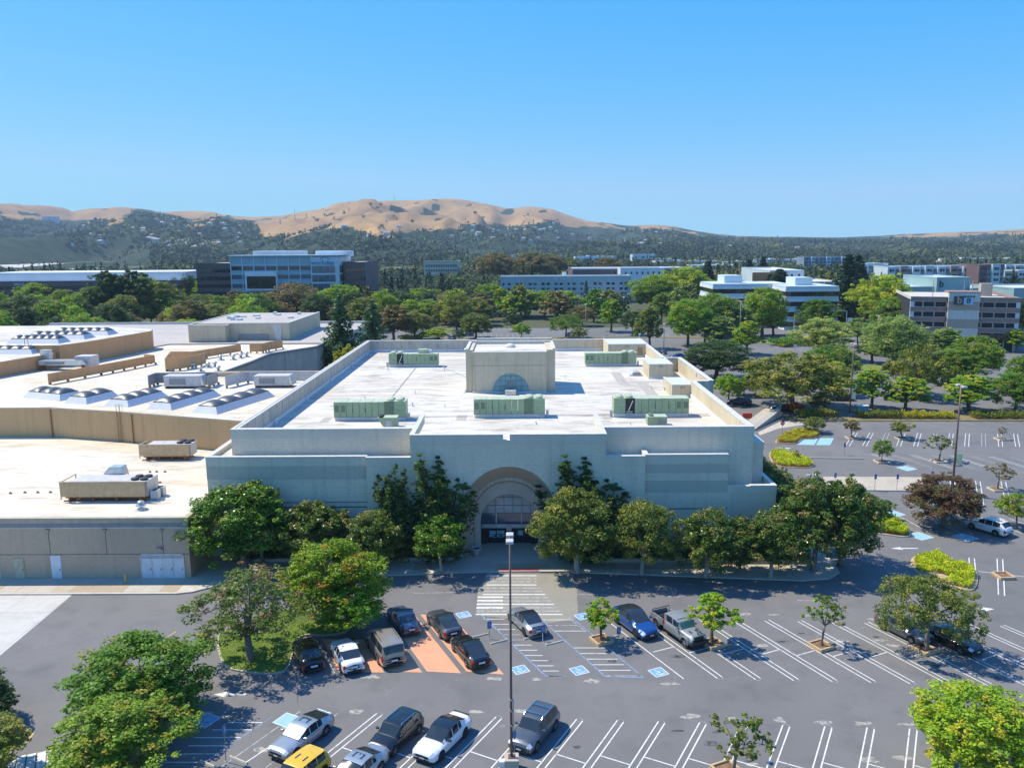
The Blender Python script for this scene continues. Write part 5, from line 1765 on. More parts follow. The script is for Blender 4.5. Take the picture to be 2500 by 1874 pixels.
def make_proto(kind, seed, leaf=0.3, per=55, ncl=150):
    rng = np.random.default_rng(seed)
    b = MB()
    cl = []
    if kind in ('broad', 'round', 'upright', 'open', 'flat', 'young', 'sparse', 'far', 'oak'):
        P = dict(broad=(3.5, 1.2, 8.0, 12, 0.44), round=(2.2, 1.5, 5.4, 8, 0.5), upright=(2.2, 1.0, 8.4, 11, 0.44), open=(3.6, 1.4, 7.6, 13, 0.36), flat=(4.0, 2.0, 5.8, 10, 0.36),
                 young=(1.5, 1.3, 4.4, 7, 0.42), sparse=(1.7, 1.6, 4.8, 8, 0.32), far=(4.0, 0.5, 8.0, 9, 0.48), oak=(5.0, 1.5, 8.4, 15, 0.36))[kind]
        R, z0, z1, nl, lr = P
        lobes = []
        zc = (z0 + z1) / 2
        for i in range(nl):
            a = 2 * math.pi * (i * 0.382 + rng.uniform(-0.05, 0.05))
            f = (i + 0.5) / nl
            zz = z0 + (z1 - z0) * (0.18 + 0.66 * f)
            wz = math.sin(math.pi * min(1, max(0, (0.2 + 0.8 * f)))) ** 0.6
            if kind in ('flat', 'oak'):
                wz = 1.0 if f < 0.75 else 0.45
            rho = R * (1 - lr) * wz * rng.uniform(0.6, 1.08)
            if i == nl - 1:
                rho *= 0.25
            lobes.append((np.array([rho * math.cos(a), rho * math.sin(a), zz]), R * lr * rng.uniform(0.8, 1.2)))
        k = 0
        while len(cl) < ncl and k < ncl * 30:
            k += 1
            c, r = lobes[rng.integers(nl)]
            p = rng.normal(size=3)
            p /= np.linalg.norm(p)
            if p[2] < -0.55:
                continue
            q = c + p * r * rng.uniform(0.72, 1.08) * np.array([1, 1, 0.85])
            if any(np.linalg.norm((q - c2) / np.array([1, 1, .85])) < 0.62 * r2 for c2, r2 in lobes):
                continue
            if q[2] < z0:
                continue
            dens = 1.0
            if kind in ('sparse', 'open') and rng.uniform() < 0.3:
                dens = 0.25
            cl.append((q, r * rng.uniform(0.2, 0.4), dens))
        # a few stray sprays beyond the outline
        for _ in range(int(ncl * 0.12)):
            c, r = lobes[rng.integers(nl)]
            p = rng.normal(size=3)
            p[2] = abs(p[2])
            p /= np.linalg.norm(p)
            cl.append((c + p * r * rng.uniform(1.1, 1.3), r * 0.16, 0.35))
        tr = {'broad': 0.2, 'oak': 0.34, 'far': 0.25, 'open': 0.2, 'flat': 0.17, 'upright': 0.16}.get(kind, 0.09)
        fork = z0 + (zc - z0) * 0.25
        kx, ky = rng.uniform(-.15, .15), rng.uniform(-.15, .15)
        b.tube([(0, 0, -0.05), (0, 0, 0.15), (kx * .5, ky * .5, fork * 0.5), (kx, ky, fork)], [tr * 1.5, tr * 1.1, tr * 0.95, tr * 0.85], 8)
        if kind != 'far':
            limb_tubes(b, (kx, ky, fork), [tuple(c) for c, r in lobes], tr * 0.55, rng)
            if kind in ('sparse', 'open'):
                for _ in range(26):
                    c, r = lobes[rng.integers(nl)]
                    p = rng.normal(size=3); p[2] = abs(p[2]); p /= np.linalg.norm(p)
                    b.tube([tuple(c), tuple(c + p * r * 0.7 + rng.normal(size=3) * 0.1), tuple(c + p * r * 1.25)], [0.03, 0.02, 0.008], 4)
        h, w = z1 + 0.2, 2 * R
        ub = 0.55
    elif kind in ('conifer', 'cedar'):
        h = 18.0
        R = 3.3 if kind == 'conifer' else 4.6
        nw = 30 if kind == 'conifer' else 24
        for i in range(nw):
            f = i / (nw - 1)
            z = 1.2 + (h - 1.4) * f
            r = R * (1 - f) ** (0.8 if kind == 'conifer' else 0.7) * rng.uniform(0.85, 1.1) + 0.15
            nb = max(3, int(7 * (1 - f) + 3))
            for j in range(nb):
                a = 2 * math.pi * (j / nb) + i * 1.3 + rng.uniform(-.2, .2)
                rr = r * rng.uniform(0.7, 1.1)
                m = max(2, int(rr / 0.7))
                for q in range(m):
                    t = (q + 0.6) / m
                    cl.append((np.array([rr * t * math.cos(a), rr * t * math.sin(a), z - 0.25 * rr * t + rng.uniform(-.1, .1)]), 0.3 + 0.28 * (1 - f) * R / 2.7, 0.8))
        b.tube([(0, 0, -0.1), (0, 0, h * 0.5), (0, 0, h * 0.97)], [0.38, 0.24, 0.03], 8)
        w = 2 * R
        ub = 0.25
    elif kind == 'spiky':
        h, w = 10.0, 5.0
        for i in range(17):
            a = rng.uniform(0, 2 * math.pi)
            sp = rng.uniform(0.2, 1.0)
            top = np.array([2.4 * sp * math.cos(a), 0.9 * sp * math.sin(a), h * rng.uniform(0.62, 1.0) * (1 - 0.25 * sp)])
            base = np.array([0.9 * sp * math.cos(a), 0.4 * sp * math.sin(a), 0.3])
            m = 22
            for q in range(m):
                t = q / (m - 1)
                p = base * (1 - t) + top * t + rng.normal(size=3) * 0.1
                cl.append((p, 0.62 * (1 - t) ** 0.6 + 0.1, 0.9))
            b.tube([tuple(base), tuple((base + top) / 2), tuple(top)], [0.08, 0.05, 0.01], 5)
        ub = 0.15
    c, nn, ln, ti, tg = clumps_to_leaves(cl, rng, per, leaf, ub)
    crown = leaf_mesh('crown', c, nn, ln, ln * 0.62, ti, tg, rng)
    if True:
        w = float(np.mean([np.percentile(c[:, k_], 98.5) - np.percentile(c[:, k_], 1.5) for k_ in (0, 1)])) if kind != 'spiky' else float(np.percentile(c[:, 0], 98.5) - np.percentile(c[:, 0], 1.5))
        h = float(np.percentile(c[:, 2], 99))
    trunk = b.mesh('trunk', ['bark'], True)
    return dict(crown=crown, trunk=trunk, h=h, w=w)

PROTO = {
    'broad': [make_proto('broad', s, 0.19, 84, 320) for s in (1, 2, 3)],
    'magnolia': [make_proto('broad', s, 0.2, 78, 300) for s in (11, 12, 13)],
    'round': [make_proto('round', s, 0.16, 74, 160) for s in (4, 5)],
    'upright': [make_proto('upright', s, 0.22, 66, 210) for s in (6, 7, 8)],
    'open': [make_proto('open', s, 0.17, 44, 270) for s in (9, 10)],
    'flat': [make_proto('flat', s, 0.17, 70, 200) for s in (14,)],
    'young': [make_proto('young', s, 0.15, 50, 110) for s in (15, 16)],
    'sparse': [make_proto('sparse', s, 0.2, 26, 70) for s in (17, 18)],
    'oak': [make_proto('oak', s, 0.26, 56, 330) for s in (19, 20)],
    'conifer': [make_proto('conifer', s, 0.6, 17, 0) for s in (21, 22)],
    'cedar': [make_proto('cedar', s, 0.5, 24, 0) for s in (23,)],
    'spiky': [make_proto('spiky', s, 0.3, 15, 0) for s in (24, 25)],
    'mid': [make_proto('far', s, 0.75, 24, 90) for s in (26, 27, 28)],
}
_tn = [0]
def plant(label, base, h, w, kind, leaf, bark='bark', rz=None, lean=(0, 0), group=None, name='tree', cat='tree'):
    i = _tn[0]
    _tn[0] += 1
    pr = PROTO[kind][i % len(PROTO[kind])]
    t = thing(name, label, cat, base, (i * 2.399) % 6.283 if rz is None else rz, group)
    t.rotation_euler = (lean[0], lean[1], t.rotation_euler[2])
    s = (w / pr['w'], w / pr['w'], h / pr['h'])
    for nm, mt in (('trunk', bark), ('crown', leaf)):
        o = obj(nm, pr[nm], t)
        o.scale = s
        o.material_slots[0].link = 'OBJECT'
        o.material_slots[0].material = M(mt)
    return t

def tree_px(label, bx, by, ty, wpx, kind, leaf, bark='bark', z=0.0, **kw):
    g = G(bx, by, z)
    top = AT(bx, ty, g.y)
    h = max(1.0, top.z - z)
    w = wpx / FPX * (g.y / 0.97)
    if by > 1095:
        w *= 1 - 0.55 * h / 36.0
        h -= 0.5 * w * (1 / math.cos(math.atan2(36.0 - h, g.y)) - 1)
        if kind == 'magnolia':
            w *= 1.0
    else:
        w *= 1.5 if kind == 'conifer' else 1.13
        h *= 1.01
    return plant(label, (g.x, g.y, z), max(1.0, h * 0.98), w, kind, leaf, bark, **kw)

# --- trees of the near lot and the facade (positions surveyed on the ground)
tree_px('tall green tree on the soil island at lower left, farther of the pair', 352, 1772, 1552, 335, 'broad', 'lf_green')
tree_px('dense green tree at lower left, nearer of the pair, cut by the bottom edge', 292, 1905, 1700, 330, 'broad', 'lf_green')
tree_px('green tree at the left edge of the picture, lower corner', -25, 1895, 1752, 200, 'round', 'lf_olive')
tree_px('dark tree at the left edge above the lower corner tree', -62, 1780, 1640, 190, 'broad', 'lf_dark')
tree_px('thin brownish tree on the grass island left of the orange stalls', 612, 1612, 1392, 320, 'open', 'lf_thin', 'bark_grey')
tree_px('bushy yellow-green tree with reddish tips above the orange stalls', 815, 1532, 1322, 255, 'broad', 'lf_turning')
tree_px('low bright green tree in front of the bushy yellow-green tree', 862, 1560, 1432, 165, 'round', 'lf_bright')
MG = 'magnolia trees along the store front'
tree_px('wide bright magnolia beside the service wing corner', 600, 1390, 1185, 262, 'magnolia', 'lf_magnolia_green', 'bark_grey', 0.14, group=MG)
tree_px('spire-topped magnolia behind the wide bright magnolia', 640, 1374, 1172, 120, 'upright', 'lf_magnolia_green', 'bark_grey', 0.14, group=MG)
tree_px('brown-green magnolia against the left brick wall', 768, 1384, 1226, 190, 'magnolia', 'lf_magnolia', 'bark_grey', 0.14, group=MG)
tree_px('small magnolia right of the brown-green magnolia', 918, 1388, 1246, 150, 'magnolia', 'lf_magnolia', 'bark_grey', 0.14, group=MG)
tree_px('round clipped magnolia just left of the arched entrance', 1078, 1397, 1258, 140, 'round', 'lf_magnolia_green', 'bark_pale', 0.14, group=MG)
tree_px('tall pale magnolia just right of the arched entrance', 1408, 1397, 1190, 205, 'magnolia', 'lf_olive', 'bark_pale', 0.14, group=MG, lean=(0, 0.06))
tree_px('pale-trunked magnolia second right of the entrance', 1566, 1402, 1222, 160, 'magnolia', 'lf_olive', 'bark_pale', 0.14, group=MG)
tree_px('magnolia third right of the entrance', 1722, 1408, 1246, 190, 'magnolia', 'lf_magnolia', 'bark_pale', 0.14, group=MG)
tree_px('dark magnolia between third and last facade trunks', 1805, 1398, 1262, 130, 'magnolia', 'lf_magnolia', 'bark_grey', 0.14, group=MG)
tree_px('magnolia last in the facade row before the corner', 1880, 1408, 1248, 165, 'magnolia', 'lf_magnolia', 'bark_pale', 0.14, group=MG)
tree_px('large glossy magnolia at the store corner', 1985, 1392, 1170, 235, 'magnolia', 'lf_magnolia', 'bark_grey', 0.14, group=MG)
tree_px('broad dark magnolia outermost at the store corner', 2052, 1376, 1172, 190, 'magnolia', 'lf_magnolia', 'bark_grey', 0.14, group=MG)
for i, (x, y, h) in enumerate(((31.8, 97.5, 7.5), (32.6, 103, 7.2), (32.2, 109, 7.0), (32.4, 116, 6.6), (32.0, 123, 6.4))):
    plant('magnolia of the tight row along the right side wall of the store', (x, y, 0.14), h, 5.6, 'magnolia', 'lf_magnolia', 'bark_grey', group='side wall magnolias')
plant('dark spiky juniper climbing the wall left of the arch', (-9.3, 90.1, 0.4), 11.4, 7.6, 'spiky', 'lf_dark', rz=0.1, name='tall_shrub', cat='shrub')
plant('sparse spiky juniper farther left of the arch', (-14.0, 90.2, 0.4), 10.2, 4.6, 'spiky', 'lf_dark', rz=0.0, name='tall_shrub', cat='shrub')
plant('dark spiky juniper climbing the wall right of the arch', (7.3, 90.1, 0.4), 11.2, 8.8, 'spiky', 'lf_dark', rz=0.05, name='tall_shrub', cat='shrub')
tree_px('young bright green tree in a square planter beside the blue car', 1468, 1566, 1460, 92, 'young', 'lf_bright')
tree_px('leafy young tree in a square planter right of the pickup', 1738, 1573, 1444, 122, 'young', 'lf_bright')
tree_px('half-bare young tree leaning in a square planter', 2004, 1579, 1450, 95, 'sparse', 'lf_green', 'bark_grey', lean=(0, 0.12))
tree_px('spreading olive tree over two parked cars', 2262, 1588, 1405, 250, 'flat', 'lf_olive', 'bark_grey')
tree_px('thin leaning tree at the bottom edge right of centre', 1790, 1880, 1722, 150, 'sparse', 'lf_olive', 'bark_grey', lean=(0, 0.28))
tree_px('large yellow-green tree at lower right', 2378, 1910, 1668, 300, 'broad', 'lf_bright')
# right lot
def z8b(label, x, y, ty, w, kind, leaf, bark='bark', **kw):
    return tree_px(label, 1800 + x / 3.16, 950 + y / 3.16, 950 + ty / 3.16, w / 3.16, kind, leaf, bark, **kw)
z8b('round olive tree at the tip of the yellow-green bed', 583, 332, 215, 150, 'round', 'lf_olive')
z8b('small rusty tree in the first planter of the right lot', 885, 378, 240, 110, 'young', 'lf_brown')
z8b('small flat-topped tree leaning in the second planter', 1270, 380, 245, 145, 'young', 'lf_olive', lean=(0, 0.1))
z8b('dark small tree in the middle of the right lot', 1112, 560, 392, 150, 'round', 'lf_green')
z8b('nearly bare tree left of the tall lamp post', 1555, 552, 350, 210, 'sparse', 'lf_olive', 'bark_grey')
z8b('tiny bare sapling in the far right planter', 2040, 388, 290, 60, 'sparse', 'lf_brown', 'bark_grey')
z8b('leaning rusty tree at the right edge', 2005, 772, 560, 210, 'sparse', 'lf_brown', 'bark_grey', lean=(0, 0.15))
z8b('round bright green tree at the right edge', 2155, 1065, 800, 290, 'round', 'lf_green')
z8b('large reddish-brown tree shading the white car', 1590, 1055, 660, 560, 'broad', 'lf_red', 'bark_grey')
z8b('small olive tree beside the corner magnolias', 1000, 1005, 800, 190, 'round', 'lf_green')
z8b('bushy small tree at the end of the hedge beds', 1145, 1000, 850, 110, 'round', 'lf_green')
z8b('leafless sapling in the lower yellow-green bed', 455, 545, 470, 60, 'sparse', 'lf_brown', 'bark_grey')
# middle distance, right
def z4(label, x, y, ty, w, kind, leaf, bark='bark', **kw):
    return tree_px(label, 1700 + x / 2.765, 500 + y / 2.765, 500 + ty / 2.765, w / 2.765, kind, leaf, bark, **kw)
for a in (
    ('yellow-green upright tree on a kerbed island behind the store', 345, 1008, 785, 165, 'upright', 'lf_lime'),
    ('pale green tree left of the yellow-green upright tree', 165, 965, 755, 170, 'upright', 'lf_pale'),
    ('huge spreading dark oak in the right lot', 640, 1372, 1005, 560, 'oak', 'lf_oak', 'bark_grey'),
    ('light green tree tucked behind the left of the oak', 400, 1285, 1075, 150, 'upright', 'lf_green'),
    ('dense bright round tree beside the store corner wall', 212, 1345, 1140, 170, 'round', 'lf_bright'),
    ('low hedge-like tree between the round tree and the oak', 320, 1290, 1180, 160, 'round', 'lf_oak'),
    ('dense dark green tree behind the store right wall', 130, 1175, 925, 350, 'broad', 'lf_dark'),
    ('tall pale green tree behind the oak', 845, 1040, 770, 300, 'broad', 'lf_pale'),
    ('green tree rising right behind the oak', 910, 1200, 955, 290, 'broad', 'lf_green'),
    ('bright green tree leaning out at the oak right side', 930, 1290, 1060, 170, 'upright', 'lf_bright'),
    ('pale tree on the median beyond the oak', 1090, 962, 765, 190, 'round', 'lf_pale'),
    ('slim pale tree on the far kerb island', 1187, 1068, 870, 170, 'upright', 'lf_pale'),
    ('tall light green tree left of the garage', 1330, 1120, 760, 300, 'broad', 'lf_pale'),
    ('large brown-topped dark oak right of centre lot', 1500, 1300, 945, 340, 'oak', 'lf_oak', 'bark_grey'),
    ('bright young tree in front of the brown-topped oak', 1412, 1390, 1165, 220, 'upright', 'lf_bright'),
    ('young two-tier tree on the hedge strip', 1182, 1372, 1110, 200, 'upright', 'lf_bright'),
    ('green tree right of the brown-topped oak', 1722, 1215, 980, 280, 'broad', 'lf_green'),
    ('large green tree in front of the garage', 1865, 1190, 890, 290, 'broad', 'lf_green'),
    ('pale tree before the garage stair tower', 1685, 1065, 830, 210, 'upright', 'lf_pale'),
    ('lime green rounded tree at the garage wall', 1800, 952, 840, 115, 'round', 'lf_lime'),
    ('lime green conical tree right of the garage', 2155, 995, 842, 120, 'upright', 'lf_lime'),
    ('leafy tree on the hedge strip left of the tall post', 1840, 1390, 1150, 270, 'upright', 'lf_bright'),
    ('large green tree at the right picture edge', 2150, 1390, 1140, 280, 'broad', 'lf_green'),
    ('dark green tree above the right edge tree', 2205, 1310, 1020, 190, 'broad', 'lf_green'),
    ('dark purple-leaved tree against the garage', 1590, 885, 785, 150, 'round', 'lf_purple'),
    ('huge lime green tree beside the garage', 1265, 860, 480, 330, 'broad', 'lf_lime'),
    ('green tree below the huge lime tree', 1360, 900, 640, 310, 'broad', 'lf_green'),
    ('left of the pair of tall dark redwoods by the banded office', 1005, 800, 340, 165, 'conifer', 'lf_conifer'),
    ('right of the pair of tall dark redwoods by the banded office', 1068, 790, 345, 150, 'conifer', 'lf_conifer'),
    ('third redwood partly behind the redwood pair', 1110, 780, 430, 120, 'conifer', 'lf_conifer'),
    ('bushy dark redwood standing before the banded office', 550, 770, 440, 190, 'conifer', 'lf_conifer'),
    ('short dark redwood left of the bushy one', 490, 760, 470, 120, 'conifer', 'lf_conifer'),
    ('lone redwood above the banded office roof, left', 350, 600, 370, 95, 'conifer', 'lf_conifer'),
    ('lone redwood above the banded office roof, right', 443, 600, 352, 95, 'conifer', 'lf_conifer'),
    ('dark redwood behind the lime plane trees', 75, 690, 385, 85, 'conifer', 'lf_conifer'),
    ('tall yellow-green tree before the banded office', 445, 890, 565, 240, 'broad', 'lf_lime'),
    ('rounded green tree left of the tall yellow-green tree', 120, 890, 605, 270, 'broad', 'lf_green'),
    ('green tree under the banded office right wing', 805, 850, 640, 220, 'broad', 'lf_green'),
    ('small green tree at the foot of the banded office', 655, 830, 660, 130, 'round', 'lf_green'),
    ('grey-green tree by the traffic signals', 520, 880, 690, 160, 'upright', 'lf_pale'),
    ('young pale tree at the road median', 285, 900, 680, 120, 'upright', 'lf_pale'),
    ('bushy shrub tree at the foot of the oak', 815, 1395, 1300, 120, 'round', 'lf_olive'),
    ('small tree behind the garage corner', 2000, 960, 850, 150, 'round', 'lf_olive'),
    ('green tree left of the slim pale tree', 1250, 1010, 830, 190, 'upright', 'lf_pale'),
    ('dark tree right of the garage edge', 2195, 880, 640, 120, 'broad', 'lf_dark'),
):
    z4(*a[:7], *(a[7:] or ('bark',)))
def z3(label, x, y, ty, w, kind, leaf, bark='bark', **kw):
    return tree_px(label, 1180 + x / 3.456, 450 + y / 3.456, 450 + ty / 3.456, w / 3.456, kind, leaf, bark, **kw)
for a in (
    ('left of the two huge lime plane trees beside the hotel', 1450, 1060, 770, 330, 'broad', 'lf_lime'),
    ('right of the two huge lime plane trees beside the hotel', 1710, 1050, 705, 400, 'broad', 'lf_lime'),
    ('green tree filling in below the lime plane trees', 1590, 1060, 830, 300, 'broad', 'lf_bright'),
    ('first lime tree of the row before the hotel', 145, 1112, 875, 130, 'upright', 'lf_lime'),
    ('second lime tree of the row before the hotel', 215, 1104, 912, 180, 'broad', 'lf_lime'),
    ('third lime tree of the row before the hotel', 360, 1112, 892, 205, 'broad', 'lf_bright'),
    ('fourth lime tree of the row before the hotel', 515, 1112, 898, 175, 'broad', 'lf_bright'),
    ('fifth lime tree of the row before the hotel', 690, 1114, 902, 215, 'broad', 'lf_bright'),
    ('small dark tree alone in the far lot', 250, 1238, 1092, 120, 'round', 'lf_dark'),
    ('bright green bush behind the store back wall', 320, 1300, 1172, 130, 'round', 'lf_bright'),
    ('spreading tree in the far lot behind the roof tower', 695, 1295, 1105, 225, 'flat', 'lf_green'),
    ('brownish bush behind the back parapet', 805, 1320, 1208, 120, 'round', 'lf_olive'),
    ('brown tree right of the hotel row', 832, 1195, 1032, 185, 'round', 'lf_brown'),
    ('bright upright tree before the hotel pool', 1078, 1245, 972, 170, 'upright', 'lf_bright'),
    ('dark open tree right of the bright upright tree', 1255, 1275, 1075, 165, 'round', 'lf_dark'),
    ('olive tree behind the back right store corner', 1405, 1385, 1035, 190, 'upright', 'lf_olive'),
    ('green poplar right of the hotel', 1500, 1175, 915, 135, 'upright', 'lf_green'),
    ('pale poplar right of the green poplar', 1640, 1185, 865, 135, 'upright', 'lf_pale'),
    ('light green tree behind the right penthouses', 1725, 1360, 975, 270, 'broad', 'lf_bright'),
    ('green tree next to the light green tree', 1865, 1350, 990, 230, 'broad', 'lf_green'),
    ('pale-leaved tree at the lot kerb', 1985, 1335, 1115, 210, 'upright', 'lf_pale'),
    ('tall brown tree behind the hotel, left', 110, 860, 580, 270, 'broad', 'lf_brown'),
    ('tall olive tree behind the hotel', 420, 860, 575, 300, 'broad', 'lf_brown'),
    ('tall brown tree behind the hotel roof', 570, 830, 590, 240, 'broad', 'lf_brown'),
    ('dark redwood right behind the lime plane trees', 1880, 900, 655, 95, 'conifer', 'lf_conifer'),
    ('dark round tree behind the lime plane trees', 1870, 980, 790, 180, 'broad', 'lf_dark'),
    ('green trees at hotel left corner', 60, 1020, 840, 170, 'broad', 'lf_bright'),
    ('olive-brown tree behind the hotel centre', 700, 820, 620, 180, 'broad', 'lf_olive'),
    ('brown tree between the hotel and the brown block', 1030, 830, 620, 220, 'broad', 'lf_brown'),
):
    z3(*a)
def z2(label, x, y, ty, w, kind, leaf, bark='bark', **kw):
    return tree_px(label, 560 + x / 3.456, 450 + y / 3.456, 450 + ty / 3.456, w / 3.456, kind, leaf, bark, **kw)
for a in (
    ('light round-topped tree behind the cedars', 950, 1180, 852, 330, 'broad', 'lf_lime'),
    ('wide grey-brown oak before the blue office', 560, 1150, 838, 470, 'oak', 'lf_brown'),
    ('green tree behind the right cedar', 1130, 1240, 960, 240, 'broad', 'lf_olive'),
    ('brown tree right of the cedars', 1390, 1330, 1020, 230, 'upright', 'lf_brown'),
    ('dark round tree near the brown tree', 1230, 1080, 930, 190, 'round', 'lf_dark'),
    ('first yellow-green tree of the far lot row', 1350, 1090, 890, 190, 'broad', 'lf_lime'),
    ('second yellow-green tree of the far lot row', 1610, 1100, 880, 200, 'broad', 'lf_lime'),
    ('third yellow-green tree of the far lot row', 1745, 1095, 892, 185, 'broad', 'lf_lime'),
    ('fourth yellow-green tree of the far lot row', 1912, 1195, 882, 190, 'upright', 'lf_lime'),
    ('fifth yellow-green tree of the far lot row', 1490, 1085, 930, 150, 'round', 'lf_lime'),
    ('dark tree in front of the yellow-green row', 1460, 1110, 960, 160, 'round', 'lf_dark'),
    ('green tree below the third yellow-green tree', 1650, 1160, 1010, 210, 'broad', 'lf_green'),
    ('brown-green tree in the far lot left', 1560, 1310, 1070, 220, 'broad', 'lf_olive'),
    ('small brown tree in the far lot', 1690, 1260, 1120, 130, 'round', 'lf_brown'),
    ('dark-green far lot tree at the right', 2090, 1190, 960, 240, 'broad', 'lf_olive'),
    ('leafy far lot tree with a yellow bush', 2080, 1300, 1090, 210, 'broad', 'lf_olive'),
    ('bright yellow-green bush behind the back wall', 1760, 1325, 1212, 180, 'round', 'lf_lime'),
    ('small yellow bush left of the bright bush', 1490, 1330, 1268, 110, 'round', 'lf_yellow'),
    ('tiny bright bush between the yellow bushes', 1620, 1325, 1250, 75, 'round', 'lf_lime'),
    ('dark small bush right of the bright bush', 1940, 1325, 1240, 90, 'round', 'lf_dark'),
    ('lime tree at the right of the far row', 2140, 1090, 850, 160, 'broad', 'lf_lime'),
    ('dark tree behind the blue office right end', 1150, 960, 780, 180, 'broad', 'lf_dark'),
    ('small yellow shrub tree by the left parapet', 480, 1520, 1290, 110, 'round', 'lf_yellow'),
):
    z2(*a)
def z1(label, x, y, ty, w, kind, leaf, bark='bark', **kw):
    return tree_px(label, 0 + x / 3.456, 450 + y / 3.456, 450 + ty / 3.456, w / 3.456, kind, leaf, bark, **kw)
for a in (
    ('left of the tall dark poplar pair behind the mall', 925, 1210, 738, 270, 'upright', 'lf_dark'),
    ('right of the tall dark poplar pair behind the mall', 1135, 1205, 735, 280, 'upright', 'lf_dark'),
    ('dark tree between the poplars', 1030, 1210, 800, 230, 'upright', 'lf_dark'),
    ('large olive tree right of the poplars', 1360, 1200, 828, 300, 'broad', 'lf_olive'),
    ('green tree below the large olive tree', 1490, 1200, 940, 250, 'broad', 'lf_green'),
    ('bushy tree in front of the lime row', 1720, 1160, 930, 270, 'broad', 'lf_olive'),
    ('first tree of the lime row before the blue office', 1560, 1060, 770, 270, 'broad', 'lf_bright'),
    ('second tree of the lime row before the blue office', 1800, 1060, 798, 260, 'broad', 'lf_lime'),
    ('third tree of the lime row before the blue office', 2010, 1060, 798, 290, 'broad', 'lf_bright'),
    ('fourth tree of the lime row before the blue office', 2180, 1060, 830, 200, 'broad', 'lf_bright'),
    ('tall dark tree at the start of the lime row', 1490, 1040, 745, 130, 'upright', 'lf_green'),
    ('bright tree at left behind the mall', 330, 1080, 832, 260, 'broad', 'lf_lime'),
    ('second bright tree at left behind the mall', 640, 1060, 826, 180, 'broad', 'lf_lime'),
    ('golden-green tree left of the poplars', 690, 1210, 925, 260, 'broad', 'lf_lime'),
    ('green tree beside the golden-green tree', 800, 1210, 870, 220, 'broad', 'lf_green'),
    ('dark tree at the far left edge', 120, 1250, 990, 320, 'broad', 'lf_dark'),
    ('red-brown tree at the far left behind the mall', 425, 1240, 985, 270, 'broad', 'lf_red'),
    ('dark tree above the red-brown tree', 250, 1120, 925, 220, 'broad', 'lf_dark'),
    ('grey-olive tree at left middle', 560, 1120, 895, 260, 'broad', 'lf_brown'),
    ('olive tree at the left edge', 40, 1080, 915, 200, 'broad', 'lf_olive'),
    ('olive brown tree right of the lime row', 1930, 1160, 950, 260, 'broad', 'lf_olive'),
    ('light tree by the anchor store corner', 2080, 1170, 930, 220, 'broad', 'lf_bright'),
    ('round lime tree under the dark poplars', 1240, 1110, 780, 200, 'broad', 'lf_bright'),
):
    z1(*a)
plant('left of two big cedars behind the store left wall', (-46.0, 212, 0), 22.5, 13.5, 'cedar', 'lf_cedar')
plant('right of two big cedars behind the store left wall', (-37.2, 210, 0), 21.5, 13.5, 'cedar', 'lf_cedar')
for i, (x, y, h, w) in enumerate(((-37.5, 172, 13.6, 3.2), (-36.8, 178, 14.2, 3.0), (-38.2, 165, 11.8, 3.0))):
    plant(('yellow shrub tree nearest the left parapet', 'yellow shrub tree at the far left parapet corner', 'yellow-green shrub tree lowest by the left parapet')[i], (x, y, 0), h, w + 1.5, 'upright', 'lf_yellow')

# ------------------------------------------------------------------ beds, hedges
def in_poly(x, y, poly):
    c = False
    n = len(poly)
    for i in range(n):
        a, b_ = poly[i], poly[i - 1]
        if (a[1] > y) != (b_[1] > y) and x < (b_[0] - a[0]) * (y - a[1]) / (b_[1] - a[1]) + a[0]:
            c = not c
    return c

def leaf_bed(name, label, cat, poly, h, leaf, n, mat, seed, kind=None, holes=None, group=None):
    rng = np.random.default_rng(seed)
    xs = [p[0] for p in poly]
    ys = [p[1] for p in poly]
    ox, oy = sum(xs) / len(xs), sum(ys) / len(ys)
    P, T, Gt = [], [], []
    while len(P) < n:
        x, y = rng.uniform(min(xs), max(xs)), rng.uniform(min(ys), max(ys))
        if not in_poly(x, y, poly):
            continue
        if holes and any((x - hx) ** 2 + (y - hy) ** 2 * 1.5 < hr * hr for hx, hy, hr in holes):
            continue
        q = noise.fractal(Vector((x * 0.8, y * 0.8, seed)), 1, 2, 3)
        hh = h * (0.75 + 0.5 * q)
        P.append((x - ox, y - oy, 0.15 + max(0.05, hh) * rng.uniform(0.35, 1.0)))
        T.append(np.clip(0.5 + 0.6 * q + rng.normal() * 0.22, 0, 1))
        Gt.append(np.clip(0.5 + 0.8 * noise.noise(Vector((x * 1.7, y * 1.7, 3.0))), 0, 1))
    P = np.array(P)
    nn = rng.normal(size=(n, 3)) * 0.6
    nn[:, 2] += 0.9
    nn /= np.linalg.norm(nn, axis=1, keepdims=True)
    ln = leaf * rng.uniform(0.7, 1.3, n)
    me = leaf_mesh('foliage', P, nn, ln, ln * 0.65, np.array(T), np.array(Gt), rng, mat)
    if kind == 'stuff':
        o = obj(name, me, None, label, cat, group, 'stuff', (ox, oy, 0))
        return o
    t = thing(name, label, cat, (ox, oy, 0), 0, group)
    obj('foliage', me, t)
    return t
k = G(2300, 1405)
leaf_bed('shrub_bed', 'kidney-shaped yellow-green shrub bed on the right kerb island', 'shrub bed', inset(ISL['kidney'], 0.35), 0.75, 0.2, 9000, 'lf_cover', 1, holes=[(G(2280, 1412).x, G(2280, 1412).y, 1.6)])
leaf_bed('shrub_bed', 'yellow-green hedge bed beside the corner magnolias', 'shrub bed', inset(ISL['bed1'], 0.3), 1.0, 0.22, 7000, 'lf_cover', 2)
leaf_bed('shrub_bed', 'golden shrub bed at the top left of the right lot', 'shrub bed', inset(ISL['bed2'], 0.3), 0.9, 0.25, 5000, 'lf_yellow', 3)
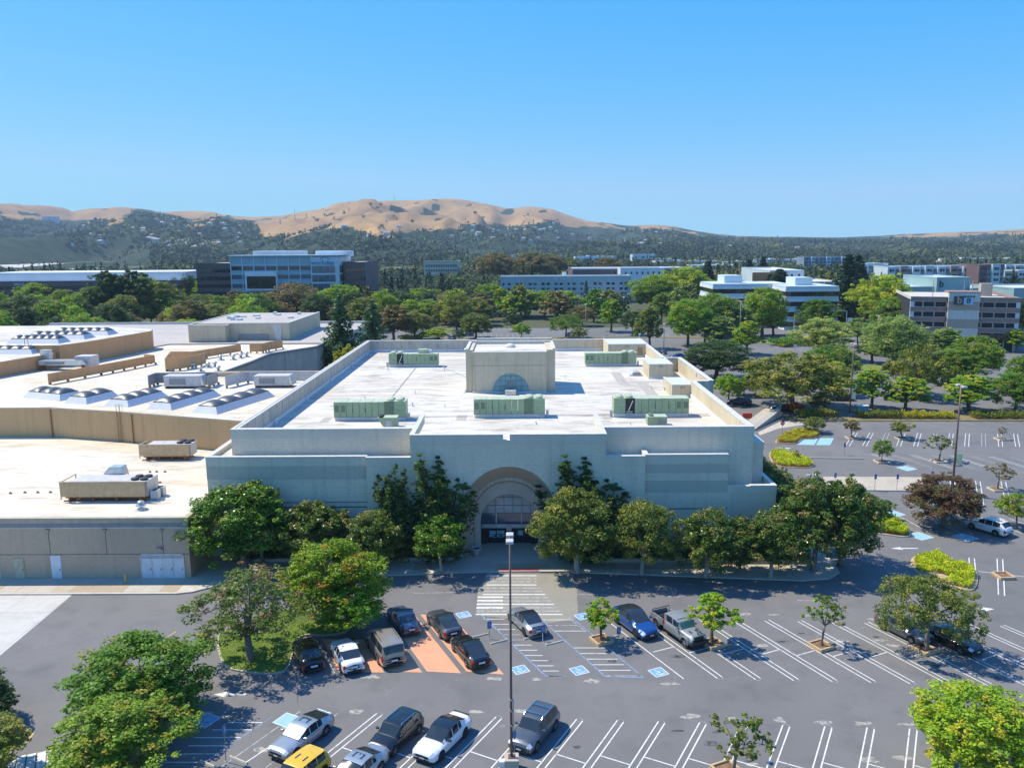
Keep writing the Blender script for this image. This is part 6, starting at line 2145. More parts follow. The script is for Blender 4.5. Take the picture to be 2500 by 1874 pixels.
leaf_bed('shrub_bed', 'green-gold shrub bed below the golden bed', 'shrub bed', inset(ISL['bed3'], 0.3), 0.9, 0.25, 4500, 'lf_cover', 4)
def hedge(label, a, c, w, h, mat, seed, n=2500, leaf=0.28):
    a, c = Vector((a.x, a.y)), Vector((c.x, c.y))
    d = (c - a).normalized()
    s = Vector((-d.y, d.x)) * (w / 2)
    leaf_bed('hedge', label, 'hedge', [a - s, c - s, c + s, a + s], h, leaf, n, mat, seed)
hedge('clipped green hedge left of the lamp post base', G(1945, 1019), G(2040, 1016), 3.6, 1.7, 'lf_hedge', 5, 3500)
hedge('long clipped hedge right of the lamp post base', G(2090, 1019), G(2200, 1020), 3.6, 1.6, 'lf_hedge', 6, 4000)
hedge('golden clipped hedge at right of the strip', G(2205, 1020), G(2330, 1021), 3.4, 1.5, 'lf_yellow', 7, 4000)
hedge('golden hedge at the right picture edge', G(2370, 1021), G(2520, 1021), 3.4, 1.5, 'lf_hedge', 8, 4000)
hedge('red-leaved hedge at the ramp top', G(1925, 1010), G(1952, 1007), 3.0, 2.2, 'lf_redhedge', 9, 2200)
hedge('low red shrubs under the oak', G(1905, 997), G(1960, 995), 2.6, 0.8, 'lf_redhedge', 10, 1200)
hedge('dark hedge mass under the junipers left of the arch', Vector((-15.6, 90.1, 0)), Vector((-7.6, 90.1, 0)), 1.5, 4.2, 'lf_dark', 11, 7000, 0.26)
hedge('dark hedge mass right of the arch', Vector((5.6, 90.0, 0)), Vector((9.6, 90.0, 0)), 1.5, 3.0, 'lf_dark', 12, 3500, 0.26)
hedge('dark shrubs under the facade magnolias at right', Vector((10, 90.0, 0)), Vector((33, 89.2, 0)), 1.6, 2.2, 'lf_dark', 13, 8000, 0.26)
hedge('dark shrubs under the facade magnolias at left', Vector((-34, 90.2, 0)), Vector((-16, 90.2, 0)), 1.6, 1.8, 'lf_dark', 14, 7000, 0.26)
hedge('wild green shrubs on the median beyond the oak', G(1895, 845), G(1960, 838), 9, 2.6, 'lf_green', 15, 3500, 0.5)
hedge('bright yellow bed on the median beyond the oak', G(1905, 847), G(1930, 845), 3, 1.2, 'lf_yellow', 16, 1200, 0.4)
hedge('low green hedge before the hotel pool', G(1440, 765), G(1535, 760), 4, 1.5, 'lf_green', 17, 2000, 0.5)
# loose grass blades on the two lawns
rng = np.random.default_rng(3)
pts = []
for poly in (ISL['t3'], ISL['tl']):
    xs = [p[0] for p in poly]; ys = [p[1] for p in poly]
    k = 0
    while k < 7000:
        x, y = rng.uniform(min(xs), max(xs)), rng.uniform(min(ys), max(ys))
        if in_poly(x, y, inset(poly, 0.3) if k == -1 else poly):
            pts.append((x, y, 0.2)); k += 1
        else:
            k += 0
P = np.array(pts)
nn = rng.normal(size=P.shape); nn[:, 2] *= 0.5
nn /= np.linalg.norm(nn, axis=1, keepdims=True)
obj('lawn_grass', leaf_mesh('lawn_grass', P, nn, np.full(len(P), 0.14), np.full(len(P), 0.06), rng.uniform(0, 1, len(P)), rng.uniform(0, 1, len(P)), rng, 'lf_bright'), label='short green grass on the kerbed lawns of the near lot', cat='grass', kind='stuff')
# ------------------------------------------------------------------ vehicles
def paint(name, c, metal=0.35, rough=0.32):
    m, nt, p = newmat(name)
    v = pos(nt, obj=True)
    L(nt, mix(nt, noise_fac(nt, v, 2.0, 3), c, tuple(x * 0.9 for x in c)), p.inputs['Base Color'])
    p.inputs['Metallic'].default_value = metal
    p.inputs['Roughness'].default_value = rough
    p.inputs['Coat Weight'].default_value = 0.9
    p.inputs['Coat Roughness'].default_value = 0.04
    return m
paint('paint_silver', (0.42, 0.45, 0.48), 0.6)
paint('paint_grey', (0.12, 0.13, 0.145), 0.5)
paint('paint_bluegrey', (0.16, 0.2, 0.26), 0.5)
paint('paint_black', (0.012, 0.012, 0.014), 0.1, 0.25)
paint('paint_white', (0.8, 0.8, 0.8), 0.0, 0.35)
paint('paint_tan', (0.42, 0.37, 0.3), 0.5)
paint('paint_yellow', (0.75, 0.46, 0.01), 0.0)
paint('paint_blue', (0.012, 0.075, 0.28), 0.35)
paint('paint_darkblue', (0.01, 0.03, 0.08), 0.3)
paint('paint_stone', (0.24, 0.26, 0.26), 0.0, 0.4)
paint('paint_maroon', (0.06, 0.012, 0.014), 0.3)
plain('car_glass', (0.025, 0.033, 0.04), 0.04, 0.0, 0.0, spec=0.8)
plain('sunshade', (0.42, 0.5, 0.48), 0.3)
plain('green_shade', (0.12, 0.28, 0.24), 0.25)
plain('car_trim', (0.02, 0.02, 0.022), 0.55)
plain('tyre', (0.018, 0.018, 0.019), 0.85)
plain('rim', (0.5, 0.5, 0.52), 0.3, 0.8)
plain('rim_dark', (0.06, 0.06, 0.065), 0.35, 0.6)
plain('head_lamp', (0.75, 0.78, 0.8), 0.08, 0.2)
plain('tail_lamp', (0.4, 0.015, 0.015), 0.15)
plain('chrome', (0.7, 0.7, 0.7), 0.12, 1.0)
plain('plate', (0.78, 0.78, 0.76), 0.5)

PLAN = [(0, .74), (0.012, .83), (0.04, .92), (0.1, .965), (0.2, .99), (0.5, 1), (0.8, .99), (0.92, .955), (0.975, .89), (1, .76)]
BOXY = [(0, .9), (0.015, .95), (0.05, .985), (0.2, 1), (0.8, 1), (0.96, .98), (1, .93)]
SPEC = dict(
    sedan=dict(L=4.8, W=1.84, fo=.93, wb=2.82, R=.335, top=[(0, .66), (.015, .8), (.06, .88), (.2, .95), (.27, .98), (.285, .99), (.45, 1.40), (.52, 1.45), (.62, 1.45), (.7, 1.39), (.86, 1.08), (.89, 1.06), (.98, 1.04), (1, .9)],
               belt=[(0, .64), (.06, .78), (.28, .89), (.6, .92), (.86, .97), (1, .86)], cab=(.285, .45, .69, .865), roofw=.74, wins=[(.335, .485), (.5, .635), (.645, .715)]),
    fastback=dict(L=4.75, W=1.84, fo=.92, wb=2.8, R=.34, top=[(0, .66), (.015, .79), (.06, .87), (.2, .94), (.27, .97), (.285, .98), (.44, 1.38), (.5, 1.43), (.6, 1.43), (.7, 1.36), (.92, 1.08), (.98, 1.05), (1, .9)],
                  belt=[(0, .64), (.06, .78), (.28, .89), (.6, .92), (.88, .97), (1, .86)], cab=(.285, .44, .68, .93), roofw=.73, wins=[(.33, .48), (.495, .635), (.645, .73)]),
    suv=dict(L=4.65, W=1.86, fo=.9, wb=2.68, R=.36, top=[(0, .65), (.02, .82), (.08, .95), (.2, 1.03), (.26, 1.08), (.275, 1.1), (.41, 1.56), (.48, 1.64), (.7, 1.65), (.86, 1.6), (.95, 1.2), (.985, 1.05), (1, .8)],
             belt=[(0, .62), (.1, .85), (.27, 1.02), (.6, 1.07), (.9, 1.12), (1, .8)], cab=(.275, .41, .865, .955), roofw=.74, wins=[(.34, .49), (.505, .67), (.685, .85)]),
    bigsuv=dict(L=5.2, W=2.03, fo=.98, wb=2.95, R=.4, top=[(0, .75), (.015, 1.0), (.08, 1.1), (.2, 1.16), (.26, 1.2), (.275, 1.23), (.37, 1.82), (.43, 1.9), (.7, 1.92), (.945, 1.88), (.985, 1.3), (.992, 1.15), (1, .9)],
                belt=[(0, .7), (.08, 1.0), (.27, 1.15), (.6, 1.17), (.95, 1.2), (1, .9)], cab=(.275, .37, .948, .986), roofw=.82, wins=[(.335, .48), (.497, .68), (.7, .93)], plan=BOXY),
    mini=dict(L=4.3, W=1.82, fo=.8, wb=2.67, R=.34, top=[(0, .62), (.02, .8), (.07, .92), (.18, 1.0), (.25, 1.04), (.265, 1.06), (.39, 1.5), (.46, 1.56), (.7, 1.56), (.88, 1.5), (.96, 1.15), (.985, 1.0), (1, .78)],
              belt=[(0, .6), (.1, .82), (.26, .98), (.6, 1.0), (.92, 1.04), (1, .8)], cab=(.265, .39, .885, .962), roofw=.76, wins=[(.325, .49), (.505, .69), (.705, .87)]),
    ev=dict(L=5.0, W=1.98, fo=.95, wb=2.96, R=.37, top=[(0, .66), (.015, .82), (.07, .91), (.2, 1.0), (.25, 1.06), (.27, 1.1), (.42, 1.5), (.52, 1.65), (.62, 1.66), (.75, 1.57), (.93, 1.22), (.975, 1.12), (1, .85)],
            belt=[(0, .56), (.1, .78), (.26, 1.0), (.6, 1.06), (.9, 1.14), (1, .84)], cab=(.27, .46, .74, .935), roofw=.72, wins=[(.34, .5), (.515, .67), (.685, .8)]),
    cab=dict(L=3.62, W=1.72, fo=.72, wb=9, R=.42, top=[(0, .8), (.01, 1.1), (.06, 1.17), (.3, 1.22), (.37, 1.25), (.385, 1.28), (.45, 1.72), (.48, 1.8), (.7, 1.84), (.97, 1.82), (.99, 1.8), (1, 1.74)],
             belt=[(0, .75), (.05, 1.05), (.38, 1.2), (.7, 1.22), (1, 1.22)], cab=(.385, .455, .985, .999), roofw=.9, wins=[(.455, .65), (.69, .9)], plan=[(0, .8), (.02, .84), (.36, .93), (.42, 1), (1, 1)]),
)

def car_parts(sp):
    Lc, Wc, R = sp['L'], sp['W'], sp['R']
    yw = [Lc / 2 - sp['fo'], Lc / 2 - sp['fo'] - sp['wb']]
    Ra = R + 0.06
    ss = set(np.linspace(0, 1, 47).tolist())
    ss |= set(sp['cab']) | {sp['cab'][0] - .014}
    for a, c in sp['wins']:
        ss |= {a, c}
    ss |= {0.006, 0.015, 0.03, 0.97, 0.985, 0.994}
    for y in yw:
        for d in np.linspace(-Ra, Ra, 13):
            ss.add((Lc / 2 - (y + d)) / Lc)
        for d in (-Ra - .004, Ra + .004):
            ss.add((Lc / 2 - (y + d)) / Lc)
    ss = sorted(s for s in ss if 0 <= s <= 1)
    st = [ss[0]]
    for s in ss[1:]:
        if s - st[-1] > 6e-4:
            st.append(s)
    fine = np.linspace(0, 1, 801)
    tz = np.interp(fine, [a for a, b in sp['top']], [b for a, b in sp['top']])
    ker = np.exp(-np.linspace(-2, 2, 25) ** 2)
    ker /= ker.sum()
    pad = np.concatenate([np.full(12, tz[0]), tz, np.full(12, tz[-1])])
    tsm = np.convolve(pad, ker, 'valid')
    top = lambda s: float(np.interp(s, fine, tsm))
    belt = lambda s: float(np.interp(s, [a for a, b in sp['belt']], [b for a, b in sp['belt']]))
    pl = sp.get('plan', PLAN)
    plan = lambda s: float(np.interp(s, [a for a, b in pl], [b for a, b in pl]))
    Hm = max(b for a, b in sp['top'])
    c0, c1, c2, c3 = sp['cab']
    rings = []
    for s in st:
        w = Wc / 2 * plan(s)
        y = Lc / 2 - s * Lc
        e = max(0, 1 - s / .03, 1 - (1 - s) / .03)
        zb = 0.2 + 0.1 * e + (R - .33)
        tp = top(s)
        incab = c0 <= s <= c3
        bl = min(belt(s), tp - 0.03)
        if not incab:
            bl = min(belt(s) + 0.0, tp - 0.05)
        cf = max(0.0, min(1.0, (tp - belt(s) - 0.06) / (Hm - belt(s) - 0.06))) if incab else 0.0
        x5 = w * (.88 + .04 * cf)
        x6 = w * ((.72 * (1 - cf)) + sp['roofw'] * 1.04 * cf)
        z6 = bl + (tp - bl) * (0.93 if incab else 0.75)
        z4 = bl - 0.07
        z2 = zb + 0.1
        z3 = (z2 + z4) / 2 + 0.03
        z1 = zb
        x1 = w * .88
        for yy in yw:
            dy = abs(y - yy)
            if dy <= Ra:
                za = R + math.sqrt(max(0, Ra * Ra - dy * dy))
                z1 = z2 = max(z2, za)
                x1 = w * .97
        z3 = max(z3, z2 + 0.05)
        z4 = max(z4, z3 + 0.03)
        b5 = max(bl, z4 + 0.02)
        rings.append([(0, zb), (x1, z1), (w * .975, z2), (w, z3), (w * .975, z4), (x5, b5), (x6, max(z6, b5 + .008)), (x6 * .5, max(tp - .012, b5 + .012)), (0, max(tp, b5 + .015))])
    groups = {}
    def addq(key, q):
        groups.setdefault(key, []).append(q)
    for i in range(len(st) - 1):
        sm = (st[i] + st[i + 1]) / 2
        ya, yb = Lc / 2 - st[i] * Lc, Lc / 2 - st[i + 1] * Lc
        for j in range(8):
            key = 'body'
            if j == 0:
                key = 'underbody'
            elif j == 1:
                key = 'lower_trim'
            elif j == 5:
                for k, (a, c) in enumerate(sp['wins']):
                    if a < sm < c:
                        key = 'side_window%d' % k
                if key == 'body' and .01 < sm < .075:
                    key = 'headlight'
            elif j >= 6:
                if c0 < sm < c1:
                    key = 'windscreen'
                elif c2 < sm < c3:
                    key = 'rear_window'
                elif sp.get('glassroof') and sp['glassroof'][0] < sm < sp['glassroof'][1]:
                    key = 'roof_glass'
                elif sp.get('blackroof') and c1 <= sm <= c2:
                    key = 'roof_glass'
            if j >= 5 and c0 - .014 < sm < c0:
                key = 'cowl'
            if j == 4 and .012 < sm < .055:
                key = 'headlight'
            if j in (3, 4) and sm > .962:
                key = 'taillight'
            for sd in (1, -1):
                q = [(sd * rings[i][j][0], ya, rings[i][j][1]), (sd * rings[i + 1][j][0], yb, rings[i + 1][j][1]), (sd * rings[i + 1][j + 1][0], yb, rings[i + 1][j + 1][1]), (sd * rings[i][j + 1][0], ya, rings[i][j + 1][1])]
                k2 = key
                if key.startswith(('side', 'head', 'tail')):
                    k2 = key + ('R' if sd > 0 else 'L')
                addq(k2, q)
    for i, key in ((0, 'body'), (len(st) - 1, 'body')):
        y = Lc / 2 - st[i] * Lc
        ring = [(x, y, z) for x, z in rings[i]]
        for j in range(8):
            for sd in (1, -1):
                addq(key, [(sd * ring[j][0], y, ring[j][2]), (sd * ring[j + 1][0], y, ring[j + 1][2]), (0, y, (ring[j][2] + ring[j + 1][2]) / 2)])
    out = {}
    for k, qs in groups.items():
        bm = bmesh.new()
        for q in qs:
            try:
                bm.faces.new([bm.verts.new(p) for p in q])
            except Exception:
                pass
        bmesh.ops.remove_doubles(bm, verts=bm.verts, dist=0.0008)
        bmesh.ops.dissolve_degenerate(bm, edges=bm.edges, dist=0.0005)
        bmesh.ops.recalc_face_normals(bm, faces=bm.faces)
        # outward check
        cz = sum((f.normal.dot(f.calc_center_median() - Vector((0, 0, .6))) * f.calc_area() for f in bm.faces))
        if cz < 0:
            bmesh.ops.reverse_faces(bm, faces=bm.faces)
        me = bpy.data.meshes.new(k)
        bm.to_mesh(me)
        bm.free()
        me.polygons.foreach_set('use_smooth', [True] * len(me.polygons))
        try:
            me.set_sharp_from_angle(angle=rad(32))
        except Exception:
            pass
        out[k] = me
    return out, yw, rings, st

def wheel_meshes(R):
    b = MB()
    b.lathe([(R * .62, -.11), (R * .95, -.115), (R, -.08), (R, .08), (R * .95, .115), (R * .62, .11)], 22, (0, 0, 0), 'X')
    ty = b.mesh('wheel', ['tyre'], False)
    b = MB()
    b.lathe([(R * .63, .06), (R * .63, .105), (R * .57, .108), (R * .54, .07), (R * .12, .075), (R * .1, .1), (.005, .102)], 18, (0, 0, 0), 'X', 1)
    for i in range(5):
        a = 2 * math.pi * i / 5
        d = Vector((0, math.cos(a), math.sin(a)))
        b.bar(Vector((.092, 0, 0)) + d * .03, Vector((.098, 0, 0)) + d * R * .58, .05, .06, 0)
    return ty, b
CARCACHE = {}
def make_car(label, kind, col_, px, py, head, rim='rim', roofmat=None, shade=None, extras=(), z=0.6, cat='car', tint=None, name='parked_car', group='cars parked in the lot', world=None):
    sp = SPEC[kind]
    if roofmat:
        sp = dict(sp, blackroof=True)
    key = (kind, bool(roofmat), rim)
    if key not in CARCACHE:
        parts, yw, rings, st = car_parts(sp)
        ty, rb = wheel_meshes(sp['R'])
        rm = rb.mesh('rim', [rim, 'rim_dark'])
        CARCACHE[key] = (parts, yw, ty, rm, rings)
    parts, yw, ty, rm, rings = CARCACHE[key]
    g = world or G(px, py, z)
    t = thing(name, label, cat, (g[0], g[1], 0.0), math.atan2(head[1], head[0]) - math.pi / 2, group)
    t.scale = (1.12, 1.12, 1.12)
    Lc, Wc, R = sp['L'], sp['W'], sp['R']
    mm = dict(body=col_, cowl='car_trim', underbody='car_trim', lower_trim='car_trim', windscreen=shade or 'car_glass', rear_window='car_glass', roof_glass=roofmat or col_)
    for k, me in parts.items():
        nm = k
        mt = mm.get(k)
        if mt is None:
            if k.startswith('side_window'):
                nm, mt = 'side_window', 'car_glass'
            elif k.startswith('headlight'):
                nm, mt = 'headlight', 'head_lamp'
            else:
                nm, mt = 'taillight', 'tail_lamp'
        if k == 'roof_glass':
            nm = 'roof_panel'
        o = obj(nm, me, t)
        if not me.materials:
            me.materials.append(M(mt))
        o.material_slots[0].link = 'OBJECT'
        o.material_slots[0].material = M(mt)
    for y in yw:
        if y < -Lc / 2:
            continue
        for sd in (1, -1):
            w_ = obj('wheel', ty, t)
            w_.location = (sd * (Wc / 2 - .125), y, R)
            w_.rotation_euler = (0, 0, 0 if sd > 0 else math.pi)
            obj('rim', rm, w_)
    c0 = sp['cab'][0]
    ym = Lc / 2 - (c0 + .07) * Lc
    zb_ = float(np.interp(c0, [a for a, b in sp['belt']], [b for a, b in sp['belt']]))
    for sd in (1, -1):
        b = MB(); b.box(-.1, .1, -.06, .06, -.07, .07); b.box(-sd * .16 - .05, -sd * .16 + .05, -.03, .03, -.06, -.02)
        mo = b.build('mirror', col_ if 'mirror_black' not in extras else 'car_trim', t)
        mo.location = (sd * (Wc / 2 + .08), ym, zb_ + .1)
        bevel(mo, .03)
    ztop0 = rings[0][8][1]
    zg = ztop0
    b = MB(); b.box(-Wc * .25, Wc * .25, Lc / 2 - .03, Lc / 2 + .016, zg - .15, zg - .02); b.build('grille', 'car_trim', t)
    b = MB(); b.box(-Wc * .33, Wc * .33, Lc / 2 - .06, Lc / 2 + .014, .27, zg - .27); b.build('lower_intake', 'car_trim', t)
    b = MB(); b.box(-.17, .17, Lc / 2 + .01, Lc / 2 + .024, zg - .26, zg - .17); b.build('licence_plate', 'plate', t)
    if kind != 'cab':
        b = MB(); b.box(-.26, .26, -Lc / 2 - .016, -Lc / 2 + .02, .62, .76); b.build('licence_plate', 'plate', t)
        b = MB(); b.box(-Wc * .32, Wc * .32, -Lc / 2 - .01, -Lc / 2 + .05, .3, .46); b.build('rear_bumper_trim', 'car_trim', t)
    Hm = max(b_ for a_, b_ in sp['top'])
    if 'rails' in extras or 'bars' in extras:
        for sd in (1, -1):
            b = MB(); b.tube([(sd * Wc * .35, Lc * .07, Hm - .06), (sd * Wc * .35, Lc * .04, Hm + .03), (sd * Wc * .35, -Lc * .28, Hm + .02), (sd * Wc * .35, -Lc * .31, Hm - .08)], .022, 6); b.build('roof_rail', 'chrome', t)
    if 'bars' in extras:
        for yy in (Lc * .0, -Lc * .2):
            b = MB(); b.box(-Wc * .36, Wc * .36, yy - .04, yy + .04, Hm + .05, Hm + .09); b.build('cross_bar', 'chrome', t)
    if 'sunroof' in extras:
        zz_ = Hm - .008
        b = MB(); b.box(-.36, .36, -.62, -.12, zz_ - .04, zz_); b.build('sunroof', 'car_glass', t)
    if 'spoiler' in extras:
        yy = Lc / 2 - sp['cab'][2] * Lc if kind in ('mini', 'suv') else -Lc / 2 + .12
        zz_ = Hm - .1 if kind in ('mini', 'suv') else 1.035
        b = MB(); b.box(-Wc * .33, Wc * .33, yy - .08, yy + .06, zz_, zz_ + .025); bevel(b.build('spoiler', col_ if not roofmat else 'car_trim', t), .015)
    if 'fin' in extras:
        b = MB(); b.add([(0, -.35, Hm - .02), (0, -.6, Hm - .03), (0, -.58, Hm + .07), (.02, -.35, Hm - .02), (.02, -.6, Hm - .03), (.02, -.58, Hm + .07)], [(0, 1, 2), (5, 4, 3), (0, 3, 4, 1), (1, 4, 5, 2), (2, 5, 3, 0)]); b.build('antenna_fin', 'car_trim', t)
    return t
DN = (-0.472, -0.882)      # nose toward the camera, lower row
UPL = (-0.43, 0.903)       # nose away, upper row
DR = (0.43, -0.903)        # nose toward the camera, upper row
make_car('silver liftback with a sunshade behind its windscreen, lower left row', 'fastback', 'paint_silver', 737, 1793, DN, shade='sunshade', extras=('sunroof', 'spoiler', 'fin'))
make_car('yellow hatchback cut by the bottom edge', 'mini', 'paint_yellow', 728, 1893, DN, extras=('sunroof', 'spoiler'))
make_car('dark silver sedan cut by the bottom edge, beside the yellow car', 'sedan', 'paint_silver', 868, 1884, DN, extras=('sunroof', 'fin'))
make_car('black compact crossover with chrome roof rails', 'mini', 'paint_black', 968, 1790, DN, extras=('rails', 'sunroof'))
make_car('white sedan with black roof in the lower row', 'sedan', 'paint_white', 1081, 1798, DN, 'rim_dark', 'paint_black', extras=('spoiler', 'mirror_black'))
make_car('dark grey crossover with two silver roof bars right of the lamp post', 'suv', 'paint_grey', 1306, 1779, DN, extras=('bars',))
make_car('blue-grey sedan under the bushy tree at the top of the orange stalls', 'sedan', 'paint_bluegrey', 985, 1512, UPL)
make_car('grey sedan with glass roof at the top of the orange stalls', 'fastback', 'paint_grey', 1084, 1521, UPL, roofmat='car_glass', extras=('fin',))
make_car('black sedan in the rightmost orange stall', 'sedan', 'paint_black', 1148, 1588, UPL)
make_car('large tan SUV with roof rails in an orange stall', 'bigsuv', 'paint_tan', 940, 1580, UPL, extras=('rails',))
make_car('white sedan in the leftmost orange stall', 'sedan', 'paint_white', 847, 1598, UPL)
make_car('black sedan in the shade of the thin brownish tree', 'sedan', 'paint_black', 752, 1596, UPL)
make_car('silver sedan with black roof beside the crosswalk', 'sedan', 'paint_silver', 1285, 1515, UPL, 'rim_dark', 'paint_black', extras=('spoiler',))
make_car('deep blue crossover beside the planter tree', 'ev', 'paint_blue', 1550, 1518, DR, 'rim_dark', 'car_glass')
make_car('grey sedan left of the two under the spreading olive tree', 'fastback', 'paint_grey', 2206, 1533, DR)
make_car('black sedan in the shade of the spreading olive tree', 'sedan', 'paint_black', 2322, 1557, DR)
make_car('white crossover under the large reddish-brown tree', 'suv', 'paint_white', 2414, 1286, (-0.5, 0.87), extras=('rails',))
make_car('dark blue sedan under the yellow-green tree at the lower right edge', 'sedan', 'paint_darkblue', 2500, 1880, DN)
make_car('dark blue car beside the store right corner', 'suv', 'paint_darkblue', 1806, 981, (-0.9, 0.43))
make_car('dark car in the tree shade left of the oak trunk', 'sedan', 'paint_black', 1910, 996, (-0.9, 0.1))
make_car('black sedan right of the oak trunk', 'sedan', 'paint_black', 2054, 971, (-1, 0.05))
make_car('dark blue car behind the back right parapet, nearer the lamp post', 'sedan', 'paint_darkblue', 1612, 858, (-0.4, 0.9))
make_car('blue sedan right of the back lamp post', 'sedan', 'paint_blue', 1656, 870, (-0.95, -0.2))
make_car('dark car in the far lot before the brown-topped oak', 'sedan', 'paint_grey', 2336, 936, (-0.3, 0.95))
make_car('pale blue car behind the back wall of the store', 'suv', 'paint_blue', 1186, 829, (-0.95, 0.2))
make_car('blue car under the far lot tree left of centre', 'sedan', 'paint_bluegrey', 1103, 826, (-0.4, 0.9))
make_car('dark car under the spreading far lot tree', 'sedan', 'paint_darkblue', 1391, 817, (-0.4, 0.9))
make_car('white car behind the yellow bushes of the far lot', 'sedan', 'paint_white', 1012, 824, (-0.9, 0.3))
make_car('grey car left of the far lot entrance', 'suv', 'paint_grey', 1141, 816, (-0.95, 0.2))
make_car('grey car by the small brown far tree', 'sedan', 'paint_grey', 1068, 830, (-0.4, 0.9))

# pickup truck
t = make_car('grey four-door pickup truck with open bed and green windscreen shade', 'cab', 'paint_stone', 0, 0, DR, shade='green_shade', cat='pickup truck', name='pickup_truck', world=(G(1672, 1546, .6).x, G(1672, 1546, .6).y), group='cars parked in the lot')
b = MB()
b.box(-.83, .83, -3.62, -1.86, .72, .8)
for sd in (1, -1):
    b.box(sd * .83 - .06, sd * .83 + .06, -3.62, -1.86, .6, 1.2)
b.box(-.83, .83, -1.92, -1.84, .72, 1.2)
b.box(-.83, .83, -3.68, -3.6, .62, 1.2)
bevel(b.build('cargo_bed', 'paint_stone', t), .03)
b = MB(); b.box(-.75, .75, -3.58, -1.95, .802, .83); b.box(-.4, .4, -3.1, -2.5, .83, 1.0); b.build('bed_liner', 'car_trim', t)
b = MB()
for yy in (-2.0, -3.4):
    b.tube([(-.85, yy, 1.2), (-.85, yy, 1.42), (.85, yy, 1.42), (.85, yy, 1.2)], .035, 6)
b.build('bed_rack', 'car_trim', t)
b = MB(); b.box(-.85, .85, -3.82, -3.68, .5, .68); b.build('rear_bumper', 'car_trim', t)
b = MB(); b.box(-.86, .86, 1.78, 2.02, .5, .74); bevel(b.build('front_bumper', 'car_trim', t), .03)
b = MB(); b.box(-.6, .6, 1.8, 1.83, .8, 1.1); b.build('grille_panel', 'car_trim', t)
for sd in (1, -1):
    for yy in (1.09, -2.75):
        b = MB()
        n = 9
        for i in range(n + 1):
            a = rad(8) + rad(164) * i / n
            for r0, x0 in ((.47, sd * .72), (.47, sd * .96), (.55, sd * .96), (.55, sd * .72)):
                b.v.append((x0, yy + r0 * math.cos(a), .42 + r0 * math.sin(a)))
        for i in range(n):
            for k in range(4):
                b.f.append((i * 4 + k, i * 4 + (k + 1) % 4, (i + 1) * 4 + (k + 1) % 4, (i + 1) * 4 + k)); b.m.append(0)
        b.build('fender_flare', 'paint_stone', t)
    ty, rb = wheel_meshes(.42)
    w_ = obj('wheel', CARCACHE[('cab', False, 'rim')][2], t); w_.location = (sd * .82, -2.75, .42); w_.rotation_euler = (0, 0, 0 if sd > 0 else math.pi)
    obj('rim', CARCACHE[('cab', False, 'rim')][3], w_)
    b = MB(); b.box(sd * .86 - .06, sd * .86 + .06, -1.7, .5, .42, .5); b.build('side_step', 'car_trim', t)
    b = MB(); b.lathe([(.1, 0), (.1, .03), (.02, .04)], 12); o = b.build('round_headlight', 'head_lamp', t); o.location = (sd * .55, 1.8, .98); o.rotation_euler = (rad(-90), 0, 0)
    b = MB(); b.box(sd * .3 - .05, sd * .3 + .05, .9, 1.25, 1.235, 1.25); b.build('bonnet_vent', 'car_trim', t)
b = MB(); b.box(-.7, .7, -.2, -.16, 1.84, 1.86); b.build('roof_seam', 'car_trim', t)
# ------------------------------------------------------------------ lamp posts, signs, small street furniture
def lamp_post(label, base, h, ped=1.0, mat='pole_grey', heads=2, r=0.13, banner=None, group='parking lot lamp posts', hs=1.0, along=(0, 1)):
    t = thing('lamp_post', label, 'lamp post', (base[0], base[1], 0), 0, group)
    if ped:
        b = MB(); b.lathe([(.48, 0), (.48, ped - .06), (.44, ped)], 16) if ped < .8 else b.box(-.5, .5, -.5, .5, 0, ped)
        bevel(b.build('pedestal', 'concrete', t), .03)
    b = MB(); b.box(-.24, .24, -.24, .24, ped, ped + .05); b.build('base_plate', mat, t)
    b = MB(); b.tube([(0, 0, ped), (0, 0, h * .5), (0, 0, h)], [r, r * .85, r * .62], 8); b.build('pole', mat, t, True)
    a = Vector((along[0], along[1], 0))
    b = MB(); b.bar(Vector((0, 0, h - .15)) - a * .5, Vector((0, 0, h - .15)) + a * .5, .09); b.build('arm', mat, t)
    for i in range(heads):
        s = 1 if i == 0 else -1
        c = a * (.75 * s * hs)
        b = MB(); b.cbox((c.x, c.y, h - .12), (.62 * hs, .8 * hs, .26 * hs)); hd = bevel(b.build('lamp_head', 'lamp_head', t), .05)
        b = MB(); b.cbox((c.x, c.y, h - .27 * hs), (.48 * hs, .62 * hs, .04)); b.build('lens', 'lamp_lens', hd)
    if banner:
        b = MB(); b.box(r, r + .85, -.03, .03, banner, banner + 1.5); b.build('banner', 'sign_yellow', t)
    return t
Pb = G(1249, 1846, 0.95)
hp = AT(1244, 1309, Pb.y).z
t = lamp_post('tall brown lamp post with twin heads in the middle of the near lot', Pb, hp, 0.95, 'pole_brown', 2, .1, hs=.8)
b = MB(); b.lathe([(.3, 0), (.3, .03)], 16); o = b.build('round_notice', 'sign_blue', t); o.location = (.2, .05, 2.6); o.rotation_euler = (rad(80), 0, rad(70))
b = MB(); b.box(-.85, -.5, -.3, .1, .3, .75); b.build('control_box', 'post_white', t)
b = MB(); b.tube([(.16, -.1, .95), (.2, -.14, 1.6), (.16, -.1, 3.2), (.17, -.1, 5.2)], .025, 5); b.build('conduit', 'pole_grey', t)
for z in (3.3, 4.4, 5.2):
    b = MB(); b.lathe([(.18, z), (.18, z + .08)], 10); b.build('clamp_band', 'metal_grey', t)
g = G(2324, 1208); hr = AT(2351, 940, g.y).z
lamp_post('tall lamp post with pale banner in the right lot', g, hr, 1.1, 'pole_brown', 2, .16, 4.6)
g = G(2074, 1014); hr = AT(2089, 838, g.y).z
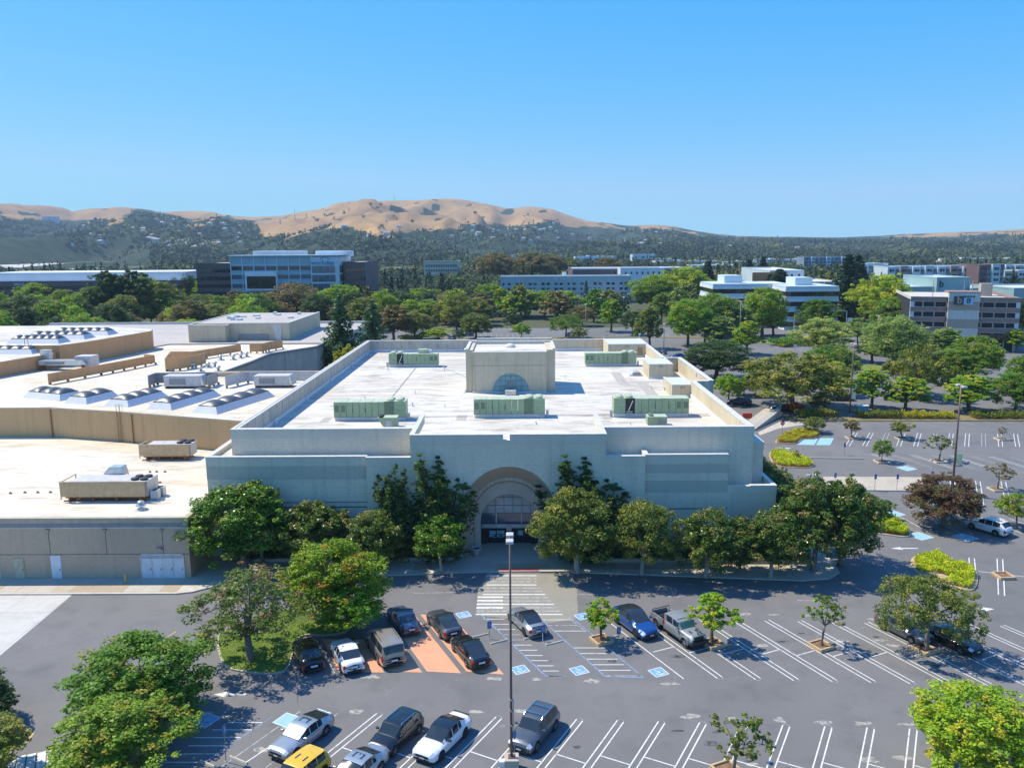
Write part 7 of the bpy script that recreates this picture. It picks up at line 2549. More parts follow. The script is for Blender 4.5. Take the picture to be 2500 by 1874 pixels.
lamp_post('lamp post with banner on the hedge strip beside the oak', g, hr, .4, 'pole_brown', 2, .16, 3.5)
for (bx, by, ty, lb) in ((1620, 866, 790, 'lamp post behind the back right store corner'), (1430, 817, 742, 'lamp post in the far lot behind the roof tower'), (1005, 828, 765, 'lamp post in the far lot left of centre'),
                         (1805, 842, 735, 'lamp post beside the yellow-green upright tree'), (2140, 850, 770, 'lamp post on the road beyond the oak'), (300, 665, 615, 'lone light mast by the freeway')):
    g = G(bx, by); hr = AT(bx, ty, g.y).z
    lamp_post(lb, g, hr, .5, 'pole_grey', 2, .16 if by > 700 else .5)

def blue_sign(label, px, py, ty, tilt=0.3, post='sign_post', white=False, group='blue accessible parking signs'):
    g = G(px, py)
    h = AT(px, ty, g.y).z
    t = thing('parking_sign', label, 'sign', (g.x, g.y, 0), tilt, group)
    b = MB(); b.tube([(0, 0, 0), (0, 0, h - .1)], .035, 6); b.build('post', post, t)
    b = MB(); b.box(-.2, .2, -.055, -.035, h - .72, h); k = bevel(b.build('sign_plate', 'sign_blue', t), .02)
    b = MB(); b.lathe([(.045, 0), (.045, .006)], 8, (-.01, 0, 0)); o = b.build('figure_head', 'sign_white', k); o.location = (0, -.06, h - .2); o.rotation_euler = (rad(90), 0, 0)
    sg = MB()
    for a, c in (((0, -.27), (0, -.42)), ((0, -.42), (.1, -.42)), ((.1, -.42), (.13, -.56)), ((-.03, -.36), (-.1, -.46)), ((-.1, -.46), (-.06, -.57)), ((-.06, -.57), (.05, -.57))):
        sg.bar((a[0], -.062, h + a[1]), (c[0], -.062, h + c[1]), .035, .008)
    sg.build('figure_lines', 'sign_white', k)
    b = MB(); b.lathe([(.1, 0), (.1, .04)], 8); b.build('post_foot', 'concrete', t)
    return t
blue_sign('blue accessible parking sign left of the lamp post', 1195, 1559, 1515)
blue_sign('blue accessible parking sign behind the silver black-roofed sedan', 1325, 1564, 1526, post='post_white')
blue_sign('blue accessible parking sign beside the deep blue car', 1510, 1567, 1529)
blue_sign('accessible parking sign on a thin post at the lower left', 552, 1858, 1768, 1.2, 'pole_grey')
for i, (x, y, ty) in enumerate(((2038, 1186, 1154), (2135, 1198, 1157), (2189, 1198, 1157), (2273, 1194, 1150), (2061, 1111, 1081))):
    blue_sign(('blue sign first along the concrete stalls', 'blue sign second along the concrete stalls', 'blue sign third along the concrete stalls', 'blue sign last along the concrete stalls, near the lamp post', 'blue sign alone in the bay above the concrete stalls')[i], x, y, ty, 0.2, 'pole_grey')
g = G(1909, 1063)
t = thing('road_sign', 'round red and white no-entry sign at the golden bed', 'sign', (g.x, g.y, 0), .1)
b = MB(); b.tube([(0, 0, 0), (0, 0, 2.3)], .035, 6); b.build('post', 'pole_grey', t)
b = MB(); b.lathe([(.42, 0), (.42, .02)], 18); o = b.build('sign_plate', 'stop_red', t); o.location = (0, -.05, 2.4); o.rotation_euler = (rad(90), 0, 0)
b = MB(); b.box(-.3, .3, -.085, -.072, 2.32, 2.48); b.build('white_bar', 'sign_white', t)

def wheel_stop(label, px, py, ang):
    g = G(px, py)
    t = thing('wheel_stop', label, 'wheel stop', (g.x, g.y, 0), ang, 'concrete wheel stops')
    b = MB(); b.add([(-.9, -.09, 0), (.9, -.09, 0), (.9, .09, 0), (-.9, .09, 0), (-.86, -.05, .12), (.86, -.05, .12), (.86, .05, .12), (-.86, .05, .12)], [(0, 1, 5, 4), (1, 2, 6, 5), (2, 3, 7, 6), (3, 0, 4, 7), (4, 5, 6, 7)])
    b.build('block', 'kerb', t)
    for x in (-.6, .6):
        b = MB(); b.lathe([(.03, .118), (.03, .128)], 6, (x, 0, 0)); b.build('anchor_pin', 'rust', t)
for i, q in enumerate(((1219, 1567), (1171, 1552), (1300, 1556), (1353, 1570), (1492, 1556))):
    wheel_stop(('concrete wheel stop below the first blue sign', 'concrete wheel stop behind the black sedan in the orange stall', 'concrete wheel stop behind the silver black-roofed sedan', 'concrete wheel stop right of the silver black-roofed sedan', 'concrete wheel stop beside the young planter tree')[i], *q, .46)
wheel_stop('concrete wheel stop at the lower left, right one', 582, 1855, -.5)
wheel_stop('concrete wheel stop at the lower left, left one', 510, 1866, -.5)

def planter_box(label, px, py, size=1.75, ang=.44, h=.32, mat='kerb_ochre'):
    g = G(px, py)
    t = thing('tree_planter', label, 'planter', (g.x, g.y, 0), ang, 'square tree planters')
    s = size / 2
    b = MB()
    w = .17
    b.box(-s, s, -s, -s + w, 0, h); b.box(-s, s, s - w, s, 0, h); b.box(-s, -s + w, -s + w, s - w, 0, h); b.box(s - w, s, -s + w, s - w, 0, h)
    bevel(b.build('kerb_ring', mat, t), .025)
    b = MB(); b.box(-s + w, s - w, -s + w, s - w, 0, h * .6); b.build('soil_bed', 'soil', t)
for px, py, lb in ((1468, 1565, 'square concrete planter of the young tree beside the blue car'), (1740, 1574, 'square planter of the leafy tree right of the pickup'), (2004, 1579, 'square planter of the half-bare leaning tree'),
                   (2256, 1587, 'square planter of the spreading olive tree'), (1775, 1884, 'square planter at the bottom edge'), (2080, 1070, 'planter of the small rusty tree'), (2202, 1071, 'planter of the small flat-topped tree'),
                   (2152, 1128, 'planter of the dark small tree'), (2445, 1073, 'planter of the bare sapling at far right'), (2434, 1196, 'planter of the leaning rusty tree'), (2450, 1408, 'low empty planter right of the kidney bed'),
                   (2292, 1127, 'planter of the nearly bare tree')):
    far = py < 1300
    planter_box(lb, px, py, 2.0 if far else 1.7, .44 if py > 1450 else .05, .26 if far else .32, 'kerb' if far else 'kerb_ochre')
for px, py, lb in ((1824, 1020, 'red plastic water barrier nearer the store wall'), (1866, 1017, 'red plastic water barrier behind the ramp railing')):
    g = G(px, py)
    t = thing('water_barrier', lb, 'barrier', (g.x, g.y, 0), .02, 'red water barriers')
    b = MB(); b.add([(-1, -.3, 0), (1, -.3, 0), (1, .3, 0), (-1, .3, 0), (-1, -.16, 1.05), (1, -.16, 1.05), (1, .16, 1.05), (-1, .16, 1.05)], [(0, 1, 5, 4), (1, 2, 6, 5), (2, 3, 7, 6), (3, 0, 4, 7), (4, 5, 6, 7)])
    bevel(b.build('shell', 'barrier_red', t), .06)
    b = MB(); b.box(-.6, -.3, -.34, .34, .1, .25); b.box(.3, .6, -.34, .34, .1, .25); b.build('fork_slot', 'rust', t)
# ramp with railing
A, B = G(1840, 1052), G(1905, 1017)
t = thing('access_ramp', 'concrete ramp with white pipe railing beside the store corner', 'ramp', (A.x, A.y, 0))
d = Vector((B.x - A.x, B.y - A.y, 0)); ln = d.length; d.normalize(); s_ = Vector((-d.y, d.x, 0))
b = MB()
v0 = [Vector((0, 0, 0)), d * ln, d * ln + s_ * 3.2, s_ * 3.2]
b.add([(q.x, q.y, 0) for q in v0] + [(q.x, q.y, zt_) for q, zt_ in zip(v0, (.2, 1.5, 1.5, .2))], [(0, 1, 5, 4), (1, 2, 6, 5), (2, 3, 7, 6), (3, 0, 4, 7), (4, 5, 6, 7)])
b.build('ramp_slab', 'concrete', t)
b = MB()
for k in range(9):
    f = k / 8
    q = d * (ln * f); z0 = .2 + 1.3 * f
    b.tube([(q.x, q.y, z0), (q.x, q.y, z0 + 1.0)], .03, 5)
for zz_ in (.35, .55, .8, 1.0):
    b.tube([(0, 0, .2 + zz_), (d.x * ln, d.y * ln, 1.5 + zz_)], .03, 5)
b.build('railing', 'post_white', t)
sheet('pale_walk', [G(1850, 1055), G(1905, 1028), G(1960, 1024), G(1962, 1036), G(1900, 1046), G(1855, 1062)], 'walk_concrete', .006)
g = G(2102, 1008)
t = thing('utility_cabinet', 'pale green utility cabinet on the hedge strip', 'cabinet', (g.x, g.y, .16))
b = MB(); b.box(-1.2, 1.2, -.9, .9, 0, 1.5); bevel(b.build('cabinet_body', 'teal_panel', t), .05)
b = MB(); b.box(-1.3, 1.3, -1, 1, 1.5, 1.58); b.build('lid', 'flashing', t)
# traffic signals
for i, (bx, by, ty, dx, lb) in enumerate(((1938, 812, 765, -1, 'traffic signal mast with curved arm by the grey-green tree'), (2064, 822, 760, 1, 'traffic signal mast with arm and street name sign'))):
    g = G(bx, by); h = AT(bx, ty, g.y).z
    t = thing('traffic_signal', lb, 'traffic signal', (g.x, g.y, 0))
    b = MB(); b.tube([(0, 0, 0), (0, 0, h)], [.2, .14], 8); b.build('pole', 'galvanised', t)
    b = MB(); b.tube([(0, 0, h * .55), (dx * 3, -1, h * .66), (dx * 8, -2.5, h * .66)], [.14, .1, .07], 6); b.build('mast_arm', 'galvanised', t)
    b = MB(); b.tube([(0, 0, h), (dx * -1.2, 0, h + .3), (dx * -2.6, 0, h + .2)], [.09, .07, .06], 6); b.build('lamp_arm', 'galvanised', t)
    b = MB(); b.box(dx * -3.1 - .3, dx * -2.6 + .3, -.15, .15, h + .1, h + .25); b.build('lamp_head', 'lamp_head', t)
    for xx in (4.5, 7.6):
        b = MB(); b.box(dx * xx - .2, dx * xx + .2, -2.8, -2.5, h * .66 - 1.1, h * .66 - .1); b.build('signal_head', 'black_grille', t)
    if i:
        b = MB(); b.box(.3, 2.2, -.3, -.2, h * .6, h * .75); b.build('street_sign', 'sign_white', t)
g = G(1941, 858)
t = thing('notice_sign', 'small white square sign on the median beyond the oak', 'sign', (g.x, g.y, 0))
b = MB(); b.tube([(0, 0, 0), (0, 0, 2.2)], .05, 6); b.build('post', 'pole_grey', t)
b = MB(); b.box(-.5, .5, -.1, -.05, 1.5, 2.4); b.build('sign_plate', 'sign_white', t)
# ------------------------------------------------------------------ buildings beyond the lots
plain('panel_blue', (0.27, 0.42, 0.5), 0.5, 0.0, 0.0, 0.08, 0.1)
plain('panel_pale', (0.55, 0.64, 0.68), 0.5, 0.0, 0.0, 0.08, 0.1)
plain('panel_hotel', (0.36, 0.47, 0.5), 0.5, 0.0, 0.0, 0.08, 0.1)
plain('panel_hotel_light', (0.48, 0.58, 0.6), 0.5, 0.0, 0.0, 0.08, 0.1)
plain('panel_white', (0.72, 0.75, 0.78), 0.5, 0.0, 0.0, 0.08, 0.1)
plain('panel_brown', (0.11, 0.075, 0.075), 0.6, 0.0, 0.0, 0.1, 0.1)
plain('panel_plum', (0.16, 0.1, 0.1), 0.6, 0.0, 0.0, 0.1, 0.1)
plain('panel_rust', (0.42, 0.2, 0.08), 0.6, 0.0, 0.0, 0.1, 0.1)
plain('panel_tan', (0.42, 0.34, 0.27), 0.7, 0.0, 0.0, 0.1, 0.1)
plain('panel_cream', (0.6, 0.56, 0.44), 0.7, 0.0, 0.0, 0.1, 0.1)
plain('panel_teal', (0.28, 0.42, 0.43), 0.5, 0.0, 0.0, 0.08, 0.1)
plain('panel_slate', (0.2, 0.27, 0.32), 0.5, 0.0, 0.0, 0.08, 0.1)
plain('garage_brick', (0.3, 0.2, 0.17), 0.8, 0.0, 0.0, 0.15, 0.8)
plain('garage_deck', (0.55, 0.5, 0.44), 0.85, 0.0, 0.0, 0.1, 0.2)
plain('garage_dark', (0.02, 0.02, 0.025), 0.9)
plain('logo_blue', (0.05, 0.2, 0.5), 0.4)
plain('logo_sky', (0.3, 0.6, 0.78), 0.4)
plain('logo_navy', (0.02, 0.035, 0.06), 0.4)

class Bld:
    """a block with its front at depth Y: local x runs right, y away, z up"""
    def __init__(s, name, label, px0, px1, ytop, Y, depth, mat, roof='roof_white', rz=0.0, h=None, cat='building', parapet=True, group=None, w=None):
        a, c = AT(px0, ytop, Y), AT(px1, ytop, Y)
        s.w = w or c.x - a.x
        s.h = h or (a.z + c.z) / 2
        s.d = depth
        s.t = thing(name, label, cat, (a.x, Y, 0), rz, group)
        s.box('wall', mat, 0, s.w, 0, depth, 0, s.h)
        s.box('roof', roof, .3, s.w - .3, .3, depth - .3, s.h, s.h + .05)
        if parapet:
            b = MB()
            b.box(-.1, s.w + .1, -.1, .4, s.h, s.h + .6); b.box(-.1, .4, .4, depth, s.h, s.h + .6); b.box(s.w - .4, s.w + .1, .4, depth, s.h, s.h + .6); b.box(.4, s.w - .4, depth - .4, depth, s.h, s.h + .6)
            b.build('parapet', mat, s.t)
    def box(s, name, mat, x0, x1, y0, y1, z0, z1):
        b = MB(); b.box(x0, x1, y0, y1, z0, z1)
        return b.build(name, mat, s.t)
    def windows(s, xs, zs, w, hh, mat='dark_glass', y=-.06, name='window', frame=None):
        cache = {}
        for z in zs:
            for x in xs:
                k = (w, hh)
                if k not in cache:
                    b = MB(); b.box(0, w, 0, .12, 0, hh)
                    cache[k] = b.mesh(name, [mat])
                o = obj(name, cache[k], s.t)
                o.location = (x, y, z)
    def side_windows(s, x, ys, zs, w, hh, mat='dark_glass'):
        b = MB(); b.box(0, .12, 0, w, 0, hh)
        me = b.mesh('window', [mat])
        for z in zs:
            for y in ys:
                o = obj('window', me, s.t)
                o.location = (x, y, z)

# blue office block
B1 = Bld('office_block', 'blue-grey glass office block with a white roof-line sign', 562, 760, 628, 432, 46, 'panel_blue')
w, h = B1.w, B1.h
bays = [i * w / 7 for i in range(7)]
fl = 4.55
for k in range(6):
    z = h - 5.6 - fl * k
    for i, x in enumerate(bays):
        B1.box('window', 'blue_glass' if k else 'dark_glass', x + .35, x + w / 7 - .35, -.08, .05, z - 1.0, z + 1.0)
for i in range(8):
    B1.box('bay_fin', 'panel_pale', i * w / 7 - .2, i * w / 7 + .2, -.45, 0, 0, h + .2)
for k in range(5):
    B1.box('floor_band', 'panel_pale', 0, w, -.25, 0, h - 4.0 - fl * k, h - 3.7 - fl * k)
B1.box('roof_eave', 'panel_pale', -1, w + 16, -1.2, 10, h + .6, h + 1.1)
B1.box('projecting_bay', 'panel_white', 8, 24.5, -3.2, 0, h - 17, h - 7.2)
B1.box('projecting_glass', 'dark_glass', 9, 24, -3.3, -3.2, h - 16, h - 9.6)
x1 = w
B1.box('corner_tower', 'panel_pale', x1, x1 + 14.5, -2, 30, 0, h)
for k in range(6):
    z = h - 6.0 - fl * k
    for j in range(4):
        B1.box('window', 'blue_glass', x1 + .5 + j * 3.05, x1 + .5 + j * 3.05 + 2.9, -2.1, -2, z - 2.2, z + 1.4)
    B1.side_windows(x1 + 14.45, [0, 5, 10, 15, 20], [z - 2.2], 4.6, 3.6, 'blue_glass')
B1.box('roof_plant', 'panel_pale', 8, 34, 12, 26, h, h + 3.2)
B1.box('roof_plant', 'panel_white', 42, 60, 10, 22, h, h + 3.0)
lettering('workday', 3.4, (x1 + 6.2, -2.15, h - 3.0), 'logo_blue', B1.t, .05, bold=.05)
b = MB()
for i in range(10):
    a0, a1 = math.pi * (.15 + .7 * i / 10), math.pi * (.15 + .7 * (i + 1) / 10)
    b.bar((x1 + 7.4 + 2.6 * math.cos(a0), -2.15, h - 2.2 + 2.2 * math.sin(a0)), (x1 + 7.4 + 2.6 * math.cos(a1), -2.15, h - 2.2 + 2.2 * math.sin(a1)), .35)
b.build('logo_arc', 'logo_blue', B1.t)
B2 = Bld('office_block', 'dark plum office block left of the blue office', 478, 562, 645, 440, 40, 'panel_brown')
for k in range(6):
    B2.box('window_band', 'dark_glass', 0, B2.w, -.1, .02, B2.h - 4.4 - 4 * k, B2.h - 2.6 - 4 * k)
B3 = Bld('office_block', 'dark plum office block right of the blue office', 838, 892, 642, 438, 40, 'panel_plum')
for k in range(6):
    B3.box('window_band', 'dark_glass', 0, B3.w, -.1, .02, B3.h - 4.8 - 4.2 * k, B3.h - 3.0 - 4.2 * k)
B4 = Bld('office_block', 'long low plum office with a wide white roof fascia at far left', -60, 445, 688, 455, 40, 'panel_plum', 'roof_bright')
B4.box('roof_fascia', 'panel_white', 4, B4.w, 6, 38, B4.h, B4.h + 5.0)
for k in range(4):
    B4.box('window_band', 'dark_glass', 0, B4.w, -.12, .02, B4.h - 4.0 - 4.2 * k, B4.h - 2.2 - 4.2 * k)
lettering('SIRIUS', 2.2, (24, -.15, B4.h - 1.2), 'panel_pale', B4.t, .05)

# hotel
HT = Bld('hotel', 'long grey-blue five-storey hotel with rows of paired windows', 1222, 1540, 676, 500, 18, 'panel_hotel', 'roof_bright')
w, h = HT.w, HT.h
fz = [h - 4.6 - 3.05 * k for k in range(5)]
nb = 10
for k, z in enumerate(fz):
    HT.box('floor_band', 'panel_hotel_light', 0, w, -.2, 0, z - .9, z - .55)
    HT.box('sill_strip', 'panel_pale', 0, w, -.15, 0, z + 1.45, z + 1.6)
    for i in range(nb):
        x = i * w / nb
        for q in (1.2, 4.2):
            j = (i * 7 + k * 3 + int(q)) % 5
            HT.box('window', 'dark_glass' if j < 3 else 'blue_glass', x + q, x + q + (1.9 if j != 1 else 1.1), -.1, .02, z - .2, z + 1.2)
for i in range(nb + 1):
    HT.box('bay_fin', 'panel_hotel_light', i * w / nb - .12, i * w / nb + .12, -.35, 0, 0, h + .3)
HT.side_windows(w - .05, [3, 8, 13], fz, 1.2, 1.4)
HT.box('roof_plant', 'panel_white', w * .48, w * .51, 6, 9, h, h + 2.6)
lettering('AC HOTEL', 2.3, (w * .48, -.4, h - 1.0), 'panel_white', HT.t, .05)
for i, (x0, x1_) in enumerate(((10, 30), (40, 62))):
    pass
b = MB(); b.box(52, 60, -9, -2, 3.2, 3.4); b.box(66, 74, -9, -2, 3.4, 3.6); b.build('pool_canopy', 'panel_white', HT.t)
b = MB()
for x in (53, 59, 67, 73):
    b.box(x, x + .2, -8.8, -8.6, 0, 3.3)
b.build('canopy_posts', 'galvanised', HT.t)
HB = Bld('office_block', 'brown low block with white roof trim behind the hotel', 1398, 1690, 657, 560, 50, 'panel_plum', 'roof_bright')
HB.box('roof_trim', 'panel_white', -.3, HB.w + .3, -.4, .2, HB.h, HB.h + 1.0)
HW = Bld('annex_block', 'white block with a row of slot windows behind the hotel', 1515, 1622, 656, 540, 16, 'panel_white', 'roof_bright')
HW.windows([3 + 3.6 * i for i in range(7)], [HW.h - 3.4], 1.0, 1.5)

# white-banded office: two wings
def banded(label, px0, px1, ytop, Y, dep, n=5):
    B = Bld('banded_office', label, px0, px1, ytop, Y, dep, 'dark_glass', 'panel_white', parapet=False)
    w, h = B.w, B.h
    for k in range(n):
        z = h - 4.1 * k
        B.box('white_band', 'panel_white', -.5, w + .5, -.6, dep, z - 1.9, z - .9)
        B.box('white_band', 'panel_pale', -.3, w + .3, -.4, dep - .2, z - .9, z + .25)
        m_ = int(w / 6)
        for i in range(m_ + 1):
            B.box('band_rib', 'panel_white', i * w / m_ - .1, i * w / m_ + .1, -.5, -.4, z - .9, z + .25)
            if i < m_:
                B.box('window', 'dark_glass', i * w / m_ + .15, (i + 1) * w / m_ - .15, -.1, -.02, z - 4.0 + .1, z - 1.95)
    B.box('penthouse', 'panel_pale', w * .28, w * .62, dep * .3, dep * .8, h, h + 3.4)
    return B
banded('left wing of the white-banded office with dark ribbon windows', 1742, 1872, 694, 350, 24)
banded('right wing of the white-banded office with dark ribbon windows', 1920, 2046, 700, 338, 24)
BL = Bld('banded_office', 'middle link of the white-banded office', 1868, 1924, 692, 356, 20, 'panel_white', 'panel_white', parapet=False)
for k in range(4):
    BL.box('window', 'dark_glass', .2, BL.w - .2, -.1, .02, BL.h - 4.0 - 4.1 * k, BL.h - 2.0 - 4.1 * k)

# parking garage
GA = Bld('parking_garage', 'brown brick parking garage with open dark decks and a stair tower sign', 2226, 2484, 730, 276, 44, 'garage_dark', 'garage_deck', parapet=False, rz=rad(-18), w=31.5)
w, h = GA.w, GA.h
for k in range(4):
    z = h - 3.3 * k
    GA.box('brick_spandrel', 'garage_brick', -.3, w + .3, -.35, 0, z - .5, z + .95)
    GA.box('spandrel_coping', 'coping', -.35, w + .35, -.42, -.02, z + .95, z + 1.05)
    GA.box('deck_edge', 'coping', -.3, w + .3, -.3, 0, z - .62, z - .5)
    GA.box('brick_spandrel', 'garage_brick', w, w + .35, 0, 44, z - .5, z + .95)
for x in (-.3, w - .9):
    GA.box('corner_pier', 'panel_pale', x, x + 1.2, -.3, .8, 0, h - .6)
for i in range(1, 9):
    GA.box('column', 'panel_tan', i * w / 9 - .2, i * w / 9 + .2, -.1, .4, 0, h - .5)
for i in range(10):
    x = w * .64 + i * 1.15
    GA.box('ground_window', 'dark_glass', x, x + 1.0, -.32, -.2, h - 12.6, h - 10.9)
tx0, tx1 = w * .34, w * .63
for k in range(7):
    GA.box('tower_course', 'panel_tan' if k % 2 else 'coping', tx0, tx1, -2.2, 6, h + 2.6 - 2.9 * (k + 1), h + 2.6 - 2.9 * k)
GA.box('tower_cap', 'garage_brick', tx0 - .2, tx1 + .2, -2.4, 6.2, h + 2.6, h + 2.85)
for k in range(5):
    GA.box('tower_side_louvre', 'dark_glass', tx0 - .05, tx0, -1.4, 1, h - .8 - 3.1 * k, h + .8 - 3.1 * k)
GA.box('stair_house', 'panel_tan', w - 7, w - 3.4, 22, 26, h, h + 4.4)
GA.box('deck_barrier', 'coping', -.3, .1, 0, 44, h, h + 1.0)
cx = (tx0 + tx1) / 2 - .4
GA.box('sign_panel', 'logo_navy', cx - 2.7, cx + .1, -2.9, -2.3, h - 1.3, h + 1.4)
GA.box('sign_panel', 'logo_sky', cx + .1, cx + 2.8, -2.9, -2.3, h - 1.3, h + 1.0)
lettering('b', 3.2, (cx - 1.1, -2.95, h + .1), 'panel_tan', GA.t, .06, bold=.05)
lettering('8', 2.6, (cx + 1.5, -2.95, h - .1), 'logo_navy', GA.t, .06, bold=.03)
for i in range(4):
    b = MB(); b.lathe([(.35, 0), (.35, .12)], 10); o = b.build('sign_dot', 'logo_navy', GA.t); o.location = (cx + .4 + i * .8, -2.95, h + 1.35); o.rotation_euler = (rad(90), 0, 0)
for x in (8, 20, w - 14):
    b = MB(); b.tube([(x, 12, h), (x, 12, h + 6)], .12, 6); b.build('deck_lamp_post', 'pole_grey', GA.t)
TB = Bld('store_building', 'teal box-shaped store with a dark letter b on its wall', 2288, 2370, 680, 340, 30, 'panel_teal', 'roof_bright')
lettering('b', 4.0, (1.9, -.1, TB.h - 2.2), 'logo_navy', TB.t, .05, bold=.08)
TL = Bld('store_building', 'low teal store wing with white roof edge left of the teal box', 2218, 2288, 703, 342, 30, 'panel_teal', 'roof_bright')
TR = Bld('store_building', 'low teal store wing right of the teal box', 2370, 2480, 706, 338, 30, 'panel_teal', 'roof_bright')
TE = Bld('store_building', 'teal store wall at the right picture edge', 2476, 2620, 706, 318, 30, 'panel_teal', 'roof_bright')

# apartments
def apart(label, px0, px1, ytop, Y, mats, floors=5, fh=3.3, dep=22, grp='apartment blocks'):
    B = Bld('apartment_block', label, px0, px1, ytop, Y, dep, mats[0], 'roof_bright', group=grp)
    w, h = B.w, B.h
    n = max(2, int(w / 7.5))
    for i in range(n):
        x = i * w / n
        m_ = mats[i % len(mats)]
        B.box('bay', m_, x, x + w / n * .62, -1.6, 0, 0, h + (.9 if i % 2 else .3))
        B.box('recess', 'panel_slate', x + w / n * .62, x + w / n, -.3, 0, 0, h - 1.2)
        for k in range(floors):
            z = h - 2.7 - fh * k
            B.box('window', 'dark_glass', x + w / n * .14, x + w / n * .26 + .6, -1.7, -1.58, z, z + 1.6)
            B.box('window', 'dark_glass', x + w / n * .38, x + w / n * .46 + .4, -1.7, -1.58, z, z + 1.6)
            B.box('window', 'blue_glass', x + w / n * .7, x + w / n * .92, -.4, -.28, z, z + 1.6)
    return B
apart('long pale and slate apartment block beyond the lime tree', 2165, 2410, 652, 520, ('panel_pale', 'panel_tan', 'panel_white', 'panel_pale'))
apart('teal-fronted apartment block left of the long one', 2096, 2168, 645, 540, ('panel_pale', 'panel_teal'))
apart('plum and grey apartment end block', 2388, 2452, 648, 505, ('panel_plum', 'panel_pale', 'panel_tan'))
apart('cream terrace at the right picture edge', 2450, 2640, 662, 560, ('panel_cream', 'panel_white'), 4)
apart('far white apartment block at the right edge', 2430, 2640, 648, 700, ('panel_pale', 'panel_white'), 4)
apart('grey far apartment block above the shopping roofs', 1962, 2072, 628, 900, ('panel_slate', 'panel_pale'), 3)
# shopping centre roofs at right, brick block
RB = Bld('office_block', 'rust-coloured block with pale windowed end by the redwoods', 1880, 1963, 662, 470, 60, 'panel_pale', 'roof_bright')
RB.box('rust_wall', 'panel_rust', -10, RB.w * .5, -1, 0, 0, RB.h - .5)
RB.windows([RB.w * .62 + 4 * i for i in range(3)], [RB.h - 4, RB.h - 9], 1.1, 2.4)
GW = Bld('low_wall_building', 'low tan store wall with pale piers behind the banded office', 1966, 2058, 690, 430, 40, 'panel_tan', 'roof_bright')
for i in range(5):
    GW.box('pier', 'panel_white', i * GW.w / 4 - .3, i * GW.w / 4 + .3, -.4, 0, 0, GW.h + .6)
WB = [('white flat-roofed store nearest the lime plane trees', 1690, 1800, 648, 640), ('wide white flat-roofed store behind the hotel annex', 1600, 1760, 638, 720), ('white flat-roofed store among the shopping roofs, middle', 1770, 1880, 640, 690),
      ('white flat-roofed store behind the rust block', 1850, 1960, 634, 760), ('pale store left of the shopping roofs', 1560, 1640, 633, 800), ('small white tower block at left of the hotel', 1248, 1262, 624, 900),
      ('white roof between trees above the hotel', 1360, 1372, 624, 900), ('white low roofs above the hotel right', 1404, 1500, 627, 880), ('pale low block right above the hotel', 1545, 1600, 622, 960),
      ('pale green low roof left of centre', 932, 1010, 655, 560), ('white low roof right of the pale green roof', 1050, 1100, 655, 580), ('small white roof in the trees at left of centre', 760, 800, 652, 700),
      ('white flat building at the far left hillside', -30, 68, 603, 1400), ('long pale roof high on the left hill', 80, 135, 529, 2700),
      ('far white roof left of the redwoods', 2000, 2060, 640, 640), ('white far roof at right of the apartments', 2300, 2480, 632, 900)]
for lb, a, c, yt, Y in WB:
    if Y <= Y0H:   # low blocks, about nine metres high
        yh_ = PX((a - 1263) / 2011.0 * 0.986 * 3000, 3000, 36)[1]
        Y = min(1230, 27 * 2011 / (yt - yh_))
    else:    # stand it where the slope carries it
        xm = (a + c) / 2
        Y = min((Y0H + 25 * i for i in range(1, 110)), key=lambda q: abs(hill_z(xm, q) + 8 - AT(xm, yt, q).z))
    B = Bld('flat_roof_building', lb, a, c, yt, Y, 30, 'panel_white' if 'white' in lb else 'panel_pale', 'roof_bright')
    n = max(1, min(10, int(B.w / 9)))
    B.windows([B.w * (i + .3) / n for i in range(n)], [max(.5, B.h - 4.5)], min(3, B.w / n * .4), 1.8)
    if B.w > 40:
        B.box('roof_plant', 'panel_pale', B.w * .3, B.w * .4, 8, 14, B.h, B.h + 2.2)
        B.box('roof_plant', 'unit_grey', B.w * .6, B.w * .66, 12, 17, B.h, B.h + 1.8)
YB_ = Bld('office_block', 'cream curved office with a yellow roof edge and slot windows in the trees', 1035, 1118, 640, 720, 30, 'panel_cream', 'panel_cream')
YB_.windows([1.5 + YB_.w / 20 * i for i in range(19)], [YB_.h - 4.2, YB_.h - 8.2], .8, 2.2)
YB_.box('yellow_edge', 'sign_yellow', -.5, YB_.w + .5, -.6, .4, YB_.h + .6, YB_.h + 1.3)

# freeway with its traffic
fw = MB()
pts = [G(-60, 631), G(20, 632), G(120, 640), G(240, 654), G(345, 665), G(345, 671), G(250, 672), G(60, 672), G(20, 655), G(-60, 645)]
fw.add([(q.x, q.y, 0) for q in pts], [tuple(range(len(pts)))])
weathered('freeway', (0.55, 0.51, 0.46), (0.45, 0.42, 0.38), .85, .02, .1)
fo = fw.build('freeway_road', 'freeway', kind='structure')
fo.location.z = 0.3
b = MB()
b.add([(-.9, -2.2, .25), (.9, -2.2, .25), (.9, 2.2, .25), (-.9, 2.2, .25), (-.9, -2.2, .85), (.9, -2.2, .85), (.9, 2.2, .8), (-.9, 2.2, .8), (-.75, -1.5, 1.45), (.75, -1.5, 1.45), (.75, .6, 1.45), (-.75, .6, 1.45), (-.85, 1.2, .84), (.85, 1.2, .84)],
      [(0, 1, 5, 4), (1, 2, 6, 5), (2, 3, 7, 6), (3, 0, 4, 7), (4, 5, 13, 12), (12, 13, 6, 7)], 0)
b.add([(-.85, -2.1, .85), (.85, -2.1, .85), (.75, -1.5, 1.45), (-.75, -1.5, 1.45), (-.75, .6, 1.45), (.75, .6, 1.45), (.85, 1.2, .84), (-.85, 1.2, .84)], [(0, 1, 2, 3), (4, 5, 6, 7), (0, 3, 4, 7), (1, 6, 5, 2)], 1)
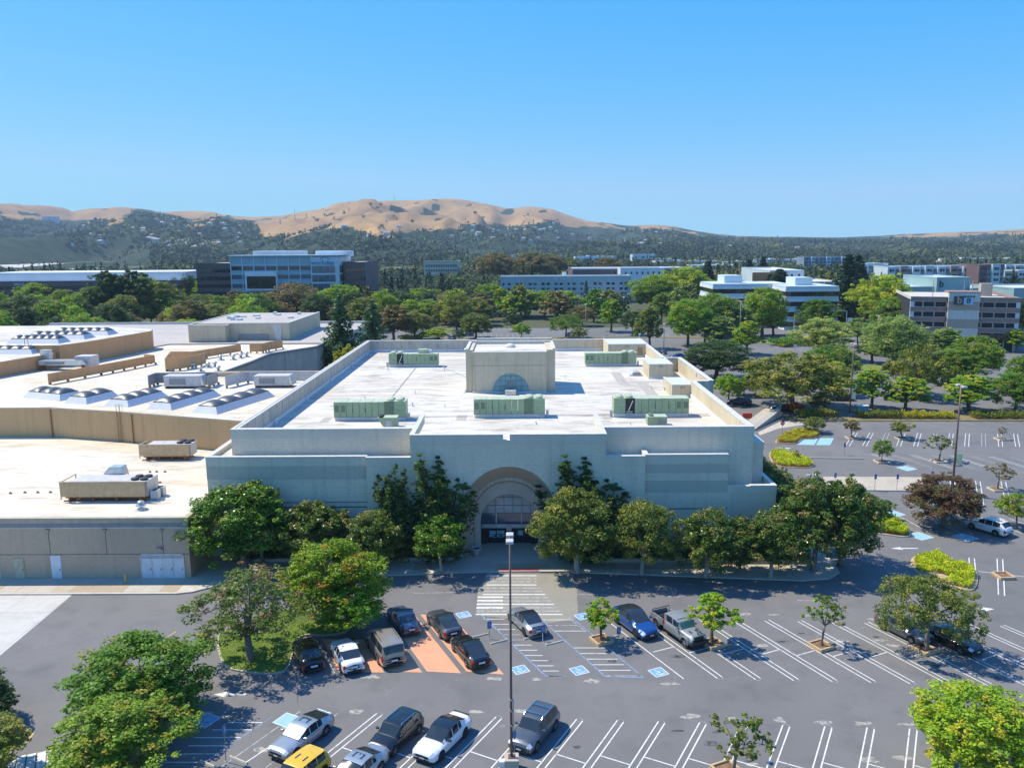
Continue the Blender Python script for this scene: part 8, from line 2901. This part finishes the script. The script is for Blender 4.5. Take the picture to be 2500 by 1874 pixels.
b.add([(-.75, -1.5, 1.451), (.75, -1.5, 1.451), (.75, .6, 1.451), (-.75, .6, 1.451)], [(0, 1, 2, 3)], 0)
FC = [b.mesh('freeway_car', [p_, 'car_glass']) for p_ in ('paint_white', 'paint_grey', 'paint_silver', 'paint_black')]
fr = random.Random(4)
for i in range(46):
    f = fr.random()
    lane = fr.choice((0, 1, 2, 3, 4, 5)) / 6
    a = G(10 + 320 * f, 634 + 32 * f); c = G(40 + 290 * f, 650 + 20 * f)
    q = a.lerp(c, lane)
    o = obj('freeway_car', FC[i % 4], None, 'small car in the freeway traffic at far left', 'car', 'freeway traffic', None, (q.x, q.y, .31), -0.9 + (math.pi if lane < .5 else 0))

# ------------------------------------------------------------------ far houses on the slopes
def house_mesh(wall, roof, s):
    b = MB()
    w, d, h = 12 * s, 9 * s, 4.5 * s
    b.box(-w / 2, w / 2, -d / 2, d / 2, -4, h, 0)
    e = .7
    b.add([(-w / 2 - e, -d / 2 - e, h), (w / 2 + e, -d / 2 - e, h), (w / 2 + e, d / 2 + e, h), (-w / 2 - e, d / 2 + e, h), (-w / 2 + d * .2, 0, h + 2.6 * s), (w / 2 - d * .2, 0, h + 2.6 * s)], [(0, 1, 5, 4), (2, 3, 4, 5), (1, 2, 5), (3, 0, 4)], 1)
    for i in range(3):
        b.box(-w / 2 + w * (.12 + .3 * i), -w / 2 + w * (.27 + .3 * i), -d / 2 - .06, -d / 2, 1.0, 2.8, 2)
    return b.mesh('hillside_house', [wall, roof, 'dark_glass'])
plain('house_roof_brown', (0.3, 0.22, 0.17), 0.8)
plain('house_roof_grey', (0.34, 0.33, 0.33), 0.8)
plain('house_wall', (0.62, 0.57, 0.5), 0.8)
plain('house_wall_white', (0.75, 0.74, 0.72), 0.8)
HM = [house_mesh('house_wall', 'house_roof_brown', 1.0), house_mesh('house_wall_white', 'house_roof_grey', 1.1), house_mesh('house_wall', 'house_roof_grey', 1.2), house_mesh('house_wall_white', 'house_roof_brown', .9)]
hr_ = random.Random(12)
nh = 0
HZ = [(120, 620, 535, 610, 95), (330, 560, 545, 605, 60), (820, 1000, 552, 578, 14), (1100, 1420, 545, 590, 45), (1400, 1640, 545, 600, 25), (1700, 2500, 585, 612, 25)]
for (x0, x1_, y0, y1, n) in HZ:
    k = 0
    tries = 0
    while k < n and tries < 4000:
        tries += 1
        px = hr_.uniform(x0, x1_)
        Y = hr_.uniform(1350, 3300)
        z = max(0, hill_z(px, Y))
        X = (px - 1263) / 2011.0 * 0.986 * Y
        _, y = PX(X, Y, z)
        if not (y0 < y < y1):
            continue
        o = obj('hillside_house', HM[nh % 4], None, 'small pale house among the trees on the far slopes', 'house', 'houses on the far slopes', None, (X, Y, z), hr_.uniform(-.6, .6))
        nh += 1
        k += 1

# ------------------------------------------------------------------ trees of the wider town: the nearer ones singly, the rest as one wood
KEEP = []
for o in list(C.objects):
    if o.parent is None and o.get('category') in ('building', 'hotel') and o.location.y > 250:
        for ch in o.children:
            if ch.name.startswith('wall') and ch.data:
                bb = [o.matrix_basis @ ch.matrix_basis @ Vector(c) for c in ch.bound_box]
                KEEP.append((min(q.x for q in bb) - 3, max(q.x for q in bb) + 3, min(q.y for q in bb) - (95 if o.location.y < 545 else 12), max(q.y for q in bb) + 3))
def blocked(x, y):
    return any(a < x < b_ and c < y < d for a, b_, c, d in KEEP)
mr_ = random.Random(33)
kinds = [('lf_green', 'rounded green tree in the town beyond the lots'), ('lf_dark', 'dark evergreen tree in the town beyond the lots'), ('lf_olive', 'olive tree in the town beyond the lots'), ('lf_brown', 'brownish tree in the town beyond the lots'), ('lf_bright', 'bright green tree in the town beyond the lots')]
cnt = 0
while cnt < 130:
    px = mr_.uniform(-80, 2580)
    Y = 370 + 330 * mr_.random() ** 1.3
    belt = cnt < 62      # the belt of trees behind the mall and the far lot
    if belt:
        px = mr_.uniform(-60, 1150)
        Y = mr_.uniform(275, 400) if px < 640 else mr_.uniform(345, 410)
    X = (px - 1263) / 2011.0 * 0.986 * Y
    if (blocked(X, Y) and not belt) or (px < 360 and 640 < Y):
        continue
    con = mr_.random() < .16 and not belt
    lf, lb = kinds[1] if con else mr_.choice(kinds)
    if con:
        plant('dark pointed conifer in the town beyond the lots', (X, Y, 0), mr_.uniform(14, 22), mr_.uniform(5, 7), 'conifer', 'lf_conifer', group='town trees dark pointed')
    else:
        plant(lb.replace('in the town beyond the lots', 'in the belt behind the mall') if belt else lb, (X, Y, 0), mr_.uniform(9, 16), mr_.uniform(10, 16), 'broad' if belt else 'mid', lf, group=('belt trees ' if belt else 'town trees ') + lf[3:])
    cnt += 1

def far_wood():
    rng = np.random.default_rng(77)
    C_, N_, Ls, T_, G_ = [], [], [], [], []
    fr2 = random.Random(5)
    n = 0
    tries = 0
    while n < 19000 and tries < 200000:
        tries += 1
        px = fr2.uniform(-120, 2620)
        u = fr2.random()
        Y = 400 + 860 * u if n % 3 == 0 else 1200 + 2250 * u ** 1.1
        X = (px - 1263) / 2011.0 * 0.986 * Y
        z = 0.0
        if Y > Y0H:
            z = max(0, hill_z(px, Y))
            wv = wooded(px, Y, z)
            if wv < 0 and fr2.random() > .02:
                continue
            if wv >= 0 and fr2.random() < .12:
                continue
        if blocked(X, Y):
            continue
        cl_ = noise.fractal(Vector((X / 90.0, Y / 130.0, 4.4)), 0.9, 2.0, 3)
        if cl_ < -0.28 and fr2.random() < .75:
            continue
        if px < 360 and 1000 < Y < 2000 and 626 < PX(X, Y, 0)[1] < 676:
            continue
        hh = fr2.uniform(7, 14)
        R = fr2.uniform(4.5, 8.5)
        con = fr2.random() < .17
        if con:
            hh *= 1.4
            R *= .5
        m = 190 if Y < 700 else (56 if Y < 1200 else (18 if Y < 2200 else 12))
        p = rng.normal(size=(m, 3))
        p /= np.linalg.norm(p, axis=1, keepdims=True)
        out = p.copy()
        p *= rng.uniform(.6, 1.0, (m, 1))
        if con:
            f = rng.uniform(0, 1, m)
            p[:, 2] = f * hh
            p[:, :2] = out[:, :2] * (R * (1 - f) ** .8)[:, None]
        else:
            p[:, :2] *= R
            p[:, 2] = hh * .55 + p[:, 2] * hh * .48
        nn = out * .9 + rng.normal(size=(m, 3)) * .35
        nn[:, 2] += .45
        nn /= np.linalg.norm(nn, axis=1, keepdims=True)
        C_.append(p + np.array([X, Y, z]))
        N_.append(nn)
        Ls.append(rng.uniform(.7, 1.25, m) * R * (.24 if Y < 700 else .42 if Y < 1200 else .72 if Y < 2200 else .95) * (1.5 if con else 1))
        ct = min(1, max(0, .45 + .9 * noise.noise(Vector((X / 160.0, Y / 240.0, 1.1))) + fr2.uniform(-.25, .25)))
        if con:
            ct *= .25
        T_.append(np.clip(ct ** 1.5 + rng.normal(size=m) * .12, 0, 1))
        G_.append(np.full(m, min(1, max(0, .5 + .8 * noise.noise(Vector((X / 110.0, Y / 190.0, 7.7))))) if not con else 0.0))
        n += 1
    P = np.concatenate(C_)
    me = leaf_mesh('far_wood', P, np.concatenate(N_), np.concatenate(Ls), np.concatenate(Ls) * .8, np.concatenate(T_), np.concatenate(G_), rng, 'lf_far')
    obj('far_wood', me, None, 'dark green wooded town and slopes stretching to the hills', 'wood', None, 'stuff')
far_wood()
# masts on the ridge
for px, yb, yt, lb in ((963, 488, 472, 'thin radio mast on the highest ridge'), (719, 518, 506, 'thin radio mast on the left ridge'), (1417, 538, 526, 'small pylon on the right shoulder of the ridge')):
    a, c = AT(px, yb, 4195), AT(px, yt, 4195)
    t = thing('radio_mast', lb, 'mast', (a.x, 4195, a.z - 6))
    b = MB(); b.tube([(0, 0, 0), (0, 0, c.z - a.z + 6)], [1.2, .5], 5); b.build('mast_pole', 'metal_grey', t)
    b = MB(); b.box(-1.6, 1.6, -.5, .5, (c.z - a.z) * .8 + 6, (c.z - a.z) * .8 + 7); b.build('cross_arm', 'metal_grey', t)

# ------------------------------------------------------------------ the air
hz = MB()
hz.box(-5600, 5600, -250, 5400, -1.5, 300)
m = bpy.data.materials.new('haze_air')
m.use_nodes = True
nt = m.node_tree
nt.nodes.clear()
out = nt.nodes.new('ShaderNodeOutputMaterial')
pv = nt.nodes.new('ShaderNodeVolumePrincipled')
pv.inputs['Color'].default_value = (0.6, 0.8, 1.0, 1)
pv.inputs['Density'].default_value = HAZE
pv.inputs['Anisotropy'].default_value = 0.0
nt.links.new(pv.outputs[0], out.inputs['Volume'])
MATS['haze_air'] = m
if HAZE > 0:
    ho = hz.build('haze', 'haze_air', kind='stuff')
